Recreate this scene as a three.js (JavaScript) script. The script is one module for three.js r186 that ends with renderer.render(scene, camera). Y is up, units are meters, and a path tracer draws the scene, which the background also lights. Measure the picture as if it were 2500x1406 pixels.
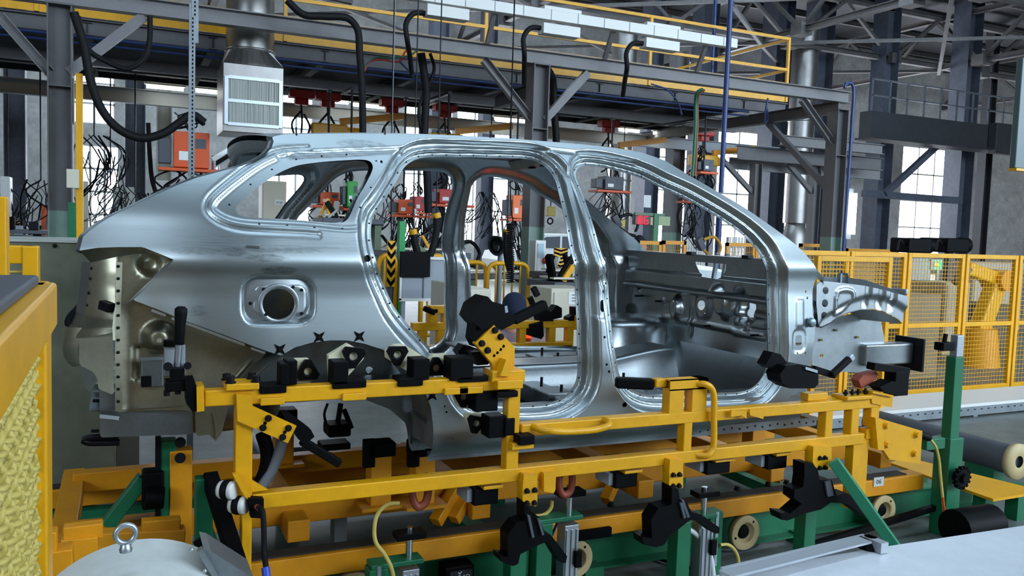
import * as THREE from 'three';
import { RoundedBoxGeometry } from 'three/addons/geometries/RoundedBoxGeometry.js';
import { mergeGeometries, mergeVertices, toCreasedNormals } from 'three/addons/utils/BufferGeometryUtils.js';
import { RectAreaLightUniformsLib } from 'three/addons/lights/RectAreaLightUniformsLib.js';
import { MarchingCubes } from 'three/addons/objects/MarchingCubes.js';

// ---------- camera, sky, large lights, exposure ----------
const V = (x, y, z) => new THREE.Vector3(x, y, z);
const scene = new THREE.Scene();
const FOC = 2050, CAM = V(-1.7, 1.62, 3.88), ROLL = 0.0325, YAW = 64.97 * Math.PI / 180, PITCH = Math.atan(144 / FOC);
const FW = V(Math.cos(YAW) * Math.cos(PITCH), -Math.sin(PITCH), -Math.sin(YAW) * Math.cos(PITCH));
const R0 = FW.clone().cross(V(0, 1, 0)).normalize(), U0 = R0.clone().cross(FW);
const UPV = U0.clone().multiplyScalar(Math.cos(ROLL)).addScaledVector(R0, -Math.sin(ROLL));
const RT = R0.clone().multiplyScalar(Math.cos(ROLL)).addScaledVector(U0, Math.sin(ROLL));
const camera = new THREE.PerspectiveCamera(2 * Math.atan(703 / FOC) * 180 / Math.PI, 2500 / 1406, 0.05, 200);
camera.position.copy(CAM); camera.up.copy(UPV); camera.lookAt(CAM.clone().add(FW));
scene.add(camera);
const renderer = new THREE.WebGLRenderer({ antialias: true });
renderer.toneMapping = THREE.LinearToneMapping;
renderer.toneMappingExposure = 1.1;
renderer.shadowMap.enabled = true;
RectAreaLightUniformsLib.init();
scene.background = new THREE.Color(0.80, 0.90, 1.0);           // overcast daylight outside
const DAY = 0xe4efff;
function areaLight(at, look, w, h, intensity, color = DAY) {
  const l = new THREE.RectAreaLight(color, intensity, w, h);
  l.position.copy(at); l.lookAt(look); scene.add(l); return l;
}
// windows of the back wall, of the wall behind the camera and of the roof are lit from outside
const WIN_GLOW = 9.0, FRONT_GLOW = 8.0, SKY_GLOW = 6.0;
// ---------- helpers ----------
let seed = 7;
const rnd = (a = 0, b = 1) => { seed = (seed * 16807) % 2147483647; return a + (b - a) * (seed / 2147483647); };
const ray = (px, py) => FW.clone().addScaledVector(RT, (px - 1250) / FOC).addScaledVector(UPV, -(py - 703) / FOC);
function U(px, py, ax, v) { const d = ray(px, py), t = (v - CAM[ax]) / d[ax]; return CAM.clone().addScaledVector(d, t); }
const Z = (px, py, z) => U(px, py, 'z', z), Y = (px, py, y) => U(px, py, 'y', y), X = (px, py, x) => U(px, py, 'x', x);
const S = (hex, rough = 0.6, metal = 0, more = {}) => new THREE.MeshPhysicalMaterial({ color: hex, roughness: rough, metalness: metal, ...more });
function noiseTex(n, f, seedv = 1) {            // grey tiling value-noise, f(v, x, y) -> [r,g,b]
  let s = seedv * 7919 + 13; const rr = () => { s = (s * 16807) % 2147483647; return s / 2147483647; };
  const oct = [4, 8, 16, 32, 64, 128].filter(k => k <= n / 2).map(k => { const a = new Float32Array(k * k); for (let i = 0; i < a.length; i++) a[i] = rr(); return [k, a]; });
  const sm = t => t * t * (3 - 2 * t), data = new Uint8Array(n * n * 4);
  for (let y = 0; y < n; y++) for (let x = 0; x < n; x++) {
    const vs = oct.map(([k, a]) => {
      const u = x / n * k, v = y / n * k, i = u | 0, j = v | 0, p = sm(u - i), q = sm(v - j), i1 = (i + 1) % k, j1 = (j + 1) % k;
      return (a[j * k + i] * (1 - p) + a[j * k + i1] * p) * (1 - q) + (a[j1 * k + i] * (1 - p) + a[j1 * k + i1] * p) * q;
    });
    const c = f(vs, rr()); const o = (y * n + x) * 4;
    for (let k = 0; k < 3; k++) data[o + k] = Math.max(0, Math.min(255, c[k] * 255)); data[o + 3] = 255;
  }
  const t = new THREE.DataTexture(data, n, n); t.magFilter = THREE.LinearFilter; t.minFilter = THREE.LinearMipmapLinearFilter; t.generateMipmaps = true;
  t.wrapS = t.wrapT = THREE.RepeatWrapping; t.needsUpdate = true; return t;
}
const rep = (t, m, srgb = true) => { const c = t.clone(); c.repeat.set(1 / m, 1 / m); if (srgb) c.colorSpace = THREE.SRGBColorSpace; c.needsUpdate = true; return c; };
const g1 = v => [v, v, v];
const texWear = noiseTex(256, (v, r) => g1(0.86 + 0.10 * (v[1] * .5 + v[3] * .3 + v[5] * .2)), 3);
const texDirt = noiseTex(512, (v, r) => g1(0.70 + 0.30 * (v[0] * .35 + v[2] * .35 + v[4] * .3) + (r - .5) * .03), 5);
const texSteel = noiseTex(512, (v, r) => { const k = 0.86 + 0.14 * (v[1] * .4 + v[3] * .3 + v[5] * .3); return [k, k, k]; }, 9);
const texRough = noiseTex(512, (v, r) => g1(0.62 + 0.38 * (v[0] * .4 + v[2] * .35 + v[4] * .25)), 11);
const texFine = noiseTex(256, (v, r) => g1(.4 + .3 * v[5] + .3 * r), 12);
const W1 = rep(texWear, .8), D2 = rep(texDirt, 2.5), D6 = rep(texDirt, 6), ST1 = rep(texSteel, 1.1), RG = rep(texRough, .9, false), FN = rep(texFine, .25, false);
const M = {
  yellow: S(0xf6b000, .4, 0, { map: W1 }), yellowDk: S(0xec9a02, .5, 0, { map: W1 }), green: S(0x17724a, .42, 0, { map: W1 }), greenLt: S(0x2f8f6a, .42, 0, { map: W1 }),
  black: S(0x040405, .55, 0, { specularIntensity: .22 }), blackMat: S(0x060607, .85, 0, { specularIntensity: .2 }), rubber: S(0x09090b, .6, 0, { specularIntensity: .3 }),
  bolt: S(0x1c1c20, .4, .7), chrome: S(0xd6d8da, .18, 1), zinc: S(0xb4bac0, .38, .9), alu: S(0xb9bcc0, .4, .85),
  beam: S(0x7f7b7b, .55, 0, { map: W1 }), col: S(0x635f60, .55, 0, { map: W1 }), colLow: S(0x7d9588, .5, 0, { map: W1 }), dark: S(0x2a2a2f, .7, 0, { map: D2 }),
  blueCol: S(0x565a68, .6, 0, { map: D2 }), pipeBlue: S(0x1c3468, .4), white: S(0xe6e6e2, .5), whiteBox: S(0xd9d6d0, .45), beige: S(0xcfc6b2, .5), cabinet: S(0xb3b5ac, .55),
  orange: S(0xd9541c, .5), red: S(0xb3261e, .5), grey: S(0x8d9298, .5), greyDk: S(0x4c4f55, .55), rope: S(0x121214, .6, 0, { specularIntensity: .4 }), padWhite: S(0xd8cfae, .45), roller: S(0xbfa878, .55),
  wall: S(0xb9ada2, .9, 0, { map: D6 }), wallWhite: S(0xe6e0da, .9, 0, { map: D6 }), concrete: S(0x747b77, .5, 0, { map: D2 }), glassGlow: null,
  copper: S(0x9a4a34, .5, .2), blue: S(0x1b3fae, .45), hoseY: S(0xc9b25a, .5), hoseW: S(0xdedede, .5), galv: S(0x9aa0a4, .42, .85, { map: ST1 }), duct: S(0x9c9894, .36, .9, { map: ST1 }),
  wood: S(0x38322a, .8, 0, { map: D2 })
};
const used = {};
const numbered = n => { const k = used[n] = (used[n] ?? -1) + 1; return k ? n + '_' + String(k).padStart(3, '0') : n; };
function boxUV(g) {
  const p = g.attributes.position, n = g.attributes.normal, uv = new Float32Array(p.count * 2);
  for (let i = 0; i < p.count; i++) {
    const a = Math.abs(n.getX(i)), b = Math.abs(n.getY(i)), c = Math.abs(n.getZ(i)), x = p.getX(i), y = p.getY(i), z = p.getZ(i);
    if (a >= b && a >= c) { uv[2 * i] = z; uv[2 * i + 1] = y; } else if (b >= c) { uv[2 * i] = x; uv[2 * i + 1] = z; } else { uv[2 * i] = x; uv[2 * i + 1] = y; }
  }
  g.setAttribute('uv', new THREE.BufferAttribute(uv, 2)); return g;
}
const clean = g => { const h = g.index ? g.toNonIndexed() : g; for (const k of Object.keys(h.attributes)) if (!['position', 'normal', 'uv'].includes(k)) h.deleteAttribute(k); if (!h.attributes.uv) boxUV(h); return h; };
const merge = (...gs) => { const l = gs.flat(9).filter(Boolean); return l.length === 1 ? l[0] : mergeGeometries(l.map(clean)); };
function thing(name, label, category, at = V(0, 0, 0), group) {
  const o = new THREE.Group(); o.name = numbered(name); o.position.copy(at); scene.add(o);
  o.userData = { label, category }; if (group) o.userData.group = group; return o;
}
function part(t, name, geo, mat, keepUV) {     // geometry in world coordinates, put under thing or part t
  const g = merge(geo); const off = V(0, 0, 0); for (let o = t; o; o = o.parent) off.add(o.position);
  const h = g.clone(); if (!keepUV) boxUV(h); h.translate(-off.x, -off.y, -off.z);
  const m = new THREE.Mesh(h, mat); m.name = name; t.add(m); return m;
}
function single(name, label, category, geo, mat, group, kind, keepUV) {
  const g = merge(geo).clone(); if (!keepUV) boxUV(g); g.computeBoundingBox(); const b = g.boundingBox, c = V((b.min.x + b.max.x) / 2, b.min.y, (b.min.z + b.max.z) / 2);
  g.translate(-c.x, -c.y, -c.z); const m = new THREE.Mesh(g, mat); m.name = numbered(name); m.position.copy(c); scene.add(m);
  m.userData = { label, category }; if (group) m.userData.group = group; if (kind) m.userData.kind = kind; return m;
}
function struct(name, geo, mat, label, category) { const m = single(name, label, category, geo, mat, null, 'structure'); return m; }
function dup(t, dx, dy, dz, label, turn = 0) { const c = t.clone(); c.name = numbered(t.name.replace(/_\d{3}$/, '')); c.position.add(V(dx, dy, dz)); c.rotation.y += turn; c.userData = { ...t.userData, label }; scene.add(c); return c; }
// ---------- geometry ----------
function chamferBox(w, h, d, c = 0.004) {
  c = Math.min(c, w * .3, h * .3, d * .3); const x = w / 2, y = h / 2, z = d / 2;
  if (c < 1e-4) return new THREE.BoxGeometry(w, h, d);
  return new RoundedBoxGeometry(w, h, d, 1, c);
}
const box = (cx, cy, cz, w, h, d, c = 0) => { const g = c ? chamferBox(w, h, d, c) : new THREE.BoxGeometry(w, h, d); return g.translate(cx, cy, cz); };
const bb = (x0, y0, z0, x1, y1, z1, c = 0) => box((x0 + x1) / 2, (y0 + y1) / 2, (z0 + z1) / 2, Math.abs(x1 - x0), Math.abs(y1 - y0), Math.abs(z1 - z0), c);
function frameOf(p, q, up = V(0, 1, 0)) {
  const d = q.clone().sub(p).normalize(); let u = up.clone(); if (Math.abs(u.dot(d)) > .98) u = V(0, 0, 1); if (Math.abs(u.dot(d)) > .98) u = V(1, 0, 0);
  const s = d.clone().cross(u).normalize(); u = s.clone().cross(d); return new THREE.Matrix4().makeBasis(d, u, s).setPosition(p.clone().add(q).multiplyScalar(.5));
}
const bar = (p, q, w, h = w, c = 0, up) => { const L = p.distanceTo(q), g = c ? chamferBox(L, h, w, c) : new THREE.BoxGeometry(L, h, w); return g.applyMatrix4(frameOf(p, q, up)); };      // w across, h along up
function ibar(p, q, w, h, t = .012, up) { const m = frameOf(p, q, up), L = p.distanceTo(q); return merge(new THREE.BoxGeometry(L, t, w).translate(0, h / 2 - t / 2, 0), new THREE.BoxGeometry(L, t, w).translate(0, -h / 2 + t / 2, 0), new THREE.BoxGeometry(L, h - 2 * t, t)).applyMatrix4(m); }
function cbar(p, q, w, h, t = .012, side = 1, up) { const m = frameOf(p, q, up), L = p.distanceTo(q); return merge(new THREE.BoxGeometry(L, t, w).translate(0, h / 2 - t / 2, 0), new THREE.BoxGeometry(L, t, w).translate(0, -h / 2 + t / 2, 0), new THREE.BoxGeometry(L, h - 2 * t, t).translate(0, 0, side * (w / 2 - t / 2))).applyMatrix4(m); }
function cyl(p, q, r0, r1 = r0, n = 16, open = false) { const L = p.distanceTo(q), g = new THREE.CylinderGeometry(r1, r0, L, n, 1, open); g.rotateZ(-Math.PI / 2); return g.applyMatrix4(frameOf(p, q)); }
const tube = (pts, r, n = 8, seg = 0, closed = false) => new THREE.TubeGeometry(new THREE.CatmullRomCurve3(pts, closed), seg || pts.length * 6, r, n, closed);
// polygon of 3-D points (planar) extruded by vector
function plate(pts, vec, holes = []) {
  const o = pts[0], n = V(0, 0, 0); for (let i = 0; i < pts.length; i++) { const a = pts[i], b = pts[(i + 1) % pts.length]; n.add(V((a.y - b.y) * (a.z + b.z), (a.z - b.z) * (a.x + b.x), (a.x - b.x) * (a.y + b.y))); }
  n.normalize(); const u = pts[1].clone().sub(o).normalize(), v = n.clone().cross(u), to = p => { const d = p.clone().sub(o); return new THREE.Vector2(d.dot(u), d.dot(v)); };
  const c = pts.map(to), hs = holes.map(h => h.map(to)); if (THREE.ShapeUtils.isClockWise(c)) c.reverse(); hs.forEach(h => { if (!THREE.ShapeUtils.isClockWise(h)) h.reverse(); });
  const faces = THREE.ShapeUtils.triangulateShape(c, hs), all = [...c, ...hs.flat()], P = all.map(a => o.clone().addScaledVector(u, a.x).addScaledVector(v, a.y)), Q = P.map(a => a.clone().add(vec)), out = [];
  const tri = (a, b, d) => out.push(a.x, a.y, a.z, b.x, b.y, b.z, d.x, d.y, d.z), fl = vec.dot(n) > 0;
  for (const [a, b, d] of faces) { if (fl) { tri(P[a], P[d], P[b]); tri(Q[a], Q[b], Q[d]); } else { tri(P[a], P[b], P[d]); tri(Q[a], Q[d], Q[b]); } }
  let s = 0; for (const lp of [c, ...hs]) { const k = lp.length; for (let i = 0; i < k; i++) { const a = s + i, b = s + (i + 1) % k; if (fl) { tri(P[a], P[b], Q[b]); tri(P[a], Q[b], Q[a]); } else { tri(P[a], Q[b], P[b]); tri(P[a], Q[a], Q[b]); } } s += k; }
  const g = new THREE.BufferGeometry(); g.setAttribute('position', new THREE.Float32BufferAttribute(out, 3)); g.computeVertexNormals(); return boxUV(g);
}
const pp = (list, z) => list.map(([x, y]) => Z(x, y, z));         // picture outline of something standing in the plane z
function lathe(prof, p, q, n = 20) { const g = new THREE.LatheGeometry(prof.map(([r, t]) => new THREE.Vector2(r, t)), n); const d = q.clone().sub(p).normalize(); g.applyQuaternion(new THREE.Quaternion().setFromUnitVectors(V(0, 1, 0), d)); return g.translate(p.x, p.y, p.z); }
const ring = (c, ax, R, r, n = 20, m = 8) => { const g = new THREE.TorusGeometry(R, r, m, n); g.applyQuaternion(new THREE.Quaternion().setFromUnitVectors(V(0, 0, 1), ax.clone().normalize())); return g.translate(c.x, c.y, c.z); };
const hexBolt = (p, ax, r = .011, h = .01) => merge(cyl(p, p.clone().addScaledVector(ax, h * .35), r * 1.35, r * 1.35, 12), cyl(p.clone().addScaledVector(ax, h * .35), p.clone().addScaledVector(ax, h * 1.5), r, r, 6));
const glow = (hex, k) => new THREE.MeshStandardMaterial({ color: 0x000000, emissive: hex, emissiveIntensity: k, roughness: 1 });
// ---------- sheet-metal mesher: 2-D outline with holes -> clipped fine grid -> 3-D ----------
const ss = (a, b, x) => { const t = Math.max(0, Math.min(1, (x - a) / (b - a))); return t * t * (3 - 2 * t); };
function sdPoly(P, x, y) {
  let d = 1e9, s = 1;
  for (let i = 0, n = P.length, j = n - 1; i < n; j = i, i++) {
    const ax = P[i][0], ay = P[i][1], ex = P[j][0] - ax, ey = P[j][1] - ay, wx = x - ax, wy = y - ay, t = Math.max(0, Math.min(1, (wx * ex + wy * ey) / (ex * ex + ey * ey || 1e-12))), bx = wx - ex * t, by = wy - ey * t;
    d = Math.min(d, bx * bx + by * by); const c1 = y >= ay, c2 = y < P[j][1], c3 = ex * wy > ey * wx; if ((c1 && c2 && c3) || (!c1 && !c2 && !c3)) s = -s;
  }
  return s * Math.sqrt(d);
}
const dLine = (P, x, y) => { let d = 1e9; for (let i = 1; i < P.length; i++) { const [ax, ay] = P[i - 1], ex = P[i][0] - ax, ey = P[i][1] - ay, wx = x - ax, wy = y - ay, t = Math.max(0, Math.min(1, (wx * ex + wy * ey) / (ex * ex + ey * ey))); d = Math.min(d, Math.hypot(wx - ex * t, wy - ey * t)); } return d; };
const smooth = (P, k = 4, closed = true) => new THREE.CatmullRomCurve3(P.map(([a, b]) => V(a, b, 0)), closed, 'centripetal').getPoints(P.length * k).slice(0, closed ? -1 : undefined).map(p => [p.x, p.y]);
const circ = (x, y, r, n = 20, ry = r) => Array.from({ length: n }, (_, i) => [x + r * Math.cos(i / n * 6.28319), y + ry * Math.sin(i / n * 6.28319)]);
const rrect = (x, y, w, h, r, n = 4) => { const o = []; for (const [sx, sy, a] of [[1, 1, 0], [-1, 1, 1], [-1, -1, 2], [1, -1, 3]]) for (let i = 0; i <= n; i++) { const t = (a + i / n) * Math.PI / 2; o.push([x + sx * (w / 2 - r) + r * Math.cos(t), y + sy * (h / 2 - r) + r * Math.sin(t)]); } return o; };
function sheet({ outer, holes = [], step = .01, pos }) {
  const all = outer; let a0 = 1e9, a1 = -1e9, b0 = 1e9, b1 = -1e9; for (const [a, b] of all) { a0 = Math.min(a0, a); a1 = Math.max(a1, a); b0 = Math.min(b0, b); b1 = Math.max(b1, b); }
  a0 -= step; b0 -= step; const na = Math.ceil((a1 - a0) / step) + 2, nb = Math.ceil((b1 - b0) / step) + 2, F = new Float32Array(na * nb);
  const hb = holes.map(h => { let q = [1e9, -1e9, 1e9, -1e9]; for (const [a, b] of h) q = [Math.min(q[0], a), Math.max(q[1], a), Math.min(q[2], b), Math.max(q[3], b)]; return q; }), m = step * 2;
  for (let j = 0; j < nb; j++) for (let i = 0; i < na; i++) {
    const a = a0 + i * step, b = b0 + j * step; let f = -sdPoly(outer, a, b);
    if (f > -m) holes.forEach((h, k) => { const q = hb[k]; if (a > q[0] - m && a < q[1] + m && b > q[2] - m && b < q[3] + m) f = Math.min(f, sdPoly(h, a, b)); });
    F[j * na + i] = Math.abs(f) < 1e-6 ? 1e-6 : f;
  }
  const P = [], uv = [], idx = [], vid = new Map();
  const vert = (key, a, b) => { let v = vid.get(key); if (v === undefined) { v = P.length / 3; vid.set(key, v); const p = pos(a, b); P.push(p[0], p[1], p[2]); uv.push(a, b); } return v; };
  const gv = n => vert(n, a0 + (n % na) * step, b0 + Math.floor(n / na) * step);
  const ev = (n, k) => { if (n > k) [n, k] = [k, n]; const t = F[n] / (F[n] - F[k]), ax = a0 + (n % na) * step, bx = b0 + Math.floor(n / na) * step, ay = a0 + (k % na) * step, by = b0 + Math.floor(k / na) * step; return vert('e' + n + '_' + k, ax + (ay - ax) * t, bx + (by - bx) * t); };
  const tri = (a, b, c) => {
    const q = [a, b, c], inn = q.filter(n => F[n] > 0); if (!inn.length) return;
    if (inn.length === 3) { idx.push(gv(a), gv(b), gv(c)); return; }
    const poly = []; for (let k = 0; k < 3; k++) { const n = q[k], o = q[(k + 1) % 3]; if (F[n] > 0) poly.push(gv(n)); if ((F[n] > 0) !== (F[o] > 0)) poly.push(ev(n, o)); }
    for (let k = 2; k < poly.length; k++) idx.push(poly[0], poly[k - 1], poly[k]);
  };
  for (let j = 0; j < nb - 1; j++) for (let i = 0; i < na - 1; i++) { const n = j * na + i; if ((i + j) & 1) { tri(n, n + 1, n + na + 1); tri(n, n + na + 1, n + na); } else { tri(n, n + 1, n + na); tri(n + 1, n + na + 1, n + na); } }
  const g = new THREE.BufferGeometry(); g.setAttribute('position', new THREE.Float32BufferAttribute(P, 3)); g.setAttribute('uv', new THREE.Float32BufferAttribute(uv, 2)); g.setIndex(idx); g.computeVertexNormals(); return g;
}
const mirrorZ = g => { const h = g.clone(); h.scale(1, 1, -1); const ix = h.index; if (ix) { const a = ix.array; for (let i = 0; i < a.length; i += 3) { const t = a[i]; a[i] = a[i + 1]; a[i + 1] = t; } } h.computeVertexNormals(); return h; };
// grid surface from f(u, v) -> Vector3
function surf(f, nu, nv) { const P = [], uv = [], idx = []; for (let j = 0; j <= nv; j++) for (let i = 0; i <= nu; i++) { const p = f(i / nu, j / nv); P.push(p.x, p.y, p.z); uv.push(p.x + p.z * .3, p.y + p.z * .7); } for (let j = 0; j < nv; j++) for (let i = 0; i < nu; i++) { const n = j * (nu + 1) + i; idx.push(n, n + 1, n + nu + 2, n, n + nu + 2, n + nu + 1); } const g = new THREE.BufferGeometry(); g.setAttribute('position', new THREE.Float32BufferAttribute(P, 3)); g.setAttribute('uv', new THREE.Float32BufferAttribute(uv, 2)); g.setIndex(idx); g.computeVertexNormals(); return g; }
const along = (pts, t) => { const f = t * (pts.length - 1), i = Math.min(pts.length - 2, Math.floor(f)); return pts[i].clone().lerp(pts[i + 1], f - i); };
const loft = (A, B, n = 24, bulge = V(0, 0, 0), m = 6) => surf((u, v) => along(A, u).lerp(along(B, u), v).addScaledVector(bulge, 4 * v * (1 - v)), n, m);
// ---------- hall shell ----------
const HX0 = -26, HX1 = 46, HZ0 = -27, HZ1 = 12.5, HY = 11;
struct('floor', bb(HX0, -.2, HZ0, HX1, 0, HZ1), M.concrete, 'grey green painted concrete factory floor', 'floor');
struct('ceiling', bb(HX0, HY, HZ0, HX1, HY + .2, HZ1), M.dark, 'dark factory roof deck above the trusses', 'ceiling');
// a wall along x with rectangular openings [x0, x1, y0, y1]
function wallX(name, z0, z1, opens, mat, label) {
  const xs = [...opens].sort((a, b) => a[0] - b[0]), g = []; let x = HX0;
  for (const [a, b, y0, y1] of xs) { g.push(bb(x, 0, z0, a, HY, z1), bb(a, 0, z0, b, y0, z1), bb(a, y1, z0, b, HY, z1)); x = b; }
  g.push(bb(x, 0, z0, HX1, HY, z1)); return struct(name, g, mat, label, 'wall');
}
let winNo = 0;
function winX(a, b, y0, y1, z, dir, nx, ny, k, label) {          // window in a wall along x; dir: where the room is
  const t = new THREE.Group(); t.name = 'window_' + (++winNo); t.position.set((a + b) / 2, y0, z); t.userData = { label, category: 'window', kind: 'structure' }; scene.add(t);
  const fr = [], f = .07, zz = z + dir * .03;
  for (let i = 0; i <= nx; i++) { const x = a + (b - a) * i / nx; fr.push(bb(x - f / 2, y0, zz - .05, x + f / 2, y1, zz + .05)); }
  for (let j = 0; j <= ny; j++) { const y = y0 + (y1 - y0) * j / ny; fr.push(bb(a, y - f / 2, zz - .05, b, y + f / 2, zz + .05)); }
  part(t, 'window_frame', fr, M.whiteBox); const gm = winGlow[k] ??= glow(k === 'f' ? 0xd4ebff : 0xf0f6ff, k === 'f' ? FRONT_GLOW : WIN_GLOW);
  for (let i = 0; i < nx; i++) for (let j = 0; j < ny; j++) { const x = a + (b - a) * i / nx, x1 = a + (b - a) * (i + 1) / nx, y = y0 + (y1 - y0) * j / ny, y2 = y0 + (y1 - y0) * (j + 1) / ny; part(t, 'window_pane', bb(x + .03, y + .03, z - .01, x1 - .03, y2 - .03, z + .01), gm); }
  areaLight(V((a + b) / 2, (y0 + y1) / 2, z + dir * .12), V((a + b) / 2, (y0 + y1) / 2 - .6, z + dir * 9), b - a, y1 - y0, k === 'f' ? FRONT_GLOW : WIN_GLOW, k === 'f' ? 0xd4ebff : DAY);
}
const winGlow = {};
const zb = HZ0 + .1, wx = px => Z(px, 590, zb).x;
const backWin = [[130, 280, 4.6, 7.2], [185, 290, .9, 3.9], [640, 760, .9, 6.3], [985, 1100, 1.0, 6.2], [1110, 1240, 1.0, 6.2], [1570, 1725, .7, 6.4], [1745, 1992, .7, 6.4], [2195, 2312, 1.0, 6.5]].map(([p, q, a, b]) => [wx(p), wx(q), a, b]);
const merged = [[wx(130), wx(290), .9, 7.2], ...backWin.slice(2)];
wallX('wall_back', HZ0 - .2, HZ0, merged, M.wallWhite, 'pale plastered back wall of the hall with tall windows');
struct('trim_1', bb(wx(130), 3.9, HZ0 - .2, wx(290), 4.6, HZ0), M.wallWhite, 'pale wall strip between upper and lower left windows', 'wall');
struct('trim_2', [bb(wx(130), .9, HZ0 - .2, wx(185), 3.9, HZ0), bb(wx(280), 4.6, HZ0 - .2, wx(290), 7.2, HZ0)], M.wallWhite, 'pale wall beside the lower left window', 'wall');
const bwl = ['upper blown-out window above the far left aisle', 'lower blown-out window at the far left aisle', 'bright window seen through the rear quarter glass opening', 'bright window left of the far door pillar', 'bright window right of the far door pillar', 'bright window behind the red digit display', 'wide bright window behind the front roof pillar', 'tall white window beside the right pale wall'];
backWin.forEach(([a, b, y0, y1], i) => winX(a, b, y0, y1, HZ0 - .1, 1, i === 6 ? 5 : 3, 4, 'b', bwl[i]));
struct('wall_left', bb(HX0 - .2, 0, HZ0, HX0, HY, HZ1), M.wall, 'plain beige left end wall', 'wall');
struct('wall_right', bb(HX1, 0, HZ0, HX1 + .2, HY, HZ1), M.wall, 'plain beige right end wall', 'wall');
const frontWin = []; for (let i = 0; i < 9; i++) if (i !== 2 && i !== 3) frontWin.push([-21 + i * 6, -16.2 + i * 6, i > 4 ? 2.6 : 4.6, 9.4]);
wallX('wall_front', HZ1, HZ1 + .2, frontWin, M.wall, 'plastered wall behind the camera with a row of windows');
frontWin.forEach(([a, b, y0, y1], i) => winX(a, b, y0, y1, HZ1 + .1, -1, 2, 3, 'f', ['first', 'second', 'third', 'fourth', 'fifth', 'sixth', 'seventh', 'eighth', 'ninth'][i] + ' window from the left end wall, behind the camera'));
// roof lights: long glazed strips
[[-14, -16, 10], [-14, 4, 10], [-19, -2, 14], [-14, 14, 8], [2, -6, 12], [2, 10, 12]].forEach(([z, x, L], i) => {
  const m = struct('window_' + (++winNo), bb(x, HY - .06, z - .9, x + L, HY - .01, z + .9), glow(0xcbe8ff, z > 0 ? SKY_GLOW * .55 : SKY_GLOW), ['glazed roof strip high over the left aisle', 'glazed roof strip high over the platform', 'glazed roof strip far behind over the middle aisle', 'glazed roof strip over the right end of the platform', 'glazed roof strip above the car, left part', 'glazed roof strip above the car, right part'][i], 'skylight');
  areaLight(V(x + L / 2, HY - .15, z), V(x + L / 2, 0, z + .001), L, 1.8, z > 0 ? SKY_GLOW * .55 : SKY_GLOW, 0xcbe8ff);
});
// ---------- far columns ----------
function farColumn(px, z, w, mat, label, h = HY, low) {
  const p = Z(px, 560, z), t = thing('hall_column', label, 'column', V(p.x, 0, z), 'far hall columns');
  part(t, 'shaft', ibar(V(p.x, low ? 1.66 : 0, z), V(p.x, h, z), w, w, .02, V(1, 0, 0)), mat); if (low) part(t, 'painted_base', ibar(V(p.x, 0, z), V(p.x, 1.66, z), w, w, .02, V(1, 0, 0)), M.colLow);
  part(t, 'base_plate', box(p.x, .02, z, w * 1.4, .04, w * 1.4), mat); return t;
}
farColumn(1875, -22, .85, M.blueCol, 'broad blue grey column left of the silver duct');
farColumn(1975, -22, .8, M.blueCol, 'dark blue grey column right of the silver duct');
farColumn(2135, -20, .7, M.blueCol, 'blue grey column behind the glowing vertical lamp');
farColumn(2330, -19, .75, M.blueCol, 'dark column right of the tall white window');
farColumn(2392, -21, .4, M.dark, 'slim dark column against the pale right wall');
farColumn(1575, -22, .6, M.blueCol, 'blue grey column behind the far door pillar');
farColumn(1640, -13, .34, M.col, 'grey column right of the red digit display', 6, true);
farColumn(1700, -22, .7, M.blueCol, 'blue grey column left of the hanging blue pole');
farColumn(1060, -20, .5, M.blueCol, 'blue grey column behind the welding cables');
farColumn(1180, -22, .45, M.blueCol, 'slim column between the two bright windows');
farColumn(400, -16, .3, M.cabinet, 'pale column behind the hanging cable loop');
farColumn(330, -19, .45, M.blueCol, 'blue grey column at the far left aisle');
farColumn(40, -17, .4, M.blueCol, 'blue grey column behind the far left benches');
// ---------- steel gantry behind the car ----------
const zA = -7.0, yB = Z(1240, 132, zA).y, bh = .19;
const gx = [148, 1310, 2045].map(px => Z(px, 300, zA).x), xEnd = Z(2071, 238, zA).x;
{
  const t = thing('gantry_frame', 'long dark grey steel gantry beam on three columns behind the car', 'steel frame', V(gx[1], 0, zA));
  part(t, 'main_beam', ibar(V(-9, yB, zA), V(xEnd, yB, zA), .16, bh, .014), M.beam);
  const cw = .25;
  gx.forEach((x, i) => {
    const top = yB - bh / 2 - (i === 2 ? .12 : .0);
    part(t, 'column', ibar(V(x, 1.66, zA), V(x, top, zA), cw, cw, .016, V(1, 0, 0)), M.col);
    const lo = part(t, 'painted_column_foot', ibar(V(x, 0, zA), V(x, 1.66, zA), cw, cw, .016, V(1, 0, 0)), M.colLow); lo.userData.label = 'pale green painted column foot';
    part(t, 'splice_plate', box(x + cw / 2 + .006, 2.9, zA, .012, .5, .2), M.col); part(t, 'head_plate', box(x, top - .01, zA, cw + .03, .02, cw + .03), M.col); part(t, 'stiffener', box(x, 3.05, zA + .02, cw - .03, .012, cw - .04), M.col);
    if (i < 2) part(t, 'support_arm', ibar(V(x, top - .35, zA), V(x, top - .35, -8.5), .14, .2, .014), M.dark);
  });
  const br = (a, b) => part(t, 'brace', cbar(Z(...a, zA), Z(...b, zA), .09, .11, .01, -1), M.beam);
  br([352, 40], [168, 178]); br([0, 40], [122, 178]); br([1182, 146], [1296, 292]); br([1434, 178], [1328, 294]); br([1958, 242], [2034, 352]); br([860, 0], [1, -190]);
  part(t, 'bracket', [box(gx[2], yB - .2, zA, .02, .22, .02)], M.beam);
}
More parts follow.
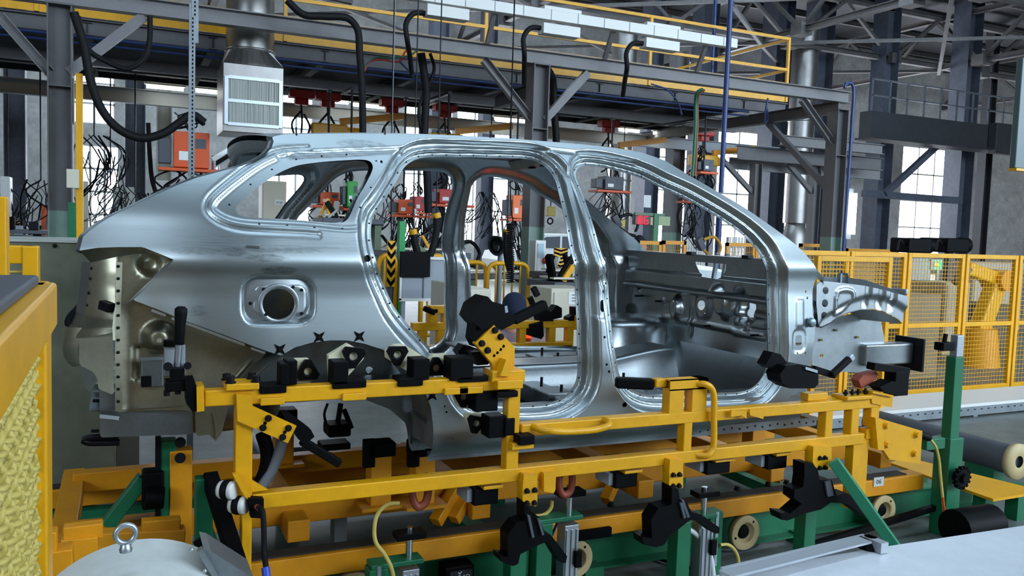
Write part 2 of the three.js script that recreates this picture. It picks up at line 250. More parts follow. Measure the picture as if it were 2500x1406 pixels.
{ // lower cross beam at the right end, running back into the hall
  const a = Z(2046, 262, zA), t = thing('cross_beam', 'grey cross beam running back from the right gantry column', 'beam', V(a.x, a.y, zA));
  part(t, 'beam_web', ibar(V(a.x, a.y, zA), V(a.x, a.y, -13), .16, .2, .012), M.col); part(t, 'knee_brace', cbar(V(a.x, a.y - .1, zA - 1.7), V(a.x, a.y - 1.4, zA - .1), .09, .1), M.col);
}
// ---------- raised platform ----------
const zP = -8.6, zQ = -12.2, yP = Z(1925, 250, zP).y, xP = Z(1925, 170, zP).x, x00 = -12;
let platform;
{
  const t = thing('raised_platform', 'raised steel walkway platform with a yellow kick plate and grating floor', 'platform', V(2, yP, (zP + zQ) / 2));
  part(t, 'kick_plate', bb(x00, yP, zP - .006, xP, yP + .36, zP + .006), M.yellow);
  part(t, 'kick_plate', bb(x00, yP, zQ - .006, xP, yP + .3, zQ + .006), M.yellow);
  part(t, 'end_plate', bb(xP - .006, yP, zQ, xP + .006, yP + .36, zP), M.yellow);
  const sl = []; for (let z = zP - .05; z > zQ; z -= .085) sl.push(bb(x00, yP - .03, z - .028, xP, yP, z + .028));
  const gr = part(t, 'grating', sl, M.dark); gr.userData.kind = 'stuff';
  part(t, 'edge_channel', cbar(V(x00, yP - .13, zP), V(xP, yP - .13, zP), .08, .2, .012, -1), M.col);
  part(t, 'edge_channel', cbar(V(x00, yP - .13, zQ), V(xP, yP - .13, zQ), .08, .2, .012, 1), M.dark);
  for (let x = x00 + .6; x < xP; x += 1.55) part(t, 'cross_joist', ibar(V(x, yP - .15, zP), V(x, yP - .15, zQ), .11, .18, .012), M.dark);
  platform = t;
}
function rails(z, ys, x0, x1, step, label) {
  const t = platform;
  for (const y of ys) part(t, 'guard_rail', bb(x0, y - .025, z - .02, x1, y + .025, z + .02), M.yellow);
  for (let x = x1 - .025; x > x0; x -= step) part(t, 'rail_post', bb(x - .025, yP, z - .025, x + .025, ys[0] + .024, z + .025), M.yellow);
}
const yr0 = Z(1925, 95, zP).y, yr1 = Z(1925, 171, zP).y;
rails(zP, [yr0, yr1], x00, xP, 3.1, 'yellow guard rail along the front edge of the raised platform');
rails(zQ, [yr0, yr1], x00, xP, 3.1, 'yellow guard rail along the rear edge of the raised platform');
{ const t = platform; for (const y of [yr0, yr1]) part(t, 'guard_rail', bb(xP - .02, y - .025, zQ, xP + .02, y + .025, zP), M.yellow); }
// blue pipes under the platform edge
[[-.28, .022, 'upper'], [-.36, .016, 'lower']].forEach(([dy, r, w]) => part(platform, 'air_pipe', cyl(V(x00, yP + dy, zP + .12), V(xP - 1, yP + dy, zP + .12), r, r, 8), M.pipeBlue));
// white lamp trunking above the gantry beam
{
  const zT = -6.6, e = Z(1795, 108, zT), s = Z(1040, 5, zT), t = thing('cable_trunking', 'long white cable trunking with hinged boxes above the gantry beam', 'trunking', V(e.x, e.y, zT));
  part(t, 'trunk', bb(s.x - 3, e.y - .07, zT - .06, e.x, e.y + .07, zT + .06, .008), M.whiteBox);
  const bx = (a, b, c, d, dz) => { const p = Z(a, b, zT + dz), q = V(Z(c, b, zT + dz).x, Z(a, d, zT + dz).y, 0); const w = part(t, 'junction_box', bb(p.x, Math.min(p.y, q.y), zT - .12 + dz, q.x, Math.max(p.y, q.y), zT + .06 + dz, .006), M.whiteBox); };
  bx(1040, 10, 1143, 38, .1); bx(1323, 56, 1413, 82, .1); bx(1573, 92, 1655, 116, .1); bx(1325, 14, 1416, 40, -.1); bx(1575, 54, 1657, 80, -.1);
  for (let x = s.x - 2; x < e.x; x += .42) part(t, 'joint_strip', box(x, e.y, zT + .062, .012, .14, .004), M.grey);
  for (const px of [1212, 1505, 1735]) { const q = Z(px, 80, zT); part(t, 'post', [bar(V(q.x, e.y - .05, zT - .09), V(q.x, yB + .09, zT - .3), .06, .05)], M.col); }
  for (const [a, b] of [[1035, 30], [1318, 66], [1566, 104]]) { const p = Z(a, b, zT + .1), d = (x, y, z = 0) => V(p.x + x, p.y + y, zT + .06 + z); part(t, 'cable', tube([d(.05, 0), d(-.12, -.02), d(-.22, -.16), d(-.2, -.36), d(-.1, -.5, -.2), d(0, -.7, -.4)], .035, 8, 24), M.rope); }
}
// exhaust duct with filter box
{
  const zD = -7.75, c = Z(611, 90, zD), r = Math.abs(Z(670, 90, zD).x - Z(552, 90, zD).x) / 2, yT = Z(611, 128, zD).y, y1 = Z(611, 170, zD).y, y2 = Z(611, 332, zD).y;
  const t = thing('exhaust_duct', 'round silver exhaust duct with a square filter box above the car rear', 'duct', V(c.x, y2, zD));
  part(t, 'round_duct', cyl(V(c.x, yT, zD), V(c.x, HY, zD), r, r, 32), M.duct);
  part(t, 'collar', [ring(V(c.x, yT, zD), V(0, 1, 0), r, .018, 32), ring(V(c.x, yT + 1, zD), V(0, 1, 0), r, .014, 32)], M.duct);
  const w = r * 1.22; const pts = []; const geo = new THREE.BufferGeometry(); const N = 32, pos = [];
  const sq = i => { const a = i / N * 2 * Math.PI, m = Math.max(Math.abs(Math.cos(a)), Math.abs(Math.sin(a))); return V(c.x + w * Math.cos(a) / m, y1, zD + w * Math.sin(a) / m); }, rd = i => { const a = i / N * 2 * Math.PI; return V(c.x + r * Math.cos(a), yT, zD + r * Math.sin(a)); };
  for (let i = 0; i < N; i++) for (const q of [sq(i), rd(i), rd(i + 1), sq(i), rd(i + 1), sq(i + 1)]) pos.push(q.x, q.y, q.z);
  geo.setAttribute('position', new THREE.Float32BufferAttribute(pos, 3)); geo.computeVertexNormals(); boxUV(geo); part(t, 'transition_hood', geo, M.duct);
  part(t, 'filter_housing', bb(c.x - w, y2, zD - w, c.x + w, y1, zD + w, .01), M.duct);
  const fy0 = y2 + .12, fy1 = y1 - .2, fz = zD + w, mid = (fy0 + fy1) / 2, iw = w * .84;
  part(t, 'filter_frame', [bb(c.x - w * .96, fy0 - .03, fz, c.x - iw, fy1 + .03, fz + .03), bb(c.x + iw, fy0 - .03, fz, c.x + w * .96, fy1 + .03, fz + .03), bb(c.x - iw, fy1, fz, c.x + iw, fy1 + .04, fz + .03), bb(c.x - iw, fy0 - .04, fz, c.x + iw, fy0, fz + .03), bb(c.x - iw, mid - .02, fz, c.x + iw, mid + .02, fz + .03)], M.zinc);
  for (const [a, b] of [[fy0, mid - .02], [mid + .02, fy1]]) { const g = []; for (let i = 0; i < 46; i++) { const x = c.x - iw + (i + .5) * 2 * iw / 46; g.push(bb(x - .005, a, fz - .02, x + .005, b, fz + rnd(.002, .022))); } const f = part(t, 'pleated_filter', g, M.cabinet); f.userData.kind = 'stuff'; }
}
// hoist runway beams with lamps
const zH = -12.8, yH = Z(1250, 316, zH).y;
single('runway_beam', 'pale grey hoist runway beam behind the car roof', 'beam', ibar(V(-14, yH, zH), V(Z(1900, 350, zH).x, yH, zH), .16, .26, .016), M.grey);
const yUB = Z(1250, 252, -11.6).y; part(platform, 'under_beam', ibar(V(x00, Z(1250, 252, -11.6).y, -11.6), V(xP + 1.3, yUB, -11.6), .16, .3, .016), M.col);
const tubeGlow = glow(0xfbfff4, 7);
function lamp(px0, py0, px1, py1, z, label, dir) {
  const a = Z(px0, py0, z), b = Z(px1, py1, z), y = (a.y + b.y) / 2, t = thing('tube_lamp', label, 'lamp', V((a.x + b.x) / 2, y, z), 'fluorescent tube lamps');
  part(t, 'lamp_bracket', bb((a.x + b.x) / 2 - .03, y + .02, zH, (a.x + b.x) / 2 + .03, y + .06, z), M.grey); part(t, 'lamp_body', bb(a.x - .04, y + .035, z - .05, b.x + .04, y + .075, z + .05, .008), M.white);
  part(t, 'tube', cyl(V(a.x, y, z), V(b.x, y, z), .032, .032, 10), tubeGlow);
  const l = areaLight(V((a.x + b.x) / 2, y - .05, z), V((a.x + b.x) / 2, y - 2, z + .001), Math.max(.3, b.x - a.x), .09, 14, 0xf6fff0);
}
lamp(358, 208, 448, 221, -12.4, 'bright tube lamp left of the perforated hanger'); lamp(478, 220, 530, 227, -12.4, 'bright tube lamp between the perforated hanger and the filter box');
lamp(800, 246, 850, 252, -12.4, 'short tube lamp right of the filter box'); lamp(860, 254, 950, 265, -12.4, 'tube lamp below the left red trolley');
lamp(1208, 288, 1285, 299, -12.4, 'tube lamp left of the middle gantry column'); lamp(1512, 316, 1560, 322, -12.4, 'tube lamp behind the yellow hoist arm'); lamp(1596, 324, 1634, 329, -12.4, 'tube lamp at the right end of the hoist arm');
// ---------- the car body ----------
const steel = S(0xaeb3b5, .40, 1, { map: ST1 });
const steelIn = S(0xaeb3b5, .30, 1, { map: ST1 });
const stained = (() => {       // sanding haze, grinding smears and handling marks on the bare quarter panel, in metres
  const c = document.createElement('canvas'), W = 1400, H = 560; c.width = W; c.height = H; const g = c.getContext('2d'); g.fillStyle = '#f4f5f5'; g.fillRect(0, 0, W, H); let s = 91; const r = (a, b) => { s = (s * 16807) % 2147483647; return a + (b - a) * s / 2147483647; };
  for (let i = 0; i < 5000; i++) { const v = 222 + r(0, 33) | 0; g.fillStyle = `rgba(${v},${v},${v},.35)`; g.fillRect(r(0, W), r(0, H), r(4, 40), 1.2); }
  const at = (px, py) => { let z = .86, p = Z(px, py, z); return [(p.x + 1.9) * 400, (2.1 - p.y) * 400]; };
  const smear = (px, py, w, h, n, v, a) => { const [x, y] = at(px, py); for (let i = 0; i < n; i++) { const t = r(0, 6.28), q = Math.sqrt(r(0, 1)); g.fillStyle = `rgba(${v},${v},${v - 4},${a})`; g.fillRect(x + Math.cos(t) * q * w, y + Math.sin(t) * q * h, r(3, 12), r(.8, 1.8)); } };
  smear(640, 612, 60, 12, 900, 250, .16); smear(560, 613, 18, 6, 160, 120, .07); smear(640, 628, 26, 5, 200, 110, .08); smear(672, 658, 24, 6, 240, 105, .085); smear(478, 760, 10, 8, 90, 120, .07); smear(520, 772, 30, 14, 300, 250, .12); smear(470, 612, 30, 5, 140, 130, .06); smear(920, 340, 40, 8, 300, 90, .06); smear(700, 350, 30, 8, 160, 120, .05); smear(690, 610, 50, 4, 200, 130, .07);
  for (let i = 0; i < 60; i++) { const [x, y] = at(r(430, 880), r(575, 612)); g.fillStyle = 'rgba(140,150,155,.16)'; g.fillRect(x, y, r(20, 70), 1); }
  const t = new THREE.CanvasTexture(c); t.colorSpace = THREE.SRGBColorSpace; t.wrapS = t.wrapT = THREE.ClampToEdgeWrapping; t.repeat.set(400 / W, 400 / H); t.offset.set(1.9 * 400 / W, 1 - 2.1 * 400 / H); return t;
})();
const steelOut = S(0xb0b7b9, .40, 1, { map: stained });
const prof = [[.70, .815], [.735, .822], [.76, .848], [.82, .866], [.92, .876], [1.1, .884], [1.22, .878], [1.36, .866], [1.43, .869], [1.462, .884], [1.475, .886], [1.50, .880], [1.545, .861], [1.605, .838]];
const profZ = y => { if (y >= 1.605) return .838 - .26 * Math.pow((y - 1.605) / .39, 1.25); for (let i = 1; i < prof.length; i++) if (y <= prof[i][0]) { const [a, p] = prof[i - 1], [b, q] = prof[i]; return p + (q - p) * (y - a) / (b - a); } return .838; };
const profS = y => { let s = 0; for (let k = -3; k <= 3; k++) s += profZ(y + k * .006); return s / 7; };
const carS = (x, y) => profS(y) - (x < -1.2 ? .2 * ((-1.2 - x) / .65) ** 2 : 0) - (x > .5 ? .10 * ((x - .5) / .9) ** 2 : 0);
const onSide = (px, py) => { let z = .8, p; for (let i = 0; i < 16; i++) { p = Z(px, py, z); z = carS(p.x, Math.min(2.02, p.y)); } return p; };
const sXY = L => L.map(([a, b]) => { const p = onSide(a, b); return [p.x, p.y]; });
const outPx = [[194, 612], [203, 577], [220, 562], [244, 545], [271, 528], [295, 517], [333, 499], [382, 475], [430, 453], [479, 434], [517, 424], [551, 415], [590, 405], [622, 392], [648, 378], [663, 362], [668, 345], [664, 334], [690, 328], [742, 327], [835, 326], [935, 326], [1020, 328], [1100, 331], [1180, 335], [1250, 339], [1350, 347], [1430, 353], [1501, 361], [1566, 372], [1622, 391], [1682, 428], [1743, 463], [1815, 505], [1864, 539], [1936, 592], [1958, 611], [1975, 630], [1988, 647], [1995, 662], [1995, 676], [1988, 692], [1984, 706], [1984, 764], [1991, 793], [1985, 850], [1981, 890], [1974, 930], [1964, 970], [1958, 1005], [1954, 1039], [1800, 1053], [1600, 1070], [1400, 1087], [1200, 1104], [1045, 1117], [1055, 1097], [1058, 1045], [1052, 994], [1038, 958], [1018, 925], [990, 892], [960, 866], [933, 853], [890, 839], [848, 831], [805, 831], [762, 836], [720, 848], [691, 865], [686, 868], [648, 856], [551, 819], [452, 783], [382, 754], [324, 732], [425, 634], [389, 619], [348, 603], [285, 603], [237, 605]];
const qwPx = [[577, 506], [580, 521], [590, 528], [669, 533], [742, 538], [834, 544], [848, 538], [858, 523], [875, 484], [892, 455], [911, 417], [913, 405], [908, 395], [896, 390], [839, 391], [778, 396], [730, 403], [701, 413], [669, 430], [621, 465], [597, 487]];
const qrPx = [[518, 508], [523, 493], [548, 468], [592, 433], [621, 412], [660, 390], [690, 380], [720, 377], [860, 371], [985, 367], [998, 372], [985, 392], [940, 441], [905, 505], [880, 556], [866, 563], [742, 554], [645, 549], [585, 544], [548, 533], [524, 518]];
const rdPx = [[1010, 398], [995, 415], [983, 439], [961, 475], [940, 509], [924, 533], [919, 560], [921, 594], [928, 626], [940, 668], [957, 711], [976, 752], [1005, 791], [1041, 829], [1073, 866], [1103, 895], [1124, 925], [1138, 957], [1160, 981], [1205, 993], [1269, 996], [1320, 996], [1368, 990], [1404, 972], [1424, 949], [1432, 918], [1432, 878], [1428, 757], [1426, 676], [1416, 618], [1402, 545], [1387, 480], [1375, 437], [1356, 410], [1331, 393], [1307, 386], [1223, 383], [1126, 381], [1066, 381], [1032, 386]];
const fdPx = [[1428, 416], [1433, 408], [1448, 403], [1489, 406], [1530, 415], [1586, 432], [1634, 456], [1694, 483], [1743, 510], [1791, 539], [1840, 575], [1878, 616], [1895, 650], [1900, 696], [1899, 726], [1901, 811], [1902, 859], [1896, 907], [1886, 929], [1869, 949], [1845, 961], [1763, 967], [1642, 973], [1594, 970], [1564, 958], [1547, 941], [1535, 920], [1528, 883], [1521, 847], [1514, 787], [1509, 726], [1508, 699], [1501, 669], [1482, 590], [1460, 517], [1436, 452], [1427, 430]];
const OUT = sXY(outPx), QW = smooth(sXY(qwPx)), QR = smooth(sXY(qrPx)), RD = smooth(sXY(rdPx)), FD = smooth(sXY(fdPx));
const fuel = (() => { const p = onSide(681, 734), q = onSide(592, 734), r = onSide(768, 734), t = onSide(681, 675), b = onSide(681, 793); return { x: p.x, y: (t.y + b.y) / 2, w: r.x - q.x, h: t.y - b.y }; })();
const FU = rrect(fuel.x, fuel.y, fuel.w, fuel.h, .055, 5), FI = rrect(fuel.x + .008, fuel.y, fuel.w - .05, fuel.h - .05, .04, 5), fc = onSide(683, 743);
const cX = (a, b, r, ry) => { const p = onSide(a, b); return circ(p.x, p.y, r, 18, ry); }, cR = (a, b, w, h, r) => { const p = onSide(a, b); return rrect(p.x, p.y, w, h, r, 3); };
const pillarHoles = [cR(1474, 747, .026, .052, .0129), cX(1479, 700, .007), cX(1484, 714, .007), cX(1476, 823, .006), cX(1525, 988, .012), cX(1481, 890, .006), cX(1487, 907, .006), cR(1952, 831, .05, .05, .013), cX(1967, 712, .007), cX(1971, 727, .007), cX(1947, 862, .006), cX(1966, 862, .008), cX(905, 632, .013), cX(1111, 1060, .005), cX(1106, 1070, .005), cX(1085, 992, .005), cX(1090, 1006, .005), cX(934, 394, .006)];
const GRV = sXY([[680, 383], [720, 375], [860, 369], [990, 364], [1002, 356], [1022, 349], [1060, 346], [1250, 355], [1400, 372], [1470, 380], [1560, 396]]);
const HINGE = [[cR(1472, 728, .06, .17, .02), .007], [cR(1952, 764, .055, .13, .008), -.006], [cR(1952, 832, .10, .11, .03), .006]];
const sideDz = (x, y) => {
  const dd = Math.min(sdPoly(RD, x, y), sdPoly(FD, x, y)); let z = -.034 * (1 - ss(.017, .030, dd)) - .042 * (1 - ss(.044, .072, dd));
  if (x < -.3) { if (y > 1.5) { const q = sdPoly(QR, x, y); z -= .016 * ss(.003, -.015, q) + .008 * Math.exp(-(((q - .022) / .009) ** 2)) * (x < -1.05 ? 1 : 0); } else { const f = sdPoly(FU, x, y); if (f < .02) z -= .03 * ss(.004, -.016, f) - .009 * ss(.002, -.01, sdPoly(FI, x, y)); } }
  if (y > 1.7) z -= .013 * Math.exp(-((dLine(GRV, x, y) / .007) ** 2));
  if (x > .05) for (const [h, d] of HINGE) { const q = sdPoly(h, x, y); if (q < .02) z -= d * ss(.006, -.006, q); }
  return z;
};
const sideGeo = sheet({ outer: OUT, holes: [QW, RD, FD, circ(fc.x, fc.y, .055, 28), ...pillarHoles], step: .0066, pos: (x, y) => [x, y, carS(x, y) + sideDz(x, y)] });
const innerGeo = sheet({ outer: OUT, holes: [QW, RD, FD, cR(1952, 831, .075, .075, .02), circ(fc.x, fc.y, .19, 24)], step: .013, pos: (x, y) => { const dd = Math.min(sdPoly(RD, x, y), sdPoly(FD, x, y), sdPoly(QW, x, y)); return [x, y, carS(x, y) - .079 - .05 * ss(.016, .05, dd)]; } });
const car = thing('bare_car', 'bare unpainted steel car body shell without doors, clamped in the yellow jig', 'car body', V(0, .7, 0));
part(car, 'side_panel', sideGeo, steelOut, true);
part(car, 'inner_side_panel', innerGeo, steelIn, true);
part(car, 'side_panel', mirrorZ(sideGeo), steel, true);
part(car, 'inner_side_panel', mirrorZ(innerGeo), steelIn, true);
// wrap-around of the rear silhouette into the tailgate opening
{
  const E = outPx.slice(0, 18).map(([a, b]) => onSide(a, b));
  const A = E, B = E.map(p => V(p.x - .005, p.y - .01, p.z - .07)), C = E.map(p => V(p.x + .06, p.y - .03, p.z - .1));
  for (const s of [0, 1]) { const g1 = loft(A, B, 60, V(-.012, .006, 0)), g2 = loft(B, C, 60); part(car, 'tailgate_gutter', merge(s ? mirrorZ(g1) : g1, s ? mirrorZ(g2) : g2), steel); }
}
// roof skin
const roofE = outPx.slice(17, 31).map(([a, b]) => onSide(a, b));
const roofAt = (u, w, dy = 0) => { const e = along(roofE, u * .86), z = e.z * (1 - 2 * w), k = 1 - Math.abs(1 - 2 * w) ** 2.4; return V(e.x + (u > .85 ? .12 * (u - .85) / .15 : u < .12 ? -.07 * (1 - u / .12) : 0) * k, e.y + .034 * k + dy, z); };
part(car, 'roof_skin', surf((u, w) => roofAt(u, w), 60, 40), steel);
part(car, 'roof_lining_panel', surf((u, w) => roofAt(.02 + u * .96, .06 + w * .88, -.022), 50, 24), steelIn);
for (const u of [.16, .38, .6]) part(car, 'roof_bow', surf((a, w) => { const p = roofAt(u + a * .05, .05 + w * .9, -.028 - .02 * Math.sin(a * Math.PI)); return p; }, 6, 30), steelIn);
part(car, 'roof_header', surf((a, w) => roofAt(.93 + a * .07, .04 + w * .92, -.03 - .035 * Math.sin(a * Math.PI)), 8, 40), steelIn);
for (const w of [.2, .3, .4, .5, .6, .7, .8]) { const p = roofAt(.965, w, -.067); part(car, 'painted_header_slot', box(p.x, p.y, p.z, .03, .004, .05), M.blackMat); }  // solid black boxes; the shade inside the slots is put into their colour
part(car, 'roof_rear_frame', surf((a, w) => roofAt(a * .07, .03 + w * .94, -.02 - .05 * Math.sin(a * Math.PI)), 8, 40), steel);
for (const [a, b] of [[724, 326], [940, 324], [1197, 332]]) { const p = onSide(a, b + 4); part(car, 'roof_stud', cyl(p, V(p.x, p.y + .03, p.z - .005), .003), M.bolt); }
// weld nuggets along the flanges
for (const [nm, L, d, st] of [['door', RD, .009, .062], ['door', FD, .009, .07], ['window', QW, .022, .1]]) {
  const g = [], c = new THREE.CatmullRomCurve3(L.map(([a, b]) => V(a, b, 0)), true), n = Math.round(c.getLength() / st);
  for (let i = 0; i < n; i++) { const p = c.getPointAt(i / n), t = c.getTangentAt(i / n); let x = p.x - t.y * d, y = p.y + t.x * d; if (sdPoly(L, x, y) < 0) { x = p.x + t.y * d; y = p.y - t.x * d; } g.push(new THREE.SphereGeometry(.0042, 6, 4).scale(1, 1, .5).translate(x, y, carS(x, y) + sideDz(x, y))); }
  const m = part(car, nm + '_flange_welds', g, M.bolt); m.userData.kind = 'stuff';
}
// filler pocket behind the round hole, collar, screws
{ const z = carS(fc.x, fc.y) - .022; part(car, 'filler_collar', lathe([[.055, -.001], [.058, .004], [.07, .004], [.072, 0]], V(fc.x, fc.y, z), V(fc.x, fc.y, z + 1), 32), steel);
  part(car, 'filler_pocket', lathe([[.055, 0], [.17, -.012], [.18, -.04], [.18, -.2], [0, -.2]], V(fc.x, fc.y, z), V(fc.x, fc.y, z + 1), 28), steel);
  for (const [a, b] of [[739, 709], [739, 767], [718, 702], [646, 707], [652, 769], [613, 742]]) { const p = onSide(a, b); part(car, 'filler_screw', cyl(V(p.x, p.y, p.z - .024), V(p.x, p.y, p.z - .018), .006, .006, 10), M.bolt); } }
// sill weld flange
{ const A = [], B = [], N = 30, a = onSide(1045, 1112), b = onSide(1954, 1037); for (let i = 0; i <= N; i++) { const p = a.clone().lerp(b, i / N); A.push(V(p.x, .742, .815)); B.push(V(p.x, .700, .812)); }
  for (const s of [1, -1]) { const g = loft(A, B, 30); part(car, 'sill_flange', s > 0 ? g : mirrorZ(g), steel); }
  const g = []; for (let i = 0; i < 44; i++) { const x = a.x + .03 + i * (b.x - a.x - .05) / 43; g.push(new THREE.SphereGeometry(.005, 6, 4).scale(1, 1, .5).translate(x, .718 + (i % 3) * .004, .815)); } part(car, 'sill_welds', g, M.bolt).userData.kind = 'stuff';
  for (const s of [1, -1]) part(car, 'sill_inner', [bb(a.x, .72, s * .60, b.x, .845, s * .625), bb(a.x, .845, s * .60, b.x, .86, s * .80)], steelIn); }
// rear wheel housing: arch tunnel and dark inner wall
{
  const L = [[1058, 1100], [1058, 1045], [1052, 994], [1038, 958], [1018, 925], [990, 892], [960, 866], [933, 853], [890, 839], [848, 831], [805, 831], [762, 836], [720, 848], [691, 865], [660, 884], [625, 915], [590, 955]], A = L.map(([a, b]) => { const p = Z(a, b, .845); return p; }), B = A.map(p => V(p.x, p.y - .004, .60));
  const wallMat = S(0xaeb3b5, .6, 1, { map: D2 });
  const inner = [[585, 958], [625, 905], [660, 868], [691, 848], [720, 832], [762, 820], [805, 815], [848, 815], [890, 822], [933, 836], [970, 858], [1000, 884], [1030, 930], [1046, 975], [1052, 1030], [1050, 1105], [1010, 1108], [1000, 1040], [960, 1005], [900, 982], [850, 978], [740, 988], [640, 992], [590, 985]].map(([a, b]) => { const p = Z(a, b, .62); return [p.x, p.y]; });
  const hz = [Z(790, 870, .62), Z(905, 905, .62)];
  for (const s of [0, 1]) { const t = loft(A, B, 40), w = sheet({ outer: inner, holes: [circ(hz[1].x, hz[1].y, .016)], step: .02, pos: (x, y) => [x, y, .62 - .05 * ss(.0, .3, 1.2 - y) + .008 * ss(.06, .05, Math.hypot(x + .86, y - 1.08) - .1)] }); part(car, 'wheel_arch_liner', s ? mirrorZ(t) : t, wallMat); part(car, 'wheel_housing', s ? mirrorZ(w) : w, wallMat); }
}
// scorched spot marks with a rivet in the middle
for (const [a, b] of [[683, 853], [779, 823], [877, 821], [1055, 965]]) {
  const p = onSide(a, b), o = []; for (let i = 0; i < 8; i++) { const t = i / 8 * 6.283 + .78, r = i % 2 ? .010 : .028; o.push(V(p.x + r * Math.cos(t), p.y + r * Math.sin(t), p.z + .001)); }
  const m = part(car, 'spot_mark', plate(o, V(0, 0, .002)), M.black); part(m, 'rivet', cyl(V(p.x, p.y, p.z + .003), V(p.x, p.y, p.z + .009), .006, .005, 10), M.bolt);
}
// dent patch tab on the shoulder crease
{ const p = onSide(617, 600); part(car, 'peeled_tab', bar(V(p.x - .022, p.y - .002, p.z + .004), V(p.x + .022, p.y - .004, p.z + .006), .004, .008), steelIn); }
// ---------- rear end, front end and inside of the car ----------
const warmReflect = S(0xbdb69e, .38, 1, { map: ST1 });  // bare steel with the reflection of warm surroundings put into its colour
function px2(outer, z, o = {}) {     // panel traced in the plane z = const (or z(x, y))
  const zf = typeof z === 'function' ? z : () => z, zz = typeof z === 'function' ? o.z0 : z, T = L => L.map(([a, b]) => { let q = zz, p; for (let i = 0; i < 8; i++) { p = Z(a, b, q); q = zf(p.x, p.y); } return [p.x, p.y]; });
  const O = T(outer), H = (o.holes || []).map(T);
  return sheet({ outer: O, holes: H, step: o.step || .012, pos: (x, y) => [x, y, zf(x, y) + (o.dz ? o.dz(x, y) : 0)] });
}
const both = (name, g, mat, lab) => { part(car, name, g, mat, !!g.index); part(car, name, mirrorZ(g.index ? g : g), mat, !!g.index); };
{
  // lamp pocket
  both('lamp_pocket', px2([[284, 640], [300, 625], [340, 618], [389, 617], [428, 633], [330, 735], [300, 742], [282, 735]], .705, { z0: .7, dz: (x, y) => { const p = Z(366, 645, .705); return -.03 * ss(.045, .02, Math.hypot(x - p.x, y - p.y)); } }), warmReflect);
  const top = [[194, 612], [237, 605], [285, 603], [348, 603], [389, 619], [425, 634]].map(([a, b]) => onSide(a, b)), bot = [[222, 641], [250, 634], [284, 627], [330, 620], [380, 622], [425, 636]].map(([a, b], i) => Z(a, b, [.60, .63, .66, .70, .70, .70][i]));
  both('lamp_soffit', loft(top, bot, 24), warmReflect);
  const e1 = [[425, 634], [375, 683], [324, 732]].map(([a, b]) => onSide(a, b)); both('lamp_edge', loft(e1, e1.map(p => V(p.x - .01, p.y - .01, .70)), 10), steel); both('lamp_edge_lip', loft(e1.map(p => V(p.x + .004, p.y + .004, p.z + .002)), e1.map(p => V(p.x - .024, p.y - .018, p.z - .022)), 10), M.zinc);
  // shiny corner post beside the tailgate opening, flaring at its foot
  const pl = [[222, 641], [219, 665], [216, 700], [213, 730], [205, 768], [190, 800], [188, 825]].map(([a, b], i) => Z(a, b, [.60, .60, .60, .60, .60, .62, .64][i])), pr = [[284, 627], [283, 665], [281, 700], [280, 740], [276, 780], [274, 800], [275, 812]].map(([a, b], i) => Z(a, b, [.66, .67, .67, .68, .70, .715, .715][i]));
  both('corner_post', loft(pl, pr, 30, V(0, 0, .012)), warmReflect);
  const pd = pl.map(p => V(p.x - .03, p.y, p.z - .06)); both('post_return', loft(pd, pl, 30), steelIn);
  const bolts = []; for (const [a, b] of [[224, 655], [221, 680], [217, 715], [214, 745]]) bolts.push(new THREE.SphereGeometry(.006, 6, 5).translate(...Z(a, b, .605).toArray()));
  part(car, 'post_welds', bolts, M.bolt).userData.kind = 'stuff';
  // vertical weld flange
  const fl = [[283, 640], [282, 700], [281, 760], [281, 830], [281, 900], [281, 1004]], fr = fl.map(([a, b], i) => [a + [16, 15, 14, 15, 16, 18][i], b]);
  both('weld_flange', loft(fl.map(([a, b]) => Z(a, b, .722)), fr.map(([a, b]) => Z(a, b, .716)), 30), warmReflect);
  for (let i = 0; i < 12; i++) { const p = Z(289, 650 + i * 30, .722); part(car, 'flange_weld', new THREE.SphereGeometry(.0055, 6, 5).translate(p.x, p.y, p.z), M.bolt); }
  // big inner quarter panel below the lamp, with a boss, a pressed box and ribs
  const bossP = Z(388, 825, .72), boxP = Z(372, 890, .72);
  both('quarter_inner_panel', px2([[284, 735], [324, 728], [450, 775], [560, 815], [690, 862], [640, 900], [600, 940], [560, 985], [540, 1060], [528, 1078], [520, 1010], [430, 1000], [300, 1004], [284, 1004]], (x, y) => .70 - .16 * Math.max(0, -1.45 - x) ** 1.2, { z0: .7, step: .01, holes: [circ(388, 827, 7)], dz: (x, y) => { const d = Math.hypot(x - bossP.x, y - bossP.y), b = Math.max(Math.abs(x - boxP.x) - .05, Math.abs(y - boxP.y) - .055), q = Math.abs((x + 1.32) * .45 + (y - 1.24)); return .045 * ss(.062, .022, d) + .018 * ss(.05, 0, Math.abs(x + 1.72)) - .02 * ss(.01, 0, b) + .012 * ss(.03, .01, q) * ss(-1.0, -1.2, x); } }), warmReflect);
  // slotted strip under the quarter panel edge
  both('edge_strip', px2([[368, 757], [648, 862], [640, 873], [372, 772]], .745), warmReflect);
  for (const [a, b, c, d] of [[370, 757, 405, 770], [420, 776, 428, 780], [453, 788, 598, 842], [613, 849, 647, 861]]) part(car, 'slot_lip', bar(Z(a, b, .75), Z(c, d, .755), .006, .009), M.white);
  for (const [a, b, c, d] of [[574, 920, 612, 878], [608, 925, 652, 885]]) part(car, 'pressed_rib', merge(cyl(Z(a, b, .705), Z(c, d, .69), .012, .012, 10), new THREE.SphereGeometry(.012, 10, 8).translate(...Z(c, d, .69).toArray())), warmReflect);
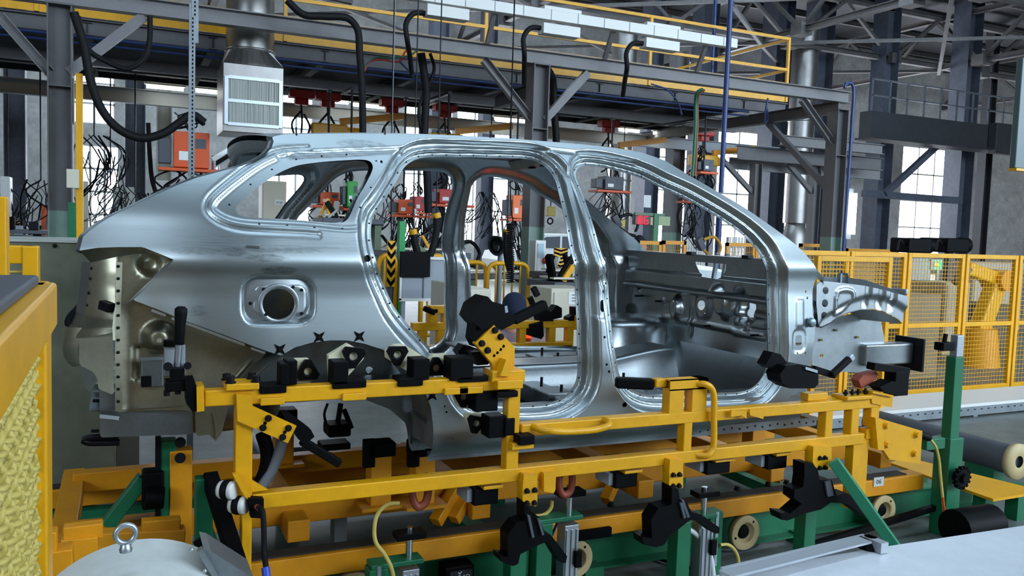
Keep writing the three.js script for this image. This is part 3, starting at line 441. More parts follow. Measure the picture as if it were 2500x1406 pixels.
  { const k = part(car, 'pressed_cup', [bb(...Z(343, 944, .69).toArray(), ...Z(400, 874, .715).toArray(), .006)], steelIn); part(k, 'cup_slot', bb(...Z(344, 944, .71).toArray(), ...Z(370, 918, .722).toArray(), .003), M.black); part(k, 'cup_rim', bar(Z(343, 876, .72), Z(400, 874, .72), .012, .012), steel); };
  // outer tail bulge and dark tail panel
  both('tail_bulge', surf((u, v) => { const o = [[160, 792], [155, 822], [153, 850], [160, 872], [172, 885], [193, 893]], q = [[205, 800], [196, 822], [191, 845], [191, 862], [192, 880], [196, 893]]; const A = along(o.map(([a, b]) => Z(a, b, .50)), u), B = along(q.map(([a, b]) => Z(a, b, .64)), u); return A.lerp(B, v).add(V(-.02 * Math.sin(v * 3.14), 0, .02 * Math.sin(v * 3.14))); }, 20, 10), warmReflect);
  both('bumper_mount_panel', px2([[190, 825], [230, 820], [275, 806], [277, 880], [279, 965], [240, 950], [238, 925], [228, 908], [195, 892], [191, 860]], (x, y) => .64 + .5 * (x + 1.83), { z0: .65 }), warmReflect);
  part(car, 'tail_seal', tube([[228, 708], [212, 730], [190, 755], [172, 775], [168, 790], [178, 806]].map(([a, b], i) => Z(a, b, .5 + i * .01)), .014, 8, 30), M.rubber);
  part(car, 'tail_hook', tube([[208, 765], [196, 790], [190, 800]].map(([a, b]) => Z(a, b, .55)), .01, 8), M.chrome);
  part(car, 'tail_clip', bar(Z(249, 743, .67), Z(272, 752, .70), .03, .03), M.bolt);
  part(car, 'rear_cross_panel', surf((u, v) => { const z = .62 * (1 - 2 * v), k = 1 - (1 - 2 * v) ** 2; return V(-1.80 - .05 * k + .04 * Math.sin(u * 3.1), 1.0 + u * .2, z); }, 12, 24), steelIn);
  // lower rail below the panel
  const r0 = Z(240, 950, .66), r1 = Z(280, 1010, .7);
  both('rear_rail', px2([[242, 950], [282, 955], [284, 1006], [470, 1004], [472, 1060], [245, 1068]], .66), steel);
  part(car, 'chrome_edge', bar(Z(245, 1015, .67), Z(292, 1020, .69), .012, .014), M.chrome);
  for (const [a, b] of [[232, 978], [230, 1000], [228, 1052]]) part(car, 'rail_stud', cyl(Z(a - 6, b, .64), Z(a + 14, b, .64), .006), M.bolt);
  part(car, 'tow_loop', tube([[290, 1066], [240, 1067], [212, 1070], [203, 1074], [212, 1080], [250, 1081], [292, 1080]].map(([a, b]) => Z(a, b, .62)), .012, 8, 40), M.bolt);
  part(car, 'mud_flange', px2([[476, 1000], [560, 985], [545, 1040], [528, 1078], [510, 1060], [478, 1066]], .69), warmReflect);
  // tailgate hinge corner with toothed strip
  part(car, 'toothed_seal', [bar(Z(522, 396, -.52), Z(562, 372, -.52), .05, .05), ...Array.from({ length: 12 }, (_, i) => { const p = Z(526 + i * 3.2, 400 - i * 2, -.50); return box(p.x, p.y, p.z, .012, .03, .03); })], M.white);
}
// ---- front: apron, wheel well, rail ----
{
  const dkA = steel;
  const ap = [[1986, 694], [2000, 685], [2050, 690], [2106, 697], [2150, 707], [2195, 719], [2209, 722], [2209, 730], [2205, 787], [2186, 775], [2159, 760], [2130, 753], [2100, 754], [2068, 763], [2042, 775], [2027, 787], [2006, 797], [1994, 796], [1990, 790], [1985, 740]];
  const apS = (x, y) => .735 - .05 * (x - 1.45), arch = [[2006, 800], [2027, 789], [2042, 777], [2068, 765], [2100, 756], [2130, 755], [2159, 762], [2186, 777], [2205, 790]];
  const AL = arch.map(([a, b]) => { const p = Z(a, b, .70); return [p.x, p.y]; }), bp = [[2028, 715], [2034, 708], [2063, 708], [2070, 716], [2068, 735], [2034, 764], [2026, 760]].map(([a, b]) => { const p = Z(a, b, .71); return [p.x, p.y]; }), BP = smooth(bp, 3);
  const g = px2(ap, apS, { z0: .7, step: .007, holes: [circ(2007.5, 708, 7.5, 16, 9), circ(2006, 739, 7.5, 16, 9.5), circ(2004, 769, 7.5, 16, 9), circ(2035, 731, 3.2, 12, 4), circ(2174, 729, 3.3, 12, 4), [[1998, 686], [2003, 687], [2003, 694], [1998, 694]], [[1993, 786], [1998, 786], [1998, 795], [1993, 795]]], dz: (x, y) => { const d = dLine(AL, x, y), q = sdPoly(BP, x, y); let z = .022 * ss(.05, .085, d); z += .008 * (ss(.014, .007, Math.abs(q))); for (const rx of [1.80, 1.905, 1.995]) z -= .014 * ss(.03, .012, Math.abs(x - rx)) * ss(1.24, 1.30, y); return z; } });
  both('front_apron', g, steel); both('apron_inner_sheet', px2(ap, (x, y) => .54 - .05 * (x - 1.45), { z0: .54, step: .03 }), dkA);
  const A = arch.map(([a, b]) => Z(a, b, .705)), B = A.map(p => V(p.x, p.y - .01, .42)); const dk = steel;
  both('wheel_well_roof', loft(A, B, 24), dk);
  both('wheel_well_wall', px2([[1975, 800], [2010, 790], [2060, 770], [2110, 760], [2150, 780], [2160, 830], [2140, 890], [2120, 910], [1985, 905]], .43, { holes: [circ(2006, 868, 5)] }), dk);
  for (const [a, b] of [[2006, 830], [2042, 806], [2095, 823]]) part(car, 'well_stud', cyl(Z(a, b, .435), Z(a, b, .445), .007, .007, 10), M.hoseY);
  // inner edge of the bonnet opening on top of the apron
  const t0 = [[1995, 660], [2010, 676], [2060, 676], [2115, 684], [2180, 706], [2212, 716]].map(([a, b]) => Z(a, b, .64)), t1 = [[1996, 682], [2012, 686], [2060, 691], [2115, 699], [2180, 718], [2210, 724]].map(([a, b]) => Z(a, b, .71));
  both('apron_top', loft(t0, t1, 30), steel); both('apron_lip', loft(t0, t0.map(p => V(p.x, p.y - .03, p.z - .01)), 30), steel);
  { const bm = S(0x7d8c94, .4, .8), k = part(car, 'apron_bracket', bb(...Z(2048, 671, .66).toArray(), ...Z(2072, 667, .72).toArray()), bm); part(k, 'bracket_leg', bb(...Z(2048, 690, .70).toArray(), ...Z(2053, 668, .72).toArray()), bm); part(k, 'bracket_leg', bb(...Z(2063, 690, .70).toArray(), ...Z(2072, 670, .72).toArray()), bm); }
  part(car, 'apron_front_cap', bb(...Z(2180, 716, .60).toArray(), ...Z(2212, 706, .70).toArray(), .01), steel);
  // front longitudinal with crash plate
  const q0 = Z(2140, 835, .45), q1 = Z(2222, 895, .45);
  const fr = part(car, 'front_rail', bb(q0.x - .1, q1.y + .02, .38, q1.x, q0.y - .01, .47, .012), steelIn); part(fr, 'end_plate', bb(q1.x, q1.y - .02, .33, q1.x + .02, q0.y + .02, .53, .008), M.bolt);
  part(car, 'front_rail', bb(q0.x - .5, q1.y + .02, -.47, q1.x, q0.y - .01, -.38, .012), steelIn);
  for (const [a, b] of [[2215, 838], [2217, 890]]) { const p = Z(a, b, .5); part(fr, 'plate_hole', cyl(V(q1.x + .018, p.y, .5), V(q1.x + .024, p.y, .5), .012), M.chrome); }
  const hs = Z(1979, 787, .80); part(car, 'door_check_boss', lathe([[0, .02], [.017, .02], [.022, .014], [.024, 0]], hs, V(hs.x, hs.y, hs.z + 1), 20), S(0x7f8d95, .4, .9));
}
// ---- inside: bulkhead, floor, tunnel, cross members ----
{
  const XF = 1.285, zy = L => L.map(([a, b]) => { const p = X(a, b, XF); return [p.z, p.y]; });
  const hole = [zy([[1711, 640], [1713, 633], [1788, 637], [1786, 660], [1775, 682], [1735, 676], [1722, 665]]), zy(circ(1719, 745, 9, 18, 12)), zy([[1820, 728], [1835, 728], [1835, 775], [1818, 775]]), zy(circ(1727, 736, 2, 8)), zy(circ(1727, 764, 2, 8))];
  const pods = [[1773, 737, .075, .10, .055], [1655, 752, .06, .075, .04], [1826, 752, .06, .12, -.03], [1719, 745, .08, .10, .02], [1560, 710, .02, .02, .012], [1620, 735, .02, .02, .012]].map(([a, b, w, h, d]) => { const p = X(a, b, XF); return [p.z, p.y, w, h, d]; });
  const sl = zy([[1550, 690], [1600, 698], [1700, 710], [1900, 735]]);
  const fw = sheet({ outer: [[-.76, .86], [.76, .86], [.76, 1.50], [-.76, 1.50]], holes: hole, step: .012, pos: (z, y) => {
    let x = XF + .0 * y - .06 * ss(1.30, 1.315, y) + .02 * ss(1.39, 1.40, y); for (const [pz, py, w, h, d] of pods) { const r = Math.hypot((z - pz) / w, (y - py) / h); x -= d * ss(1.1, .55, r); }
    x -= .012 * ss(.02, .008, Math.abs(y - 1.12)) * ss(.35, .3, Math.abs(z)) + .01 * ss(.018, .006, Math.abs(z + .05)) * ss(1.02, 1.06, y) * ss(1.26, 1.22, y); for (const zz of [.35, .44, .53]) x -= .012 * ss(.02, .01, Math.abs(y - (.9 + zz * .6))) * ss(.6, .55, z) * ss(.3, .34, z);
    return [x, y, z];
  } });
  part(car, 'bulkhead', fw, steelIn, true);
  part(car, 'cowl_top', [bb(XF - .05, 1.495, -.76, XF + .02, 1.51, .76), bb(XF - .055, 1.47, -.76, XF - .045, 1.51, .76)], steel);
  for (const [a, b] of [[1688, 606], [1825, 620]]) { const p = X(a, b, XF - .05); part(car, 'cowl_clip', box(p.x, 1.515, p.z, .04, .02, .05, .004), M.bolt); }
  part(car, 'cowl_ledge', surf((u, v) => V(XF - .055 - .02 * Math.sin(v * 3.14), 1.315 - .035 * v, .74 - 1.48 * u), 30, 6), steelIn);
  for (const [a, b] of [[1676, 637], [1815, 646], [1548, 672], [1567, 678]]) { const p = X(a, b, XF - .03); part(car, 'cowl_clip', box(p.x, p.y, p.z, .015, .025, .03, .003), M.black); }
  for (const [a, b] of [[1738, 795], [1855, 818], [1570, 722], [1620, 735]]) { const p = X(a, b, XF); part(car, 'weld_stud', cyl(V(p.x - .06, p.y, p.z), V(p.x, p.y, p.z), .006), M.bolt); }
  // struts seen through the cowl window
  for (const z of [[1745, 660], [1768, 662]]) { const p = X(z[0], z[1], XF + .12); part(car, 'cowl_strut', bar(V(p.x, p.y - .12, p.z - .02), V(p.x, p.y + .1, p.z + .02), .02, .02), steel); }
  part(car, 'scuttle_panel', surf((u, v) => V(XF + .1 + .3 * v, 1.36 - .1 * v, .6 - 1.2 * u), 8, 6), S(0x7f979f, .4, .9));
  // toe board and floor
  part(car, 'toe_board', surf((u, v) => V(.98 + .33 * v, .79 + .24 * v * v, .74 - 1.48 * u), 30, 10), steelIn);
  const fz = (x, z) => .79 + .012 * ss(.02, .008, Math.abs(((x * 4 + 20) % 1) - .5) * .25) * ss(.2, .24, Math.abs(z)) * ss(.62, .58, Math.abs(z)) + (Math.abs(z) < .26 ? (.15 + .06 * ss(.5, 1.05, x)) * ss(.21, .10, Math.abs(z)) : 0);
  part(car, 'floor_pan', surf((u, v) => { const x = -.45 + 1.5 * u, z = .74 - 1.48 * v; return V(x, fz(x, z), z); }, 120, 100), steelIn);
  part(car, 'rear_floor', surf((u, v) => { const x = -.45 - 1.35 * u, z = .70 - 1.4 * v; return V(x, .90 + .1 * ss(0, .12, u) - .05 * ss(.3, .7, u) + .015 * ss(.02, .01, Math.abs(((v * 8) % 1) - .5) * .1), z); }, 30, 60), steelIn);
  part(car, 'heel_board', bb(-.47, .79, -.7, -.44, .97, .7), steel);
  for (const x of [.12, .58]) for (const s of [1, -1]) { const k = part(car, 'seat_cross_member', bb(x - .06, .79, s * .2, x + .06, .875, s * .66, .012), steel); part(k, 'mount_stud', [cyl(V(x, .87, s * .35), V(x, .92, s * .35), .007), cyl(V(x, .87, s * .55), V(x, .92, s * .55), .007)], M.bolt); }
  const bk = Z(1350, 970, .5); part(car, 'seat_bracket', [bb(bk.x - .07, .80, .42, bk.x + .07, .89, .58, .01)], steelIn);
  part(car, 'tunnel_bridge', bb(-.2, 1.02, -.12, .1, 1.035, .12, .005), steelIn);
  part(car, 'dash_cross_brace', surf((u, v) => { const t = v * 6.283; return V(.95 + .3 * u + .05 * Math.cos(t), 1.05 - .06 * u + .045 * Math.sin(t), -.66 + .34 * u); }, 16, 14), steelIn);
  const wl = X(1650, 850, 1.15); part(car, 'front_wheel_box', lathe([[.0, .30], [.2, .29], [.27, .24], [.3, 0]], V(1.12, .82, -.5), V(1.12, 2, -.5), 28), steelIn);
  // spare wheel well under the rear floor
  part(car, 'spare_wheel_well', lathe([[0, -.2], [.22, -.2], [.3, -.17], [.33, 0]], V(-1.35, .93, 0), V(-1.35, 2, 0), 36), steelIn);
  for (const s of [1, -1]) part(car, 'under_rail', bb(-.5, .72, s * .42 - .05, 1.2, .79, s * .42 + .05, .01), steelIn);
}
// ---------- yellow clamping jig in front of the car ----------
const zJ = 1.05, hz = .055;
const jig = thing('clamping_jig', 'yellow square-tube clamping jig with black locating blocks in front of the car', 'jig', V(0, .68, zJ));
const jrail = (t, name, a, b, w, h, z = zJ, mat = M.yellow) => { const p = Z(...a, z), q = Z(...b, z); return part(t, name, bar(p, q, w, h, .005), mat); };
const hrail = (t, name, x0, x1, y, w, h, z, mat = M.yellow) => part(t, name, bb(x0, y - h / 2, z - w / 2, x1, y + h / 2, z + w / 2, .005), mat);
const pl = (t, name, L, z, th, mat = M.yellow, holes) => part(t, name, plate(pp(L, z + th / 2), V(0, 0, -th), (holes || []).map(h => pp(h, z + th / 2))), mat);
const xz = (px, py, z = zJ) => Z(px, py, z).x, yz = (px, py, z = zJ) => Z(px, py, z).y;
const yT = 1.048, yU = .862, yL = .695;
hrail(jig, 'top_rail', xz(498, 972), xz(1262, 930), yT, hz, .052, zJ);
hrail(jig, 'bottom_rail', xz(612, 1222), xz(2100, 1065), yL, hz, .052, zJ);
hrail(jig, 'middle_rail', xz(1266, 1046), xz(2140, 982), yU, hz, .048, zJ);
for (const [a, b, t, y0, y1, w] of [[593, 1090, 0, yL - .026, yT, .055], [1248, 1000, 1, yL, yT + .02, .052], [1671, 1060, 2, yL, yU, .042], [2014, 1035, 3, yL - .02, yU, .045], [2078, 1025, 4, yL, yU, .05], [2126, 1015, 5, yL + .05, yU, .055]]) { const x = xz(a, b); part(jig, 'post', bb(x - w / 2, y0, zJ - .0255, x + w / 2, y1, zJ + .0255, .005), M.yellow); }
// end blocks and plates
pl(jig, 'end_block', [[480, 945], [498, 942], [499, 1003], [481, 1006]], zJ, .085);
pl(jig, 'end_block', [[2125, 957], [2180, 968], [2178, 995], [2130, 985]], zJ, .07);
pl(jig, 'end_block', [[2131, 955], [2182, 965], [2182, 970], [2131, 960]], zJ, .1);
part(jig, 'end_bracket', bar(Z(2105, 1058, zJ), Z(2160, 1050, zJ), .05, .05, .004), M.yellow);
{ const p = pl(jig, 'stop_plate', [[2150, 1022], [2252, 1052], [2247, 1132], [2172, 1122], [2157, 1098]], zJ + .03, .02); for (const [a, b] of [[2163, 1038], [2164, 1085], [2237, 1060], [2232, 1106]]) part(p, 'plate_bolt', hexBolt(Z(a, b, zJ + .04), V(0, 0, 1), .014, .012), M.yellow); }
pl(jig, 'stop_flange', [[2137, 1020], [2152, 1022], [2160, 1100], [2144, 1098]], zJ + .03, .05);
// upright stubs with cap tube and vertical handle
for (const [a, b] of [[1625, 1661], [1680, 1716]]) { const x0 = xz(a, 975), x1 = xz(b, 975); part(jig, 'stub_post', bb(x0, yU, zJ - .027, x1, yz(1640, 950), zJ + .027, .004), M.yellow); }
{ const y0 = yz(1640, 950), y1 = yz(1640, 924), x0 = xz(1626, 940), x1 = xz(1718, 940), t = .005; part(jig, 'cap_tube', [bb(x0, y0, zJ - .03, x1, y0 + t, zJ + .03), bb(x0, y1 - t, zJ - .03, x1, y1, zJ + .03), bb(x0, y0, zJ + .025, x1, y1, zJ + .03), bb(x0, y0, zJ - .03, x1, y1, zJ - .025), bb(x1 - .05, y0, zJ - .03, x1, y1, zJ + .03)], M.yellow); part(jig, 'cap_block', bb(xz(1603, 930), y0 + .01, zJ - .04, x0 + .005, y1, zJ + .0, .004), M.yellow);
  part(jig, 'black_arm', bar(V(xz(1530, 912), y1 - .02, zJ - .08), V(xz(1606, 930), y1 - .025, zJ - .03), .05, .045, .01), M.black); }
part(jig, 'handle', tube([[1700, 937], [1722, 938], [1737, 948], [1743, 968], [1743, 1020], [1743, 1070], [1740, 1096], [1727, 1112], [1700, 1110]].map(([a, b], i) => Z(a, b, zJ + (i === 0 || i === 8 ? .02 : .05))), .0135, 12, 60), M.yellow);
part(jig, 'handle', tube([[1300, 1040], [1316, 1047], [1345, 1052], [1400, 1053], [1462, 1047], [1486, 1038], [1484, 1028], [1474, 1024]].map(([a, b], i) => Z(a, b, zJ + [.02, .05, .08, .08, .08, .08, .05, .02][i])), .0135, 12, 60), M.yellow);
for (const L of [[[1786, 1001], [1823, 1003], [1823, 1022], [1810, 1014], [1785, 1018]], [[1830, 999], [1864, 1005], [1864, 1023], [1832, 1014]]]) pl(jig, 'tie_lug', L, zJ + .05, .01);
// left bracket plate with bolts
{ const p = pl(jig, 'bracket_plate', [[577, 962], [615, 963], [616, 991], [724, 1040], [703, 1082], [580, 1028]], zJ + .038, .012);
  for (const [a, b] of [[655, 1021], [642, 1044], [704, 1045], [690, 1067]]) part(p, 'bracket_bolt', hexBolt(Z(a, b, zJ + .044), V(0, 0, 1), .0085, .009), M.bolt);
  for (const [a, b] of [[647, 1033], [695, 1055]]) part(p, 'painted_bolt_hole', cyl(Z(a, b, zJ + .04), Z(a, b, zJ + .0455), .006, .006, 10), M.blackMat); }  // holes are black discs, their inner shade painted on
part(jig, 'clamp_arm', merge(plate(pp([[690, 1008], [704, 1008], [760, 1050], [768, 1066], [745, 1085], [728, 1072]], zJ + .0), V(0, 0, -.05)), bar(Z(735, 1075, zJ - .03), Z(830, 1132, zJ - .03), .03, .03, .006)), M.black);
{ const p = part(jig, 'rail_plate', bb(xz(548, 945), yT + .026, zJ - .05, xz(628, 940), yT + .048, zJ + .05, .004), M.yellow); for (const [a, b] of [[556, 932], [560, 938], [618, 928], [622, 934]]) part(p, 'plate_bolt', hexBolt(V(xz(a, b), yT + .048, zJ + (b > 933 ? .03 : -.03)), V(0, 1, 0), .013, .014), M.bolt); }
// lower left corner: gusset, weld plate, guide rollers, connector
pl(jig, 'gusset', [[612, 1170], [655, 1196], [612, 1202]], zJ + .02, .012);
pl(jig, 'corner_plate', [[568, 1158], [580, 1156], [612, 1212], [604, 1220], [590, 1200]], zJ + .04, .02);
for (const [a, b] of [[555, 1196], [583, 1232]]) { const c = Z(a, b, zJ + .02); const r = part(jig, 'guide_roller', lathe([[0, -.028], [.026, -.028], [.03, -.02], [.03, .02], [.026, .028], [0, .028]], c, V(c.x + .8, c.y, c.z + .6), 24), M.whiteBox); part(r, 'roller_tyre', lathe([[.031, -.012], [.033, 0], [.031, .012]], c, V(c.x + .8, c.y, c.z + .6), 24), M.rubber); }
pl(jig, 'connector_plate', [[606, 1216], [644, 1218], [645, 1266], [612, 1264]], zJ + .045, .03, M.black);
part(jig, 'plug_cable', tube([[630, 1238], [640, 1246], [644, 1290], [645, 1350], [648, 1375], [655, 1420]].map(([a, b], i) => Z(a, b, zJ + .09 + .02 * i)), .009, 8, 40), M.rubber);
part(jig, 'plug', cyl(Z(627, 1237, zJ + .06), Z(634, 1242, zJ + .1), .009), M.copper);
part(jig, 'blue_plug', cyl(Z(648, 1385, zJ + .18), Z(652, 1420, zJ + .2), .013), M.blue);
// angled plate tower with the big black toggle clamp
{ const p = pl(jig, 'tower_plate', [[1160, 839], [1206, 793], [1257, 849], [1255, 908], [1208, 912], [1201, 887]], zJ, .03);
  for (const [a, b] of [[1208, 806], [1222, 822], [1176, 838], [1190, 855]]) part(p, 'tower_bolt', hexBolt(Z(a, b, zJ + .015), V(0, 0, 1), .0095, .01), M.bolt);
  for (const [a, b] of [[1229, 845], [1222, 853], [1214, 861], [1206, 868]]) part(p, 'painted_tower_hole', cyl(Z(a, b, zJ + .012), Z(a, b, zJ + .0165), .006, .006, 10), M.blackMat);  // no real openings: black discs carry the shade of the holes
  part(jig, 'tower_gusset', plate([Z(1222, 873, zJ + .015), Z(1235, 914, zJ + .015), Z(1208, 912, zJ + .015)].map(v => v), V(0, 0, .05)), M.yellow);
  part(jig, 'tower_base', bb(xz(1190, 925), yT + .005, zJ - .05, xz(1270, 925), yT + .05, zJ + .045, .005), M.yellow);
  part(jig, 'tower_foot', bb(xz(1196, 940), yT - .015, zJ + .02, xz(1258, 936), yT + .018, zJ + .07, .004), M.yellow); }
const big = part(jig, 'toggle_clamp', merge(
  plate(pp([[1150, 776], [1161, 745], [1191, 724], [1202, 736], [1238, 746], [1241, 764], [1199, 797], [1178, 806], [1163, 792]], zJ + .02), V(0, 0, -.12)),
  plate(pp([[1199, 797], [1241, 764], [1262, 770], [1256, 790], [1225, 806]], zJ - .0), V(0, 0, -.1)),
  plate(pp([[1163, 792], [1200, 800], [1176, 838], [1168, 850], [1158, 830]], zJ - .0), V(0, 0, -.09)),
  bar(Z(1252, 782, zJ - .03), Z(1332, 742, zJ - .03), .04, .035, .006), bar(Z(1312, 722, zJ - .06), Z(1302, 702, zJ - .06), .02, .02)), M.black);
part(big, 'steel_cheek', plate(pp([[1232, 748], [1238, 746], [1241, 762], [1234, 764]], zJ + .022), V(0, 0, -.125)), M.zinc);
part(jig, 'clamp_pad_block', merge(plate(pp([[1132, 842], [1152, 846], [1190, 862], [1176, 880], [1130, 876], [1118, 860]], zJ - .1), V(0, 0, -.06)), plate(pp([[1150, 860], [1172, 858], [1200, 876], [1192, 890], [1165, 892]], zJ - .02), V(0, 0, -.06))), M.black);
// locating blocks with pale pads and triangular ring seats
function locator(pad, ringC, rs, blocks, dir = 1) {
  const zc = zJ - .075, b = part(jig, 'locating_block', blocks.map(([x0, y0, x1, y1, zb = -.04, th = .08]) => { const p = Z(x0, y1, zJ), q = Z(x1, y0, zJ); return bb(p.x, p.y, zJ + zb, q.x, q.y, zJ + zb + th, .004); }), M.black);
  part(b, 'pad', plate(pp(pad, zc), V(0, 0, -.03)), M.padWhite).userData.label = 'pale plastic locating pad';
  const c = Z(...ringC, zc + .002), tri = []; for (let k = 0; k < 3; k++) { const t = rs[1] + k * 2.094, r = rs[0] * 1.22; for (const e of [-.24, .24]) tri.push(V(c.x + r * Math.cos(t + e), c.y + r * Math.sin(t + e), c.z)); }
  const hole = circ(c.x, c.y, rs[0] * .5, 18).map(([x, y]) => V(x, y, c.z)); part(b, 'ring_seat', plate(tri, V(0, 0, .018), [hole]), M.black); part(b, 'ring_bore', ring(V(c.x, c.y, c.z + .012), V(0, 0, 1), rs[0] * .5, .004, 20), M.bolt);
}
locator([[692, 877], [754, 876], [771, 900], [768, 920], [757, 935], [700, 935]], [750, 905], [.034, 1.57], [[680, 884, 700, 935], [696, 878, 724, 938, -.06], [630, 934, 695, 957]]);
locator([[802, 868], [850, 839], [888, 860], [888, 876], [848, 920], [805, 930]], [861, 868], [.036, .4], [[806, 878, 845, 936], [806, 922, 888, 945]]);
locator([[944, 858], [965, 842], [987, 841], [1030, 868], [1004, 910], [990, 903], [945, 875]], [968, 864], [.034, 2.6], [[1000, 872, 1041, 924], [964, 916, 1025, 940]]);
locator([[1044, 884], [1058, 866], [1092, 864], [1092, 912], [1046, 914]], [1062, 897], [.033, 1.57], [[1090, 868, 1147, 926], [1110, 912, 1184, 930]]);
locator([[1107, 958], [1112, 950], [1160, 950], [1158, 996], [1126, 998], [1118, 990]], [1129, 968], [.032, -1.57], [[1156, 950, 1212, 1004, -.06], [1200, 948, 1252, 966, -.03, .08]]);
locator([[1137, 1018], [1143, 1010], [1188, 1012], [1190, 1058], [1158, 1058]], [1160, 1032], [.032, .3], [[1188, 1012, 1232, 1068, -.06], [1225, 1016, 1250, 1060, -.05], [1246, 1050, 1284, 1076, -.02, .1]]);
part(jig, 'rest_pad', bb(xz(1234, 1085), yz(1234, 1090), zJ - .03, xz(1287, 1085), yz(1234, 1074), zJ + .06, .004), M.yellow);
for (const [a, b] of [[1120, 930], [1085, 935], [640, 960], [838, 948]]) part(jig, 'shim_plate', bb(xz(a - 8, b), yT - .03, zJ + .02, xz(a + 50, b), yT - .005, zJ + .04, .003), M.yellow);
// small upright toggle clamp with black lever, left end
{ const z0 = zJ - .02, t = part(jig, 'hand_clamp', [bb(xz(402, 945, z0), yz(402, 952, z0), z0 - .04, xz(458, 945, z0), yz(402, 928, z0), z0 + .04, .004), bb(xz(415, 900, z0), yz(415, 930, z0), z0 - .03, xz(450, 900, z0), yz(415, 898, z0), z0 + .03, .005)], M.black); part(t, 'jaw', bb(xz(400, 845, z0), yz(400, 850, z0), z0 - .05, xz(445, 845, z0), yz(400, 833, z0), z0 - .02, .004), M.black);
  part(t, 'mount_plate', [bb(xz(402, 900, z0), yz(402, 925, z0), z0 - .06, xz(455, 900, z0), yz(402, 848, z0), z0 - .045, .003)], M.grey);
  part(t, 'lever', cyl(Z(433, 893, z0 + .02), Z(437, 838, z0 + .03), .011, .011, 12), M.zinc); part(t, 'grip', lathe([[0, 0], [.015, .002], [.016, .06], [.019, .1], [.019, .115], [.012, .122], [0, .123]], Z(437, 842, z0 + .03), Z(441, 775, z0 + .035), 18), M.rubber);
  part(t, 'pivot', [cyl(Z(410, 895, z0 - .03), Z(410, 895, z0 + .04), .014), cyl(Z(458, 893, z0 - .03), Z(458, 893, z0 + .04), .012)], M.bolt); part(t, 'clamp_bolt', [cyl(Z(407, 952, z0 + .02), Z(407, 966, z0 + .02), .009), cyl(Z(434, 952, z0 + .02), Z(434, 962, z0 + .02), .009)], M.bolt); }
part(jig, 'end_clamp_block', plate(pp([[452, 928], [474, 926], [481, 945], [481, 1004], [470, 1006], [455, 985]], zJ + .03), V(0, 0, -.08)), M.black);
// black clamps hanging under the bottom rail
const mp = (L, k, ox, oy) => L.map(([a, b]) => [ox + a / k, oy + b / k]), kz = 2.929;
const hang = (br, bolts, body, cheek) => {
  const b = pl(jig, 'clamp_bracket', br, zJ + .035, .05); for (const [x, y] of bolts) part(b, 'bracket_bolt', hexBolt(Z(x, y, zJ + .06), V(0, 0, 1), .008, .009), M.bolt);
  const c = part(b, 'drop_clamp', plate(pp(body, zJ + .09), V(0, 0, -.07)), M.black); for (const q of cheek) part(b, 'clamp_cheek', plate(pp(q, zJ + .1), V(0, 0, -.015)), M.greyDk);
};
hang([[1279, 1158], [1312, 1160], [1312, 1232], [1308, 1236], [1276, 1230], [1276, 1195]], [[1286, 1198], [1305, 1196], [1286, 1228], [1304, 1227]],
  mp([[1320, 880], [1360, 930], [1375, 995], [1425, 985], [1465, 1095], [1510, 1115], [1625, 1265], [1615, 1315], [1580, 1310], [1490, 1160], [1430, 1180], [1290, 1250], [1275, 1320], [1240, 1335], [1190, 1320], [1150, 1300], [1148, 1262], [1200, 1272], [1200, 1110], [1260, 1030], [1320, 1010]], kz, 830, 926), [mp([[1340, 970], [1360, 975], [1392, 1130], [1376, 1135]], kz, 830, 926), mp([[1412, 995], [1432, 1000], [1462, 1110], [1448, 1118]], kz, 830, 926)]);
hang([[1636, 1122], [1668, 1124], [1668, 1190], [1664, 1192], [1634, 1188], [1634, 1150]], [[1643, 1159], [1658, 1158], [1643, 1186], [1657, 1185]],
  [[1640, 1188], [1656, 1194], [1660, 1222], [1675, 1222], [1688, 1250], [1712, 1256], [1757, 1288], [1756, 1302], [1746, 1303], [1706, 1272], [1684, 1270], [1634, 1310], [1622, 1330], [1602, 1336], [1572, 1330], [1568, 1312], [1592, 1314], [1590, 1268], [1608, 1240], [1640, 1232]], [mp([[1660 - 1660 + 0, 880], [20, 885], [45, 990], [30, 995]], kz, 1660, 926), mp([[35, 860], [55, 868], [95, 985], [78, 990]], kz, 1652, 926)]);
hang([[1986, 1090], [2030, 1092], [2030, 1146], [1995, 1148], [1984, 1128]], [[2001, 1118], [2013, 1117], [2000, 1142], [2013, 1141]],
  mp([[890, 600], [940, 600], [985, 640], [1000, 720], [1085, 720], [1120, 830], [1200, 815], [1370, 940], [1360, 990], [1330, 985], [1200, 890], [1080, 880], [1010, 930], [890, 960], [770, 1010], [730, 1005], [718, 955], [790, 960], [870, 890], [815, 850], [820, 790], [880, 770], [890, 700]], kz, 1660, 926), [mp([[1040, 735], [1080, 725], [1100, 830], [1060, 840]], kz, 1660, 926)]);
for (const [a, b, c, d] of [[1165, 1172, 1214, 1214], [1505, 1136, 1550, 1174], [1725, 1112, 1774, 1142], [1872, 1096, 1912, 1130]]) { const p = Z(a, d, zJ - .06), q = Z(c, b, zJ - .06), m = (p.y + q.y) / 2 + .015; const k = part(jig, 'cushion_bracket', bb(p.x, m, zJ - .1, q.x, q.y, zJ + .0, .004), M.yellow); part(k, 'cushion', bb(p.x - .03, p.y - .02, zJ - .14, q.x - .01, m, zJ - .02, .006), M.black); part(k, 'cushion_plate', bb(p.x - .05, p.y - .01, zJ - .15, p.x - .02, m - .005, zJ - .04, .003), M.grey); }
pl(jig, 'lug_plate', [[1328, 1155], [1358, 1150], [1356, 1196], [1352, 1204], [1328, 1200]], zJ + .03, .04);
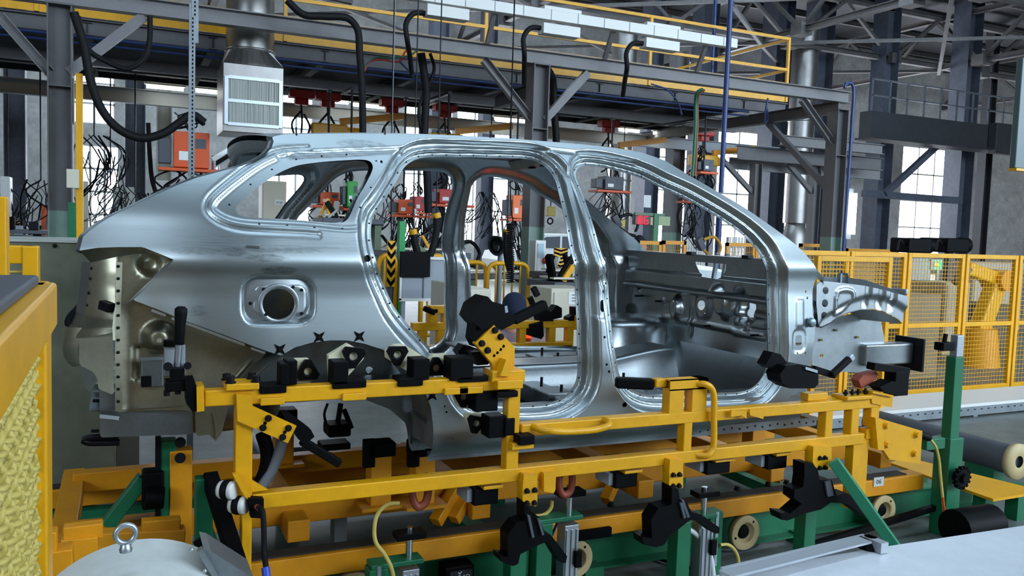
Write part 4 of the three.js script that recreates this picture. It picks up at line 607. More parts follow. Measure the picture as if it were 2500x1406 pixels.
// right hand clamps
{ const a = part(jig, 'swing_clamp', merge(plate(pp(mp([[715, 1330], [760, 1270], [850, 1258], [950, 1275], [990, 1310], [990, 1400], [960, 1430], [790, 1430], [730, 1390]], kz, 1660, 460), zJ + .02), V(0, 0, -.09)), plate(pp(mp([[615, 1260], [665, 1170], [720, 1185], [770, 1250], [740, 1290], [650, 1290]], kz, 1660, 460), zJ - .04), V(0, 0, -.06)), bar(Z(1985, 900, zJ - .02), Z(2036, 916, zJ - .02), .03, .03, .004)), M.black);
  part(a, 'lever_handle', bar(Z(2030, 916, zJ), Z(2077, 872, zJ), .028, .028, .006), M.rubber); part(a, 'handle_end', bar(Z(2072, 877, zJ), Z(2080, 868, zJ), .03, .03, .004), M.zinc); part(a, 'cheek_plate', plate(pp(mp([[900, 1275], [985, 1300], [985, 1320], [900, 1295]], kz, 1660, 460), zJ + .03), V(0, 0, -.02)), M.zinc);
  const b = part(jig, 'stop_clamp', merge(bar(Z(2125, 893, zJ - .05), Z(2212, 905, zJ - .05), .05, .035, .004), bb(xz(2172, 955, zJ - .05), yz(2172, 965, zJ - .05), zJ - .09, xz(2205, 955, zJ - .05), yz(2172, 905, zJ - .05), zJ - .02, .004), plate(pp([[2148, 945], [2178, 930], [2215, 938], [2214, 958], [2196, 966], [2160, 958]], zJ - .0), V(0, 0, -.07))), M.black);
  part(jig, 'jaw_block', plate(pp(mp([[1280, 1375], [1310, 1335], [1410, 1310], [1412, 1350], [1360, 1400], [1300, 1430]], kz, 1660, 460), zJ - .08), V(0, 0, -.05)), M.copper); }
{ const p = part(jig, 'rail_plate', bb(xz(2048, 975), yU + .024, zJ - .05, xz(2112, 970), yU + .042, zJ + .05, .004), M.yellow); for (const [a, b] of [[2056, 950], [2072, 958], [2086, 950], [2104, 953]]) { const x = xz(a, 960); part(p, 'stud', [cyl(V(x, yU + .042, zJ + .02), V(x, yU + .07, zJ + .02), .006), cyl(V(x, yU + .05, zJ + .02), V(x, yU + .06, zJ + .02), .013, .013, 6)], M.bolt); } }
for (const [a, b] of [[1972, 975], [1995, 968]]) part(jig, 'rail_block', bb(xz(a, 985), yU + .024, zJ - .05, xz(a + 26, 985), yU + .058, zJ, .004), M.yellow);
part(jig, 'leg_post', bb(xz(2075, 1100), .36, zJ - .03, xz(2112, 1100), yL, zJ + .02, .004), M.yellow);
part(jig, 'leg_post', bb(xz(600, 1250), .40, zJ - .16, xz(626, 1250), yL, zJ - .1, .004), M.yellow);
// ---------- matching jig on the far side of the car ----------
{
  const zf = -1.08, t = thing('clamping_jig', 'far yellow clamping jig seen through the rear door opening', 'jig', V(.6, .8, zf)), x0 = -.9, x1 = xz(1403, 790, zf);
  const y1 = .995, y0 = .85;
  hrail(t, 'top_rail', xz(1005, 802, zf), x1, y1, .06, .05, zf); hrail(t, 'bottom_rail', x0, x1 - .02, y0, .06, .05, zf);
  for (const px of [1030, 1075, 1272, 1344, 1388]) { const x = xz(px, 820, zf); part(t, 'post', bb(x - .025, y0, zf - .028, x + .025, y1, zf + .028, .004), M.yellow); }
  for (const px of [1055, 1090]) { const x = xz(px, 770, zf); part(t, 'stub_post', bb(x - .03, y1, zf - .03, x + .03, yz(px, 752, zf), zf + .03, .004), M.yellow); }
  hrail(t, 'cap_tube', xz(1048, 755, zf), xz(1108, 755, zf), yz(1075, 755, zf), .06, .05, zf);
  part(t, 'grip_arm', bar(Z(1034, 752, zf + .05), Z(1062, 764, zf + .05), .03, .035, .008), M.black);
  part(t, 'leg_post', bb(xz(1060, 860, zf) - .03, 0, zf - .03, xz(1060, 860, zf) + .03, y0, zf + .03), M.yellow); part(t, 'leg_post', bb(xz(1380, 860, zf) - .03, 0, zf - .03, xz(1380, 860, zf) + .03, y0, zf + .03), M.yellow);
  part(t, 'swing_clamp', merge(plate(pp([[1310, 758], [1322, 748], [1345, 762], [1360, 745], [1372, 752], [1372, 775], [1350, 780], [1355, 792], [1320, 790]], zf + .03), V(0, 0, -.08)), plate(pp([[1296, 792], [1326, 785], [1328, 820], [1322, 828], [1300, 822]], zf + .06), V(0, 0, -.1)), bar(Z(1293, 725, zf), Z(1303, 748, zf), .03, .03)), M.black);
  part(t, 'stop_clamp', merge(plate(pp([[1388, 775], [1402, 768], [1402, 750], [1426, 750], [1426, 758], [1418, 760], [1418, 782], [1388, 784]], zf + .03), V(0, 0, -.07))), M.black);
  part(t, 'end_block', bb(x1 - .02, y1 - .04, zf - .04, x1 + .03, y1 + .06, zf + .04, .004), M.yellow);
}
// ---------- yellow skid, green roller conveyor ----------
function label2d(w, h, draw, bg) { const c = document.createElement('canvas'); c.width = w; c.height = h; const g = c.getContext('2d'); g.fillStyle = bg; g.fillRect(0, 0, w, h); draw(g, w, h); const t = new THREE.CanvasTexture(c); t.colorSpace = THREE.SRGBColorSpace; return new THREE.MeshStandardMaterial({ map: t, roughness: .6 }); }
function textPlate(t, name, x, y, z, w, h, mat, ry = 0) { const g = new THREE.BoxGeometry(w, h, .003); g.rotateY(ry); g.translate(x, y, z); return part(t, name, g, mat, true); }
const zC = .6, Y2 = M.yellowDk;
const skid = thing('car_skid', 'long yellow steel skid carrying the car on the rollers', 'skid', V(.3, .23, 0));
for (const s of [1, -1]) { part(skid, 'side_beam', bb(-2.3, .225, s * zC - .05, 2.42, .315, s * zC + .05, .006), Y2); part(skid, 'inner_beam', bb(-1.9, .36, s * .36 - .04, 2.2, .45, s * .36 + .04, .006), Y2); part(skid, 'wear_strip', bb(-2.2, .316, s * zC - .04, 2.3, .322, s * zC + .03), M.wood); }
for (const x of [-1.9, -1.05, -.25, .62, 1.45, 2.25]) part(skid, 'cross_beam', bb(x - .045, .33, -.53, x + .045, .42, .53, .006), Y2);
for (const [a, b] of [[1138, 1250], [1095, 1260], [1500, 1210], [1905, 1160]]) { const p = Z(a, b, .45); part(skid, 'knee_brace', bar(V(p.x - .08, .33, .5), V(p.x + .1, .50, .38), .05, .05, .004), Y2); }
for (const [px, py, z] of [[925, 1130, .45], [1030, 1180, .5], [1155, 1120, -.2], [1600, 1080, -.3], [1840, 1060, .3], [690, 1160, -.3]]) {
  const p = Z(px, py, z), t = part(skid, 'car_support', bb(p.x - .045, .42, z - .045, p.x + .045, .66, z + .045, .005), Y2); part(t, 'support_head', [bb(p.x - .06, .64, z - .05, p.x + .06, .70, z + .05, .005), bb(p.x - .08, .60, z + .02, p.x - .03, .72, z + .05, .004)], M.black); part(t, 'support_foot', bb(p.x - .09, .42, z - .08, p.x + .09, .435, z + .08), Y2);
}
{ const m = label2d(128, 96, (g, w, h) => { g.fillStyle = '#222'; g.font = 'bold 62px sans-serif'; g.fillText('06', 28, 70); }, '#c9c6bd'); const p = Z(2146, 1176, zC + .055); textPlate(skid, 'number_plate', p.x, p.y, zC + .053, .075, .05, m); }
for (const [a, b] of [[1490, 1260], [1745, 1200], [1800, 1192], [1875, 1180], [1920, 1175]]) { const p = Z(a, b, .55); part(skid, 'deck_bolt', hexBolt(V(p.x, .322, .55), V(0, 1, 0), .014, .014), M.bolt); }
{ const p = Z(1395, 1300, zC + .07); part(skid, 'guide_shoe', bb(xz(1376, 1310, zC + .06), .225, zC + .05, xz(1490, 1300, zC + .06), .27, zC + .075, .004), M.blackMat); }
const conv = thing('roller_conveyor', 'green roller conveyor bed with beige flanged rollers under the skid', 'conveyor', V(.5, 0, 0));
for (const s of [1, -1]) { part(conv, 'side_channel', cbar(V(-2.4, .125, s * .56), V(3.0, .125, s * .56), .07, .17, .01, -s), M.green); for (const x of [-2.1, -.9, .3, 1.6, 2.7]) part(conv, 'leg', bb(x - .05, 0, s * .56 - .05, x + .05, .06, s * .56 + .05), M.green); }
for (const [a, b] of [[1403, 1350], [1817, 1285], [2155, 1224], [862, 1405], [375, 1420]]) {
  for (const s of [1, -1]) { const p = Z(a, b, .64), R = .088, c = V(p.x, .134, s * .64), q = V(p.x, .134, s * 2);
    const r = part(conv, 'roller', lathe([[.035, -.02], [R, -.02], [R, .012], [R * .97, .016], [R * .62, .018], [R * .58, .012], [R * .55, -.004], [.038, -.004], [.036, -.012]], c, q, 32), M.roller);
    part(r, 'hub', lathe([[0, .004], [.028, .004], [.034, -.002], [.036, -.02]], c, q, 20), M.black); for (const k of [.9, 3.4]) part(r, 'painted_hub_hole', cyl(V(c.x + R * .78 * Math.cos(k), c.y + R * .78 * Math.sin(k), c.z + s * .017), V(c.x + R * .78 * Math.cos(k), c.y + R * .78 * Math.sin(k), c.z + s * .0185), .006, .006, 10), M.blackMat); }  // hub holes are flat black discs with the shade painted in
}
part(conv, 'cross_tie', [bb(-.1, .04, -.5, 0, .1, .5)], M.green); part(conv, 'cross_tie', [bb(1.9, .04, -.5, 2, .1, .5)], M.green);
{ const m = label2d(160, 128, (g, w, h) => { g.strokeStyle = '#d8dcda'; g.lineWidth = 6; g.fillStyle = '#d8dcda'; g.font = '52px sans-serif'; g.fillText('124D', 24, 72); g.beginPath(); g.moveTo(58, 12); g.lineTo(68, 24); g.lineTo(82, 8); g.stroke(); }, '#141416'); const p = Z(1120, 1375, .66); part(conv, 'motor_box', bb(p.x - .07, .04, .60, p.x + .06, .2, .69, .006), M.black); textPlate(conv, 'chalk_marking', p.x, .145, .692, .10, .075, m); part(conv, 'box_bolt', hexBolt(V(p.x, .075, .69), V(0, 0, 1), .013, .012), M.zinc); }
{ const m = label2d(128, 96, (g) => { g.fillStyle = '#222'; g.font = 'bold 40px sans-serif'; g.fillText('BM150', 2, 62); }, '#c6c6c0'); const p = Z(1579, 1300, .62); textPlate(conv, 'paper_label', p.x, p.y, .603, .075, .058, m); }
// ---------- green lifting stands with air cylinders ----------
function stand(px, py, z, h, label, opt = {}) {
  const p = Z(px, py, z), t = thing('lift_stand', label, 'stand', V(p.x, 0, z)), w = opt.w || .075;
  part(t, 'post', bb(p.x - w / 2, 0, z - w / 2, p.x + w / 2, h, z + w / 2, .005), M.green); part(t, 'foot_plate', bb(p.x - .1, 0, z - .09, p.x + .1, .015, z + .09), M.green);
  if (opt.head) { part(t, 'head_plate', bb(p.x - .03, h, z - .04, p.x + .18, h + .02, z + .04, .004), M.green); const cx = p.x + .13; part(t, 'air_cylinder', [bb(cx - .035, .02, z - .035, cx + .035, h - .02, z + .035, .004), ...[-.024, 0, .024].map(d => bb(cx + d - .004, .02, z + .035, cx + d + .004, h - .04, z + .041))], M.alu); part(t, 'piston_rod', cyl(V(cx, h, z), V(cx, h + .14, z), .014), M.chrome); part(t, 'rod_fork', bb(cx - .06, h + .1, z - .03, cx + .06, h + .125, z + .04, .003), M.black); part(t, 'sensor', bb(cx + .01, h * .5, z + .04, cx + .04, h * .5 + .07, z + .06, .003), M.black); }
  if (opt.rail) for (let i = 0; i < 2; i++) part(t, 'slot_strip', bb(p.x - .008, h * (.25 + i * .4), z + w / 2, p.x + .008, h * (.25 + i * .4) + .12, z + w / 2 + .004), M.zinc);
  return t;
}
{ const s = stand(920, 1340, .80, .30, 'green lifting stand with aluminium air cylinder below the wheel arch', { head: 1, rail: 1 }); const m = label2d(96, 64, g => { g.fillStyle = '#0a140e'; g.font = 'bold 24px sans-serif'; g.fillText('SG03', 16, 26); g.fillText('SG04', 16, 54); }, '#17724a'); textPlate(s, 'stencil', s.position.x, .25, .80 + .039, .05, .035, m); }
stand(1258, 1330, .80, .36, 'green lifting stand behind the first hanging clamp', {}); stand(1322, 1260, .82, .40, 'lifting stand with aluminium cylinder right of the first hanging clamp', { head: 1 });
stand(1738, 1260, .80, .34, 'green lifting stand with slotted strips right of the middle hanging clamp', { rail: 1 }); stand(1662, 1230, .84, .33, 'lifting stand with air cylinder behind the middle hanging clamp', { head: 1 });
stand(1965, 1290, .80, .28, 'short green stand under the right hanging clamp', {});
stand(598, 1330, 1.15, .44, 'green square post with open top at the jig corner', { w: .075 });
{ const t = stand(497, 1220, .75, .70, 'tall green post with gusset behind the jig corner', { w: .06 }); const x = t.position.x; part(t, 'gusset', plate([V(x + .03, .52, .75), V(x + .12, .25, .75), V(x + .03, .25, .75)], V(0, 0, .012)), M.green);
  part(t, 'sloping_guide', bar(V(x + .02, .70, .75), V(xz(598, 1290, 1.15), .45, 1.15), .05, .05, .004), M.blackMat); part(t, 'energy_chain', bar(V(x - .02, .5, .82), V(x + .13, .12, .9), .04, .03), M.rubber); }
{ const t = thing('lift_stand', 'green raking stand with black motor left of the jig', 'stand', V(xz(400, 1250, .48), 0, .48)); part(t, 'raking_leg', bar(Z(262, 1282, .48), Z(352, 1165, .48), .06, .05, .004), M.green); part(t, 'post', bar(V(xz(405, 1250, .48), 0, .48), V(xz(405, 1250, .48), .78, .48), .07, .07, .004), M.green); part(t, 'yellow_post', bar(V(xz(440, 1250, .48), 0, .48), V(xz(440, 1250, .48), .74, .48), .08, .08, .004), Y2); part(t, 'motor', [bb(xz(346, 1200, .5), yz(346, 1240, .5), .46, xz(400, 1200, .5), yz(346, 1148, .5), .54, .01), cyl(Z(355, 1215, .56), Z(400, 1215, .56), .04)], M.black); part(t, 'chain', bar(V(xz(386, 1100, .51), .35, .51), V(xz(386, 1100, .51), .8, .51), .02, .02), M.bolt);
  part(t, 'post_stop', [cyl(Z(440, 1080, .53), Z(440, 1080, .56), .02), cyl(Z(440, 1118, .53), Z(440, 1118, .56), .02)], M.bolt); }
// right end: tall sensor post, diagonal brace, floor plate, sprocket
{ const t = thing('sensor_post', 'tall green sensor post with plug and black sprocket at the right end', 'post', V(xz(2300, 1300, .75), 0, .75)), x = t.position.x; part(t, 'lower_post', bb(x - .05, 0, .70, x + .06, .55, .80, .004), M.green); part(t, 'upper_post', bb(x - .04, .5, .73, x + .03, 1.0, .79, .004), M.green); part(t, 'post_top', bb(x - .03, 1.0, .74, x + .025, 1.12, .785, .004), M.zinc); part(t, 'sensor_head', [bb(xz(2291, 850, .77), yz(2300, 855, .77), .74, xz(2320, 850, .77), yz(2300, 835, .77), .80, .005), cyl(Z(2305, 838, .77), Z(2309, 815, .77), .012)], M.black);
  { const c = Z(2348, 1166, .84), gz = []; for (let i = 0; i < 14; i++) { const a = i / 14 * 6.283; gz.push(new THREE.BoxGeometry(.016, .014, .022).rotateZ(a).translate(c.x + .056 * Math.cos(a), c.y + .056 * Math.sin(a), c.z)); } part(t, 'sprocket', [cyl(V(c.x, c.y, c.z - .011), V(c.x, c.y, c.z + .011), .053, .053, 28), ...gz, cyl(V(c.x, c.y, c.z - .05), V(c.x, c.y, c.z + .03), .026, .026, 16)], M.black); } part(t, 'plug', [cyl(Z(2240, 1058, .85), Z(2268, 1068, .85), .02)], M.rubber); part(t, 'plug_cable', tube([[2268, 1068], [2284, 1090], [2292, 1120], [2296, 1160], [2303, 1230], [2310, 1310]].map(([a, b]) => Z(a, b, .86)), .007, 8, 40), M.hoseY); part(t, 'orange_cable', tube([[2302, 1215], [2307, 1260], [2310, 1315]].map(([a, b]) => Z(a, b, .87)), .006, 8, 20), M.orange); part(t, 'bracket', bb(xz(2255, 1080, .8), yz(2255, 1098, .8), .76, xz(2300, 1080, .8), yz(2255, 1072, .8), .82, .004), M.green); }
single('diagonal_brace', 'pale green square tube leaning diagonally in front of the skid end', 'brace', bar(Z(2034, 1124, 1.14), Z(2190, 1342, 1.34), .05, .05, .004), M.greenLt);
{ const y = .22, L = [[2170, 1128], [2222, 1118], [2500, 1187], [2500, 1206], [2425, 1218]].map(([a, b]) => Y(a, b, y)); const t = thing('floor_plate', 'yellow checker plate cover over the conveyor drive', 'cover plate', V(L[0].x, 0, L[0].z)); part(t, 'plate', plate(L, V(0, -.015, 0)), M.yellow); for (const [a, b] of [[2400, 1240], [2240, 1175], [2480, 1225]]) { const p = Y(a, b, .1); part(t, 'leg', bb(p.x - .04, 0, p.z - .04, p.x + .04, .21, p.z + .04), M.green); } part(t, 'drive_motor', [cyl(Y(2330, 1290, .12), Y(2420, 1275, .12), .1, .1, 20)], M.black); }
{ const p = Z(2475, 1165, .3); const t = thing('drive_roller', 'dark conveyor drive roller at the right picture edge', 'roller', V(p.x, 0, .3)); part(t, 'barrel', cyl(V(p.x, .18, -.9), V(p.x, .18, .3), .1, .1, 24), M.greyDk); part(t, 'flange', lathe([[.04, -.02], [.12, -.02], [.12, .02], [.06, .025], [.04, .02]], V(p.x, .18, .31), V(p.x, .18, 2), 28), M.roller); part(t, 'bearing_stand', bb(p.x - .06, 0, -.02, p.x + .06, .14, .2), M.green); }
single('chain_guide', 'long dark chain guide running under the skid end', 'rail', bar(V(1.5, .06, .75), V(2.6, .16, .72), .03, .03), M.black);
// ---------- hoses ----------
const hose = (name, label, pts, r, mat, seg = 50) => single(name, label, 'hose', tube(pts, r, 8, seg), mat);
hose('air_hose', 'yellow air hose curving past the stencilled stand', [[975, 1228], [945, 1232], [922, 1255], [914, 1290], [918, 1325], [938, 1352], [955, 1385], [962, 1415]].map(([a, b]) => Z(a, b, .88)), .008, M.hoseY);
hose('air_hose', 'yellow hose hanging right of the first hanging clamp', [[1348, 1222], [1345, 1240], [1330, 1255], [1305, 1260]].map(([a, b]) => Z(a, b, .8)), .008, M.hoseY);
hose('air_hose', 'white hose running down beside the first hanging clamp', [[1340, 1255], [1335, 1290], [1325, 1330], [1305, 1380], [1290, 1415]].map(([a, b]) => Z(a, b, .75)), .009, M.hoseW);
hose('air_hose', 'blue hose beside the white hose near the first clamp', [[1368, 1260], [1350, 1300], [1330, 1345], [1312, 1400]].map(([a, b]) => Z(a, b, .74)), .006, M.blue);
hose('air_hose', 'white hose pair at the middle green stand', [[1672, 1286], [1700, 1305], [1722, 1330], [1735, 1360], [1742, 1410]].map(([a, b]) => Z(a, b, .85)), .012, M.hoseW);
hose('air_hose', 'yellow looped hose at the foot of the middle stand', [[1758, 1330], [1778, 1330], [1795, 1345], [1803, 1370], [1798, 1400]].map(([a, b]) => Z(a, b, .86)), .008, M.hoseY);
hose('floor_cable', 'blue cable lying on the floor below the rollers', [[1860, 1290], [1840, 1325], [1780, 1335], [1700, 1330], [1660, 1335]].map(([a, b]) => Y(a, b, .015)), .008, M.blue);
hose('floor_hose', 'big black hose loop on the floor behind the wheel arch', [[610, 1130], [700, 1105], [800, 1100], [900, 1106], [960, 1112], [985, 1130], [970, 1150], [900, 1165], [800, 1170], [700, 1172]].map(([a, b]) => Y(a, b, .03)), .03, M.rubber, 90);
hose('floor_hose', 'pale translucent hose curving on the floor', [[612, 1060], [630, 1090], [670, 1115], [740, 1125], [850, 1128]].map(([a, b]) => Y(a, b, .04)), .03, M.grey, 60);
hose('floor_hose', 'black hose dropping behind the jig post', [[640, 1058], [652, 1100], [650, 1140], [634, 1180], [620, 1200]].map(([a, b]) => Z(a, b, .2)), .03, M.rubber, 60);
hose('floor_hose', 'pale hose dropping behind the jig post', [[690, 1075], [680, 1110], [662, 1150], [640, 1185]].map(([a, b]) => Z(a, b, .22)), .025, M.grey, 60);
hose('floor_hose', 'second pale hose lying towards the centre', [[640, 1178], [700, 1165], [780, 1158], [880, 1160]].map(([a, b]) => Y(a, b, .035)), .028, M.grey, 50);
hose('ground_cable', 'grey cable lying on the floor at the right', [[1560, 1330], [1600, 1360], [1680, 1385], [1760, 1400]].map(([a, b]) => Y(a, b, .012)), .009, M.rubber);
for (const [a, b, lab] of [[1022, 1195, 'red braided copper strap at the wheel arch support'], [1376, 1170, 'red braided copper strap beside the first hanging clamp']]) { const p = Z(a, b, .85); part(jig, 'copper_strap', tube([V(p.x, p.y + .06, .85), V(p.x - .03, p.y, .86), V(p.x - .01, p.y - .06, .87), V(p.x + .02, p.y - .05, .87), V(p.x + .035, p.y + .01, .86), V(p.x + .02, p.y + .06, .85)], .016, 8, 40), M.copper); }
// round drop clamp below the rear floor
{ const t = thing('floor_clamp', 'black pneumatic floor clamp with rod behind the jig', 'clamp', V(xz(825, 1100, .2), 0, .2)); part(t, 'post', bb(xz(815, 1100, .2), 0, .16, xz(845, 1100, .2), .42, .24), M.alu); part(t, 'clamp_body', [bb(xz(795, 1060, .2), yz(800, 1062, .2), .14, xz(850, 1060, .2), yz(800, 1032, .2), .26, .01), bb(xz(780, 1090, .2), yz(780, 1096, .2), .15, xz(850, 1090, .2), yz(780, 1080, .2), .25, .006)], M.black); part(t, 'rod', cyl(Z(825, 1030, .2), Z(832, 985, .2), .012), M.bolt); part(t, 'lever', bar(Z(840, 1000, .22), Z(858, 1045, .22), .02, .02), M.black); part(t, 'hose', tube([[800, 985], [792, 1010], [796, 1035]].map(([a, b]) => Z(a, b, .2)), .006), M.rubber); }
// ---------- right safety fence ----------
function mesh(t, p0, ux, w, h, nx, ny, r, mat) {   // wire mesh in the vertical plane through p0 along ux
  const q = (a, b, o) => p0.clone().addScaledVector(ux, a).add(V(0, b, 0)).addScaledVector(V(ux.z, 0, -ux.x), o);
  for (let i = 1; i < nx; i++) part(t, 'wire', cyl(q(w * i / nx, 0, r), q(w * i / nx, h, r), r, r, 5, true), mat);
  for (let j = 1; j < ny; j++) part(t, 'wire', cyl(q(0, h * j / ny, -r), q(w, h * j / ny, -r), r, r, 5, true), mat);
}
function fencePanel(x0, x1, z, y0, y1, ym, label, nx, group, mat = M.yellow) {
  const t = thing('fence_panel', label, 'fence', V((x0 + x1) / 2, 0, z), group), f = .045;
  part(t, 'post', bb(x0, 0, z - f / 2, x0 + f, y1, z + f / 2, .004), mat); part(t, 'post', bb(x1 - f, 0, z - f / 2, x1, y1, z + f / 2, .004), mat);
  for (const y of [y0, ym, y1 - f]) if (y != null) part(t, 'rail', bb(x0 + f, y, z - f / 2, x1 - f, y + f, z + f / 2, .004), mat);
  const a = x0 + f, w = x1 - x0 - 2 * f; mesh(t, V(a, y0 + f, z), V(1, 0, 0), w, y1 - y0 - 2 * f, nx, Math.round((y1 - y0) / (w / nx)), .003, mat); return t;
}
const zF = -2.04, fx = px => Z(px, 800, zF).x, fy = (px, py) => Z(px, py, zF).y, FY1 = fy(2339, 620), FYM = fy(2339, 797);
fencePanel(fx(2345), fx(2470), zF, .08, FY1, FYM, 'yellow mesh fence panel right of the tall window column', 16, 'right safety fence');
fencePanel(fx(2204), fx(2341), zF, .08, FY1, FYM, 'yellow mesh fence panel with two small signal lights behind it', 17, 'right safety fence');
fencePanel(fx(2474), fx(2600), zF, .08, FY1, FYM, 'yellow mesh fence panel cut by the right picture edge', 15, 'right safety fence');
fencePanel(fx(2064), fx(2200), zF, .08, FY1, FYM, 'yellow mesh fence panel behind the bare front apron', 16, 'right safety fence');
fencePanel(fx(1925), fx(2060), zF, .08, FY1, FYM, 'yellow mesh fence panel behind the windscreen pillar foot', 14, 'right safety fence');
{ const z = -1.45, a = Z(1992, 640, z), b = Z(2175, 640, z); fencePanel(a.x, b.x, z, .5, Z(2080, 626, z).y, null, 'low yellow mesh gate standing in front of the safety fence', 20, null); }
{ const t = thing('fence_panel', 'low yellow mesh guard seen below the car sill', 'fence', V(xz(1700, 1080, -1.6), 0, -1.6)), a = Z(1560, 1060, -1.6), b = Z(1960, 1060, -1.6); part(t, 'rail', bb(a.x, .52, -1.62, b.x, .56, -1.58), M.yellow); part(t, 'rail', bb(a.x, .1, -1.62, b.x, .14, -1.58), M.yellow); for (let i = 0; i < 5; i++) { const x = a.x + (b.x - a.x) * i / 4; part(t, 'post', bb(x - .02, 0, -1.62, x + .02, .56, -1.58), M.yellow); } mesh(t, V(a.x, .14, -1.6), V(1, 0, 0), b.x - a.x, .38, 40, 8, .003, M.yellow); }
// floor duct along the fence
{ const t = thing('cable_duct', 'low pale grey perforated floor duct along the safety fence', 'cable duct', V(5.5, 0, -1.6)); part(t, 'duct_cover', bb(3.6, .10, -1.85, 9.5, .13, -1.32, .004), M.whiteBox); part(t, 'duct_side', bb(3.6, .02, -1.335, 9.5, .10, -1.32), M.galv); for (let i = 0; i < 60; i++) part(t, 'painted_duct_hole', box(3.75 + i * .095, .075, -1.318, .02, .012, .003), M.dark); for (const x of [4, 5.6, 7.2, 8.8]) part(t, 'duct_foot', bb(x - .03, 0, -1.4, x + .03, .03, -1.34), M.galv); }  // perforations are dark boxes on the side, hole shade put into the colour
// ---------- left woven guard close to the camera ----------
{
  const x = -1.82, zp = X(88, 1000, x).z, z1 = 3.55, yTop = X(84, 690, x).y, t = thing('woven_guard', 'yellow woven wire guard with thick frame at the left picture edge', 'fence', V(x, 0, (zp + z1) / 2));
  part(t, 'post', bb(x - .05, 0, zp - .03, x + .02, yTop, zp + .06, .006), M.yellow); part(t, 'top_rail', bb(x - .04, yTop - .07, zp, x + .03, yTop, z1, .006), M.yellow); part(t, 'rubber_strip', bb(x - .06, yTop, zp + .06, x + .01, yTop + .015, z1, .006), M.greyDk); part(t, 'post', bb(x - .05, 0, z1 - .05, x + .02, yTop, z1 + .04, .006), M.yellow);
  const y0 = .2, y1 = yTop - .07, a = zp + .05, st = .03; const n = Math.floor((z1 - a) / st), m = Math.floor((y1 - y0) / .04);
  for (let i = 0; i <= n; i++) { const z = a + i * st, pts = []; for (let j = 0; j <= m * 2; j++) pts.push(V(x + .008 * ((j + i) % 2 ? 1 : -1), y0 + (y1 - y0) * j / (m * 2), z + .007 * ((j >> 1) % 2 ? 1 : -1))); part(t, 'wire', tube(pts, .0048, 6, pts.length * 3), M.hoseY); }
  for (let j = 0; j <= m; j++) { const y = y0 + (y1 - y0) * j / m, pts = []; for (let i = 0; i <= n * 2; i++) pts.push(V(x + .008 * ((i + j) % 2 ? -1 : 1), y, a + (z1 - a) * i / (n * 2))); part(t, 'wire', tube(pts, .0048, 6, pts.length * 3), M.hoseY); }
}
{ const z = 1.2, p = Z(86, 600, z), t = thing('yellow_gate', 'yellow gate frame with coarse mesh behind the woven guard', 'gate', V(p.x, 0, z)), x0 = p.x - 1.1; part(t, 'post', bb(p.x - .03, 0, z - .03, p.x + .01, p.y, z + .03, .005), M.yellow); part(t, 'top_rail', bb(x0, p.y - .05, z - .025, p.x, p.y, z + .025, .005), M.yellow); part(t, 'middle_rail', bb(x0, p.y - .2, z - .02, p.x, p.y - .17, z + .02), M.yellow); mesh(t, V(x0, p.y - .17, z), V(1, 0, 0), 1.07, .13, 26, 4, .004, M.hoseY); const q = Z(8, 500, z + .3); part(t, 'hinge_post', bb(q.x - .04, 0, z + .27, q.x + .01, q.y + .02, z + .33, .005), M.yellow); }
// ---------- grey sheet cabinet behind the tail ----------
{ const z = -.9, x1 = Z(281, 1150, z).x, t = thing('sheet_cabinet', 'plain grey sheet-metal cabinet behind the tail of the car', 'cabinet', V(-2.3, 0, z)), y1 = Z(150, 592, z).y, m = S(0x84856f, .5, .1, { map: D2 }); part(t, 'front_panel', bb(-3.1, .13, z - .02, x1, y1, z, .004), m); part(t, 'body', bb(-3.08, .13, z - .6, x1 - .01, y1 - .01, z - .02), m); part(t, 'plinth', bb(-3.05, 0, z - .55, x1 - .1, .13, z - .04), M.blackMat); part(t, 'cap_strip', bb(-3.11, y1, z - .62, x1, y1 + .012, z + .01), M.cabinet); const b = Z(134, 600, z); part(t, 'screw', hexBolt(V(b.x, b.y, z), V(0, 0, 1), .008, .008), M.bolt); part(t, 'side_sheet', bb(x1, .1, z - .6, Z(340, 1150, z - .3).x, .95, z - .3), M.cabinet); }
// low yellow frames on the floor at the left
{ const t = thing('floor_frame', 'low yellow steel frame on the floor behind the white cover', 'frame', V(-1.9, 0, .9)); const q = (a, b, c, d, z, w, n = 'bar') => part(t, n, bar(Z(a, b, z), Z(c, d, z), w, w, .004), M.yellowDk); q(155, 1302, 252, 1290, .9, .05); q(150, 1340, 240, 1330, .9, .08); q(105, 1320, 140, 1316, 1.2, .06); q(100, 1375, 180, 1362, 1.2, .08); q(345, 1285, 440, 1278, .7, .05); q(240, 1320, 450, 1310, .7, .07); part(t, 'stop_block', bb(...Z(138, 1365, 1.1).toArray(), ...Z(172, 1335, 1.15).toArray()), M.black); }
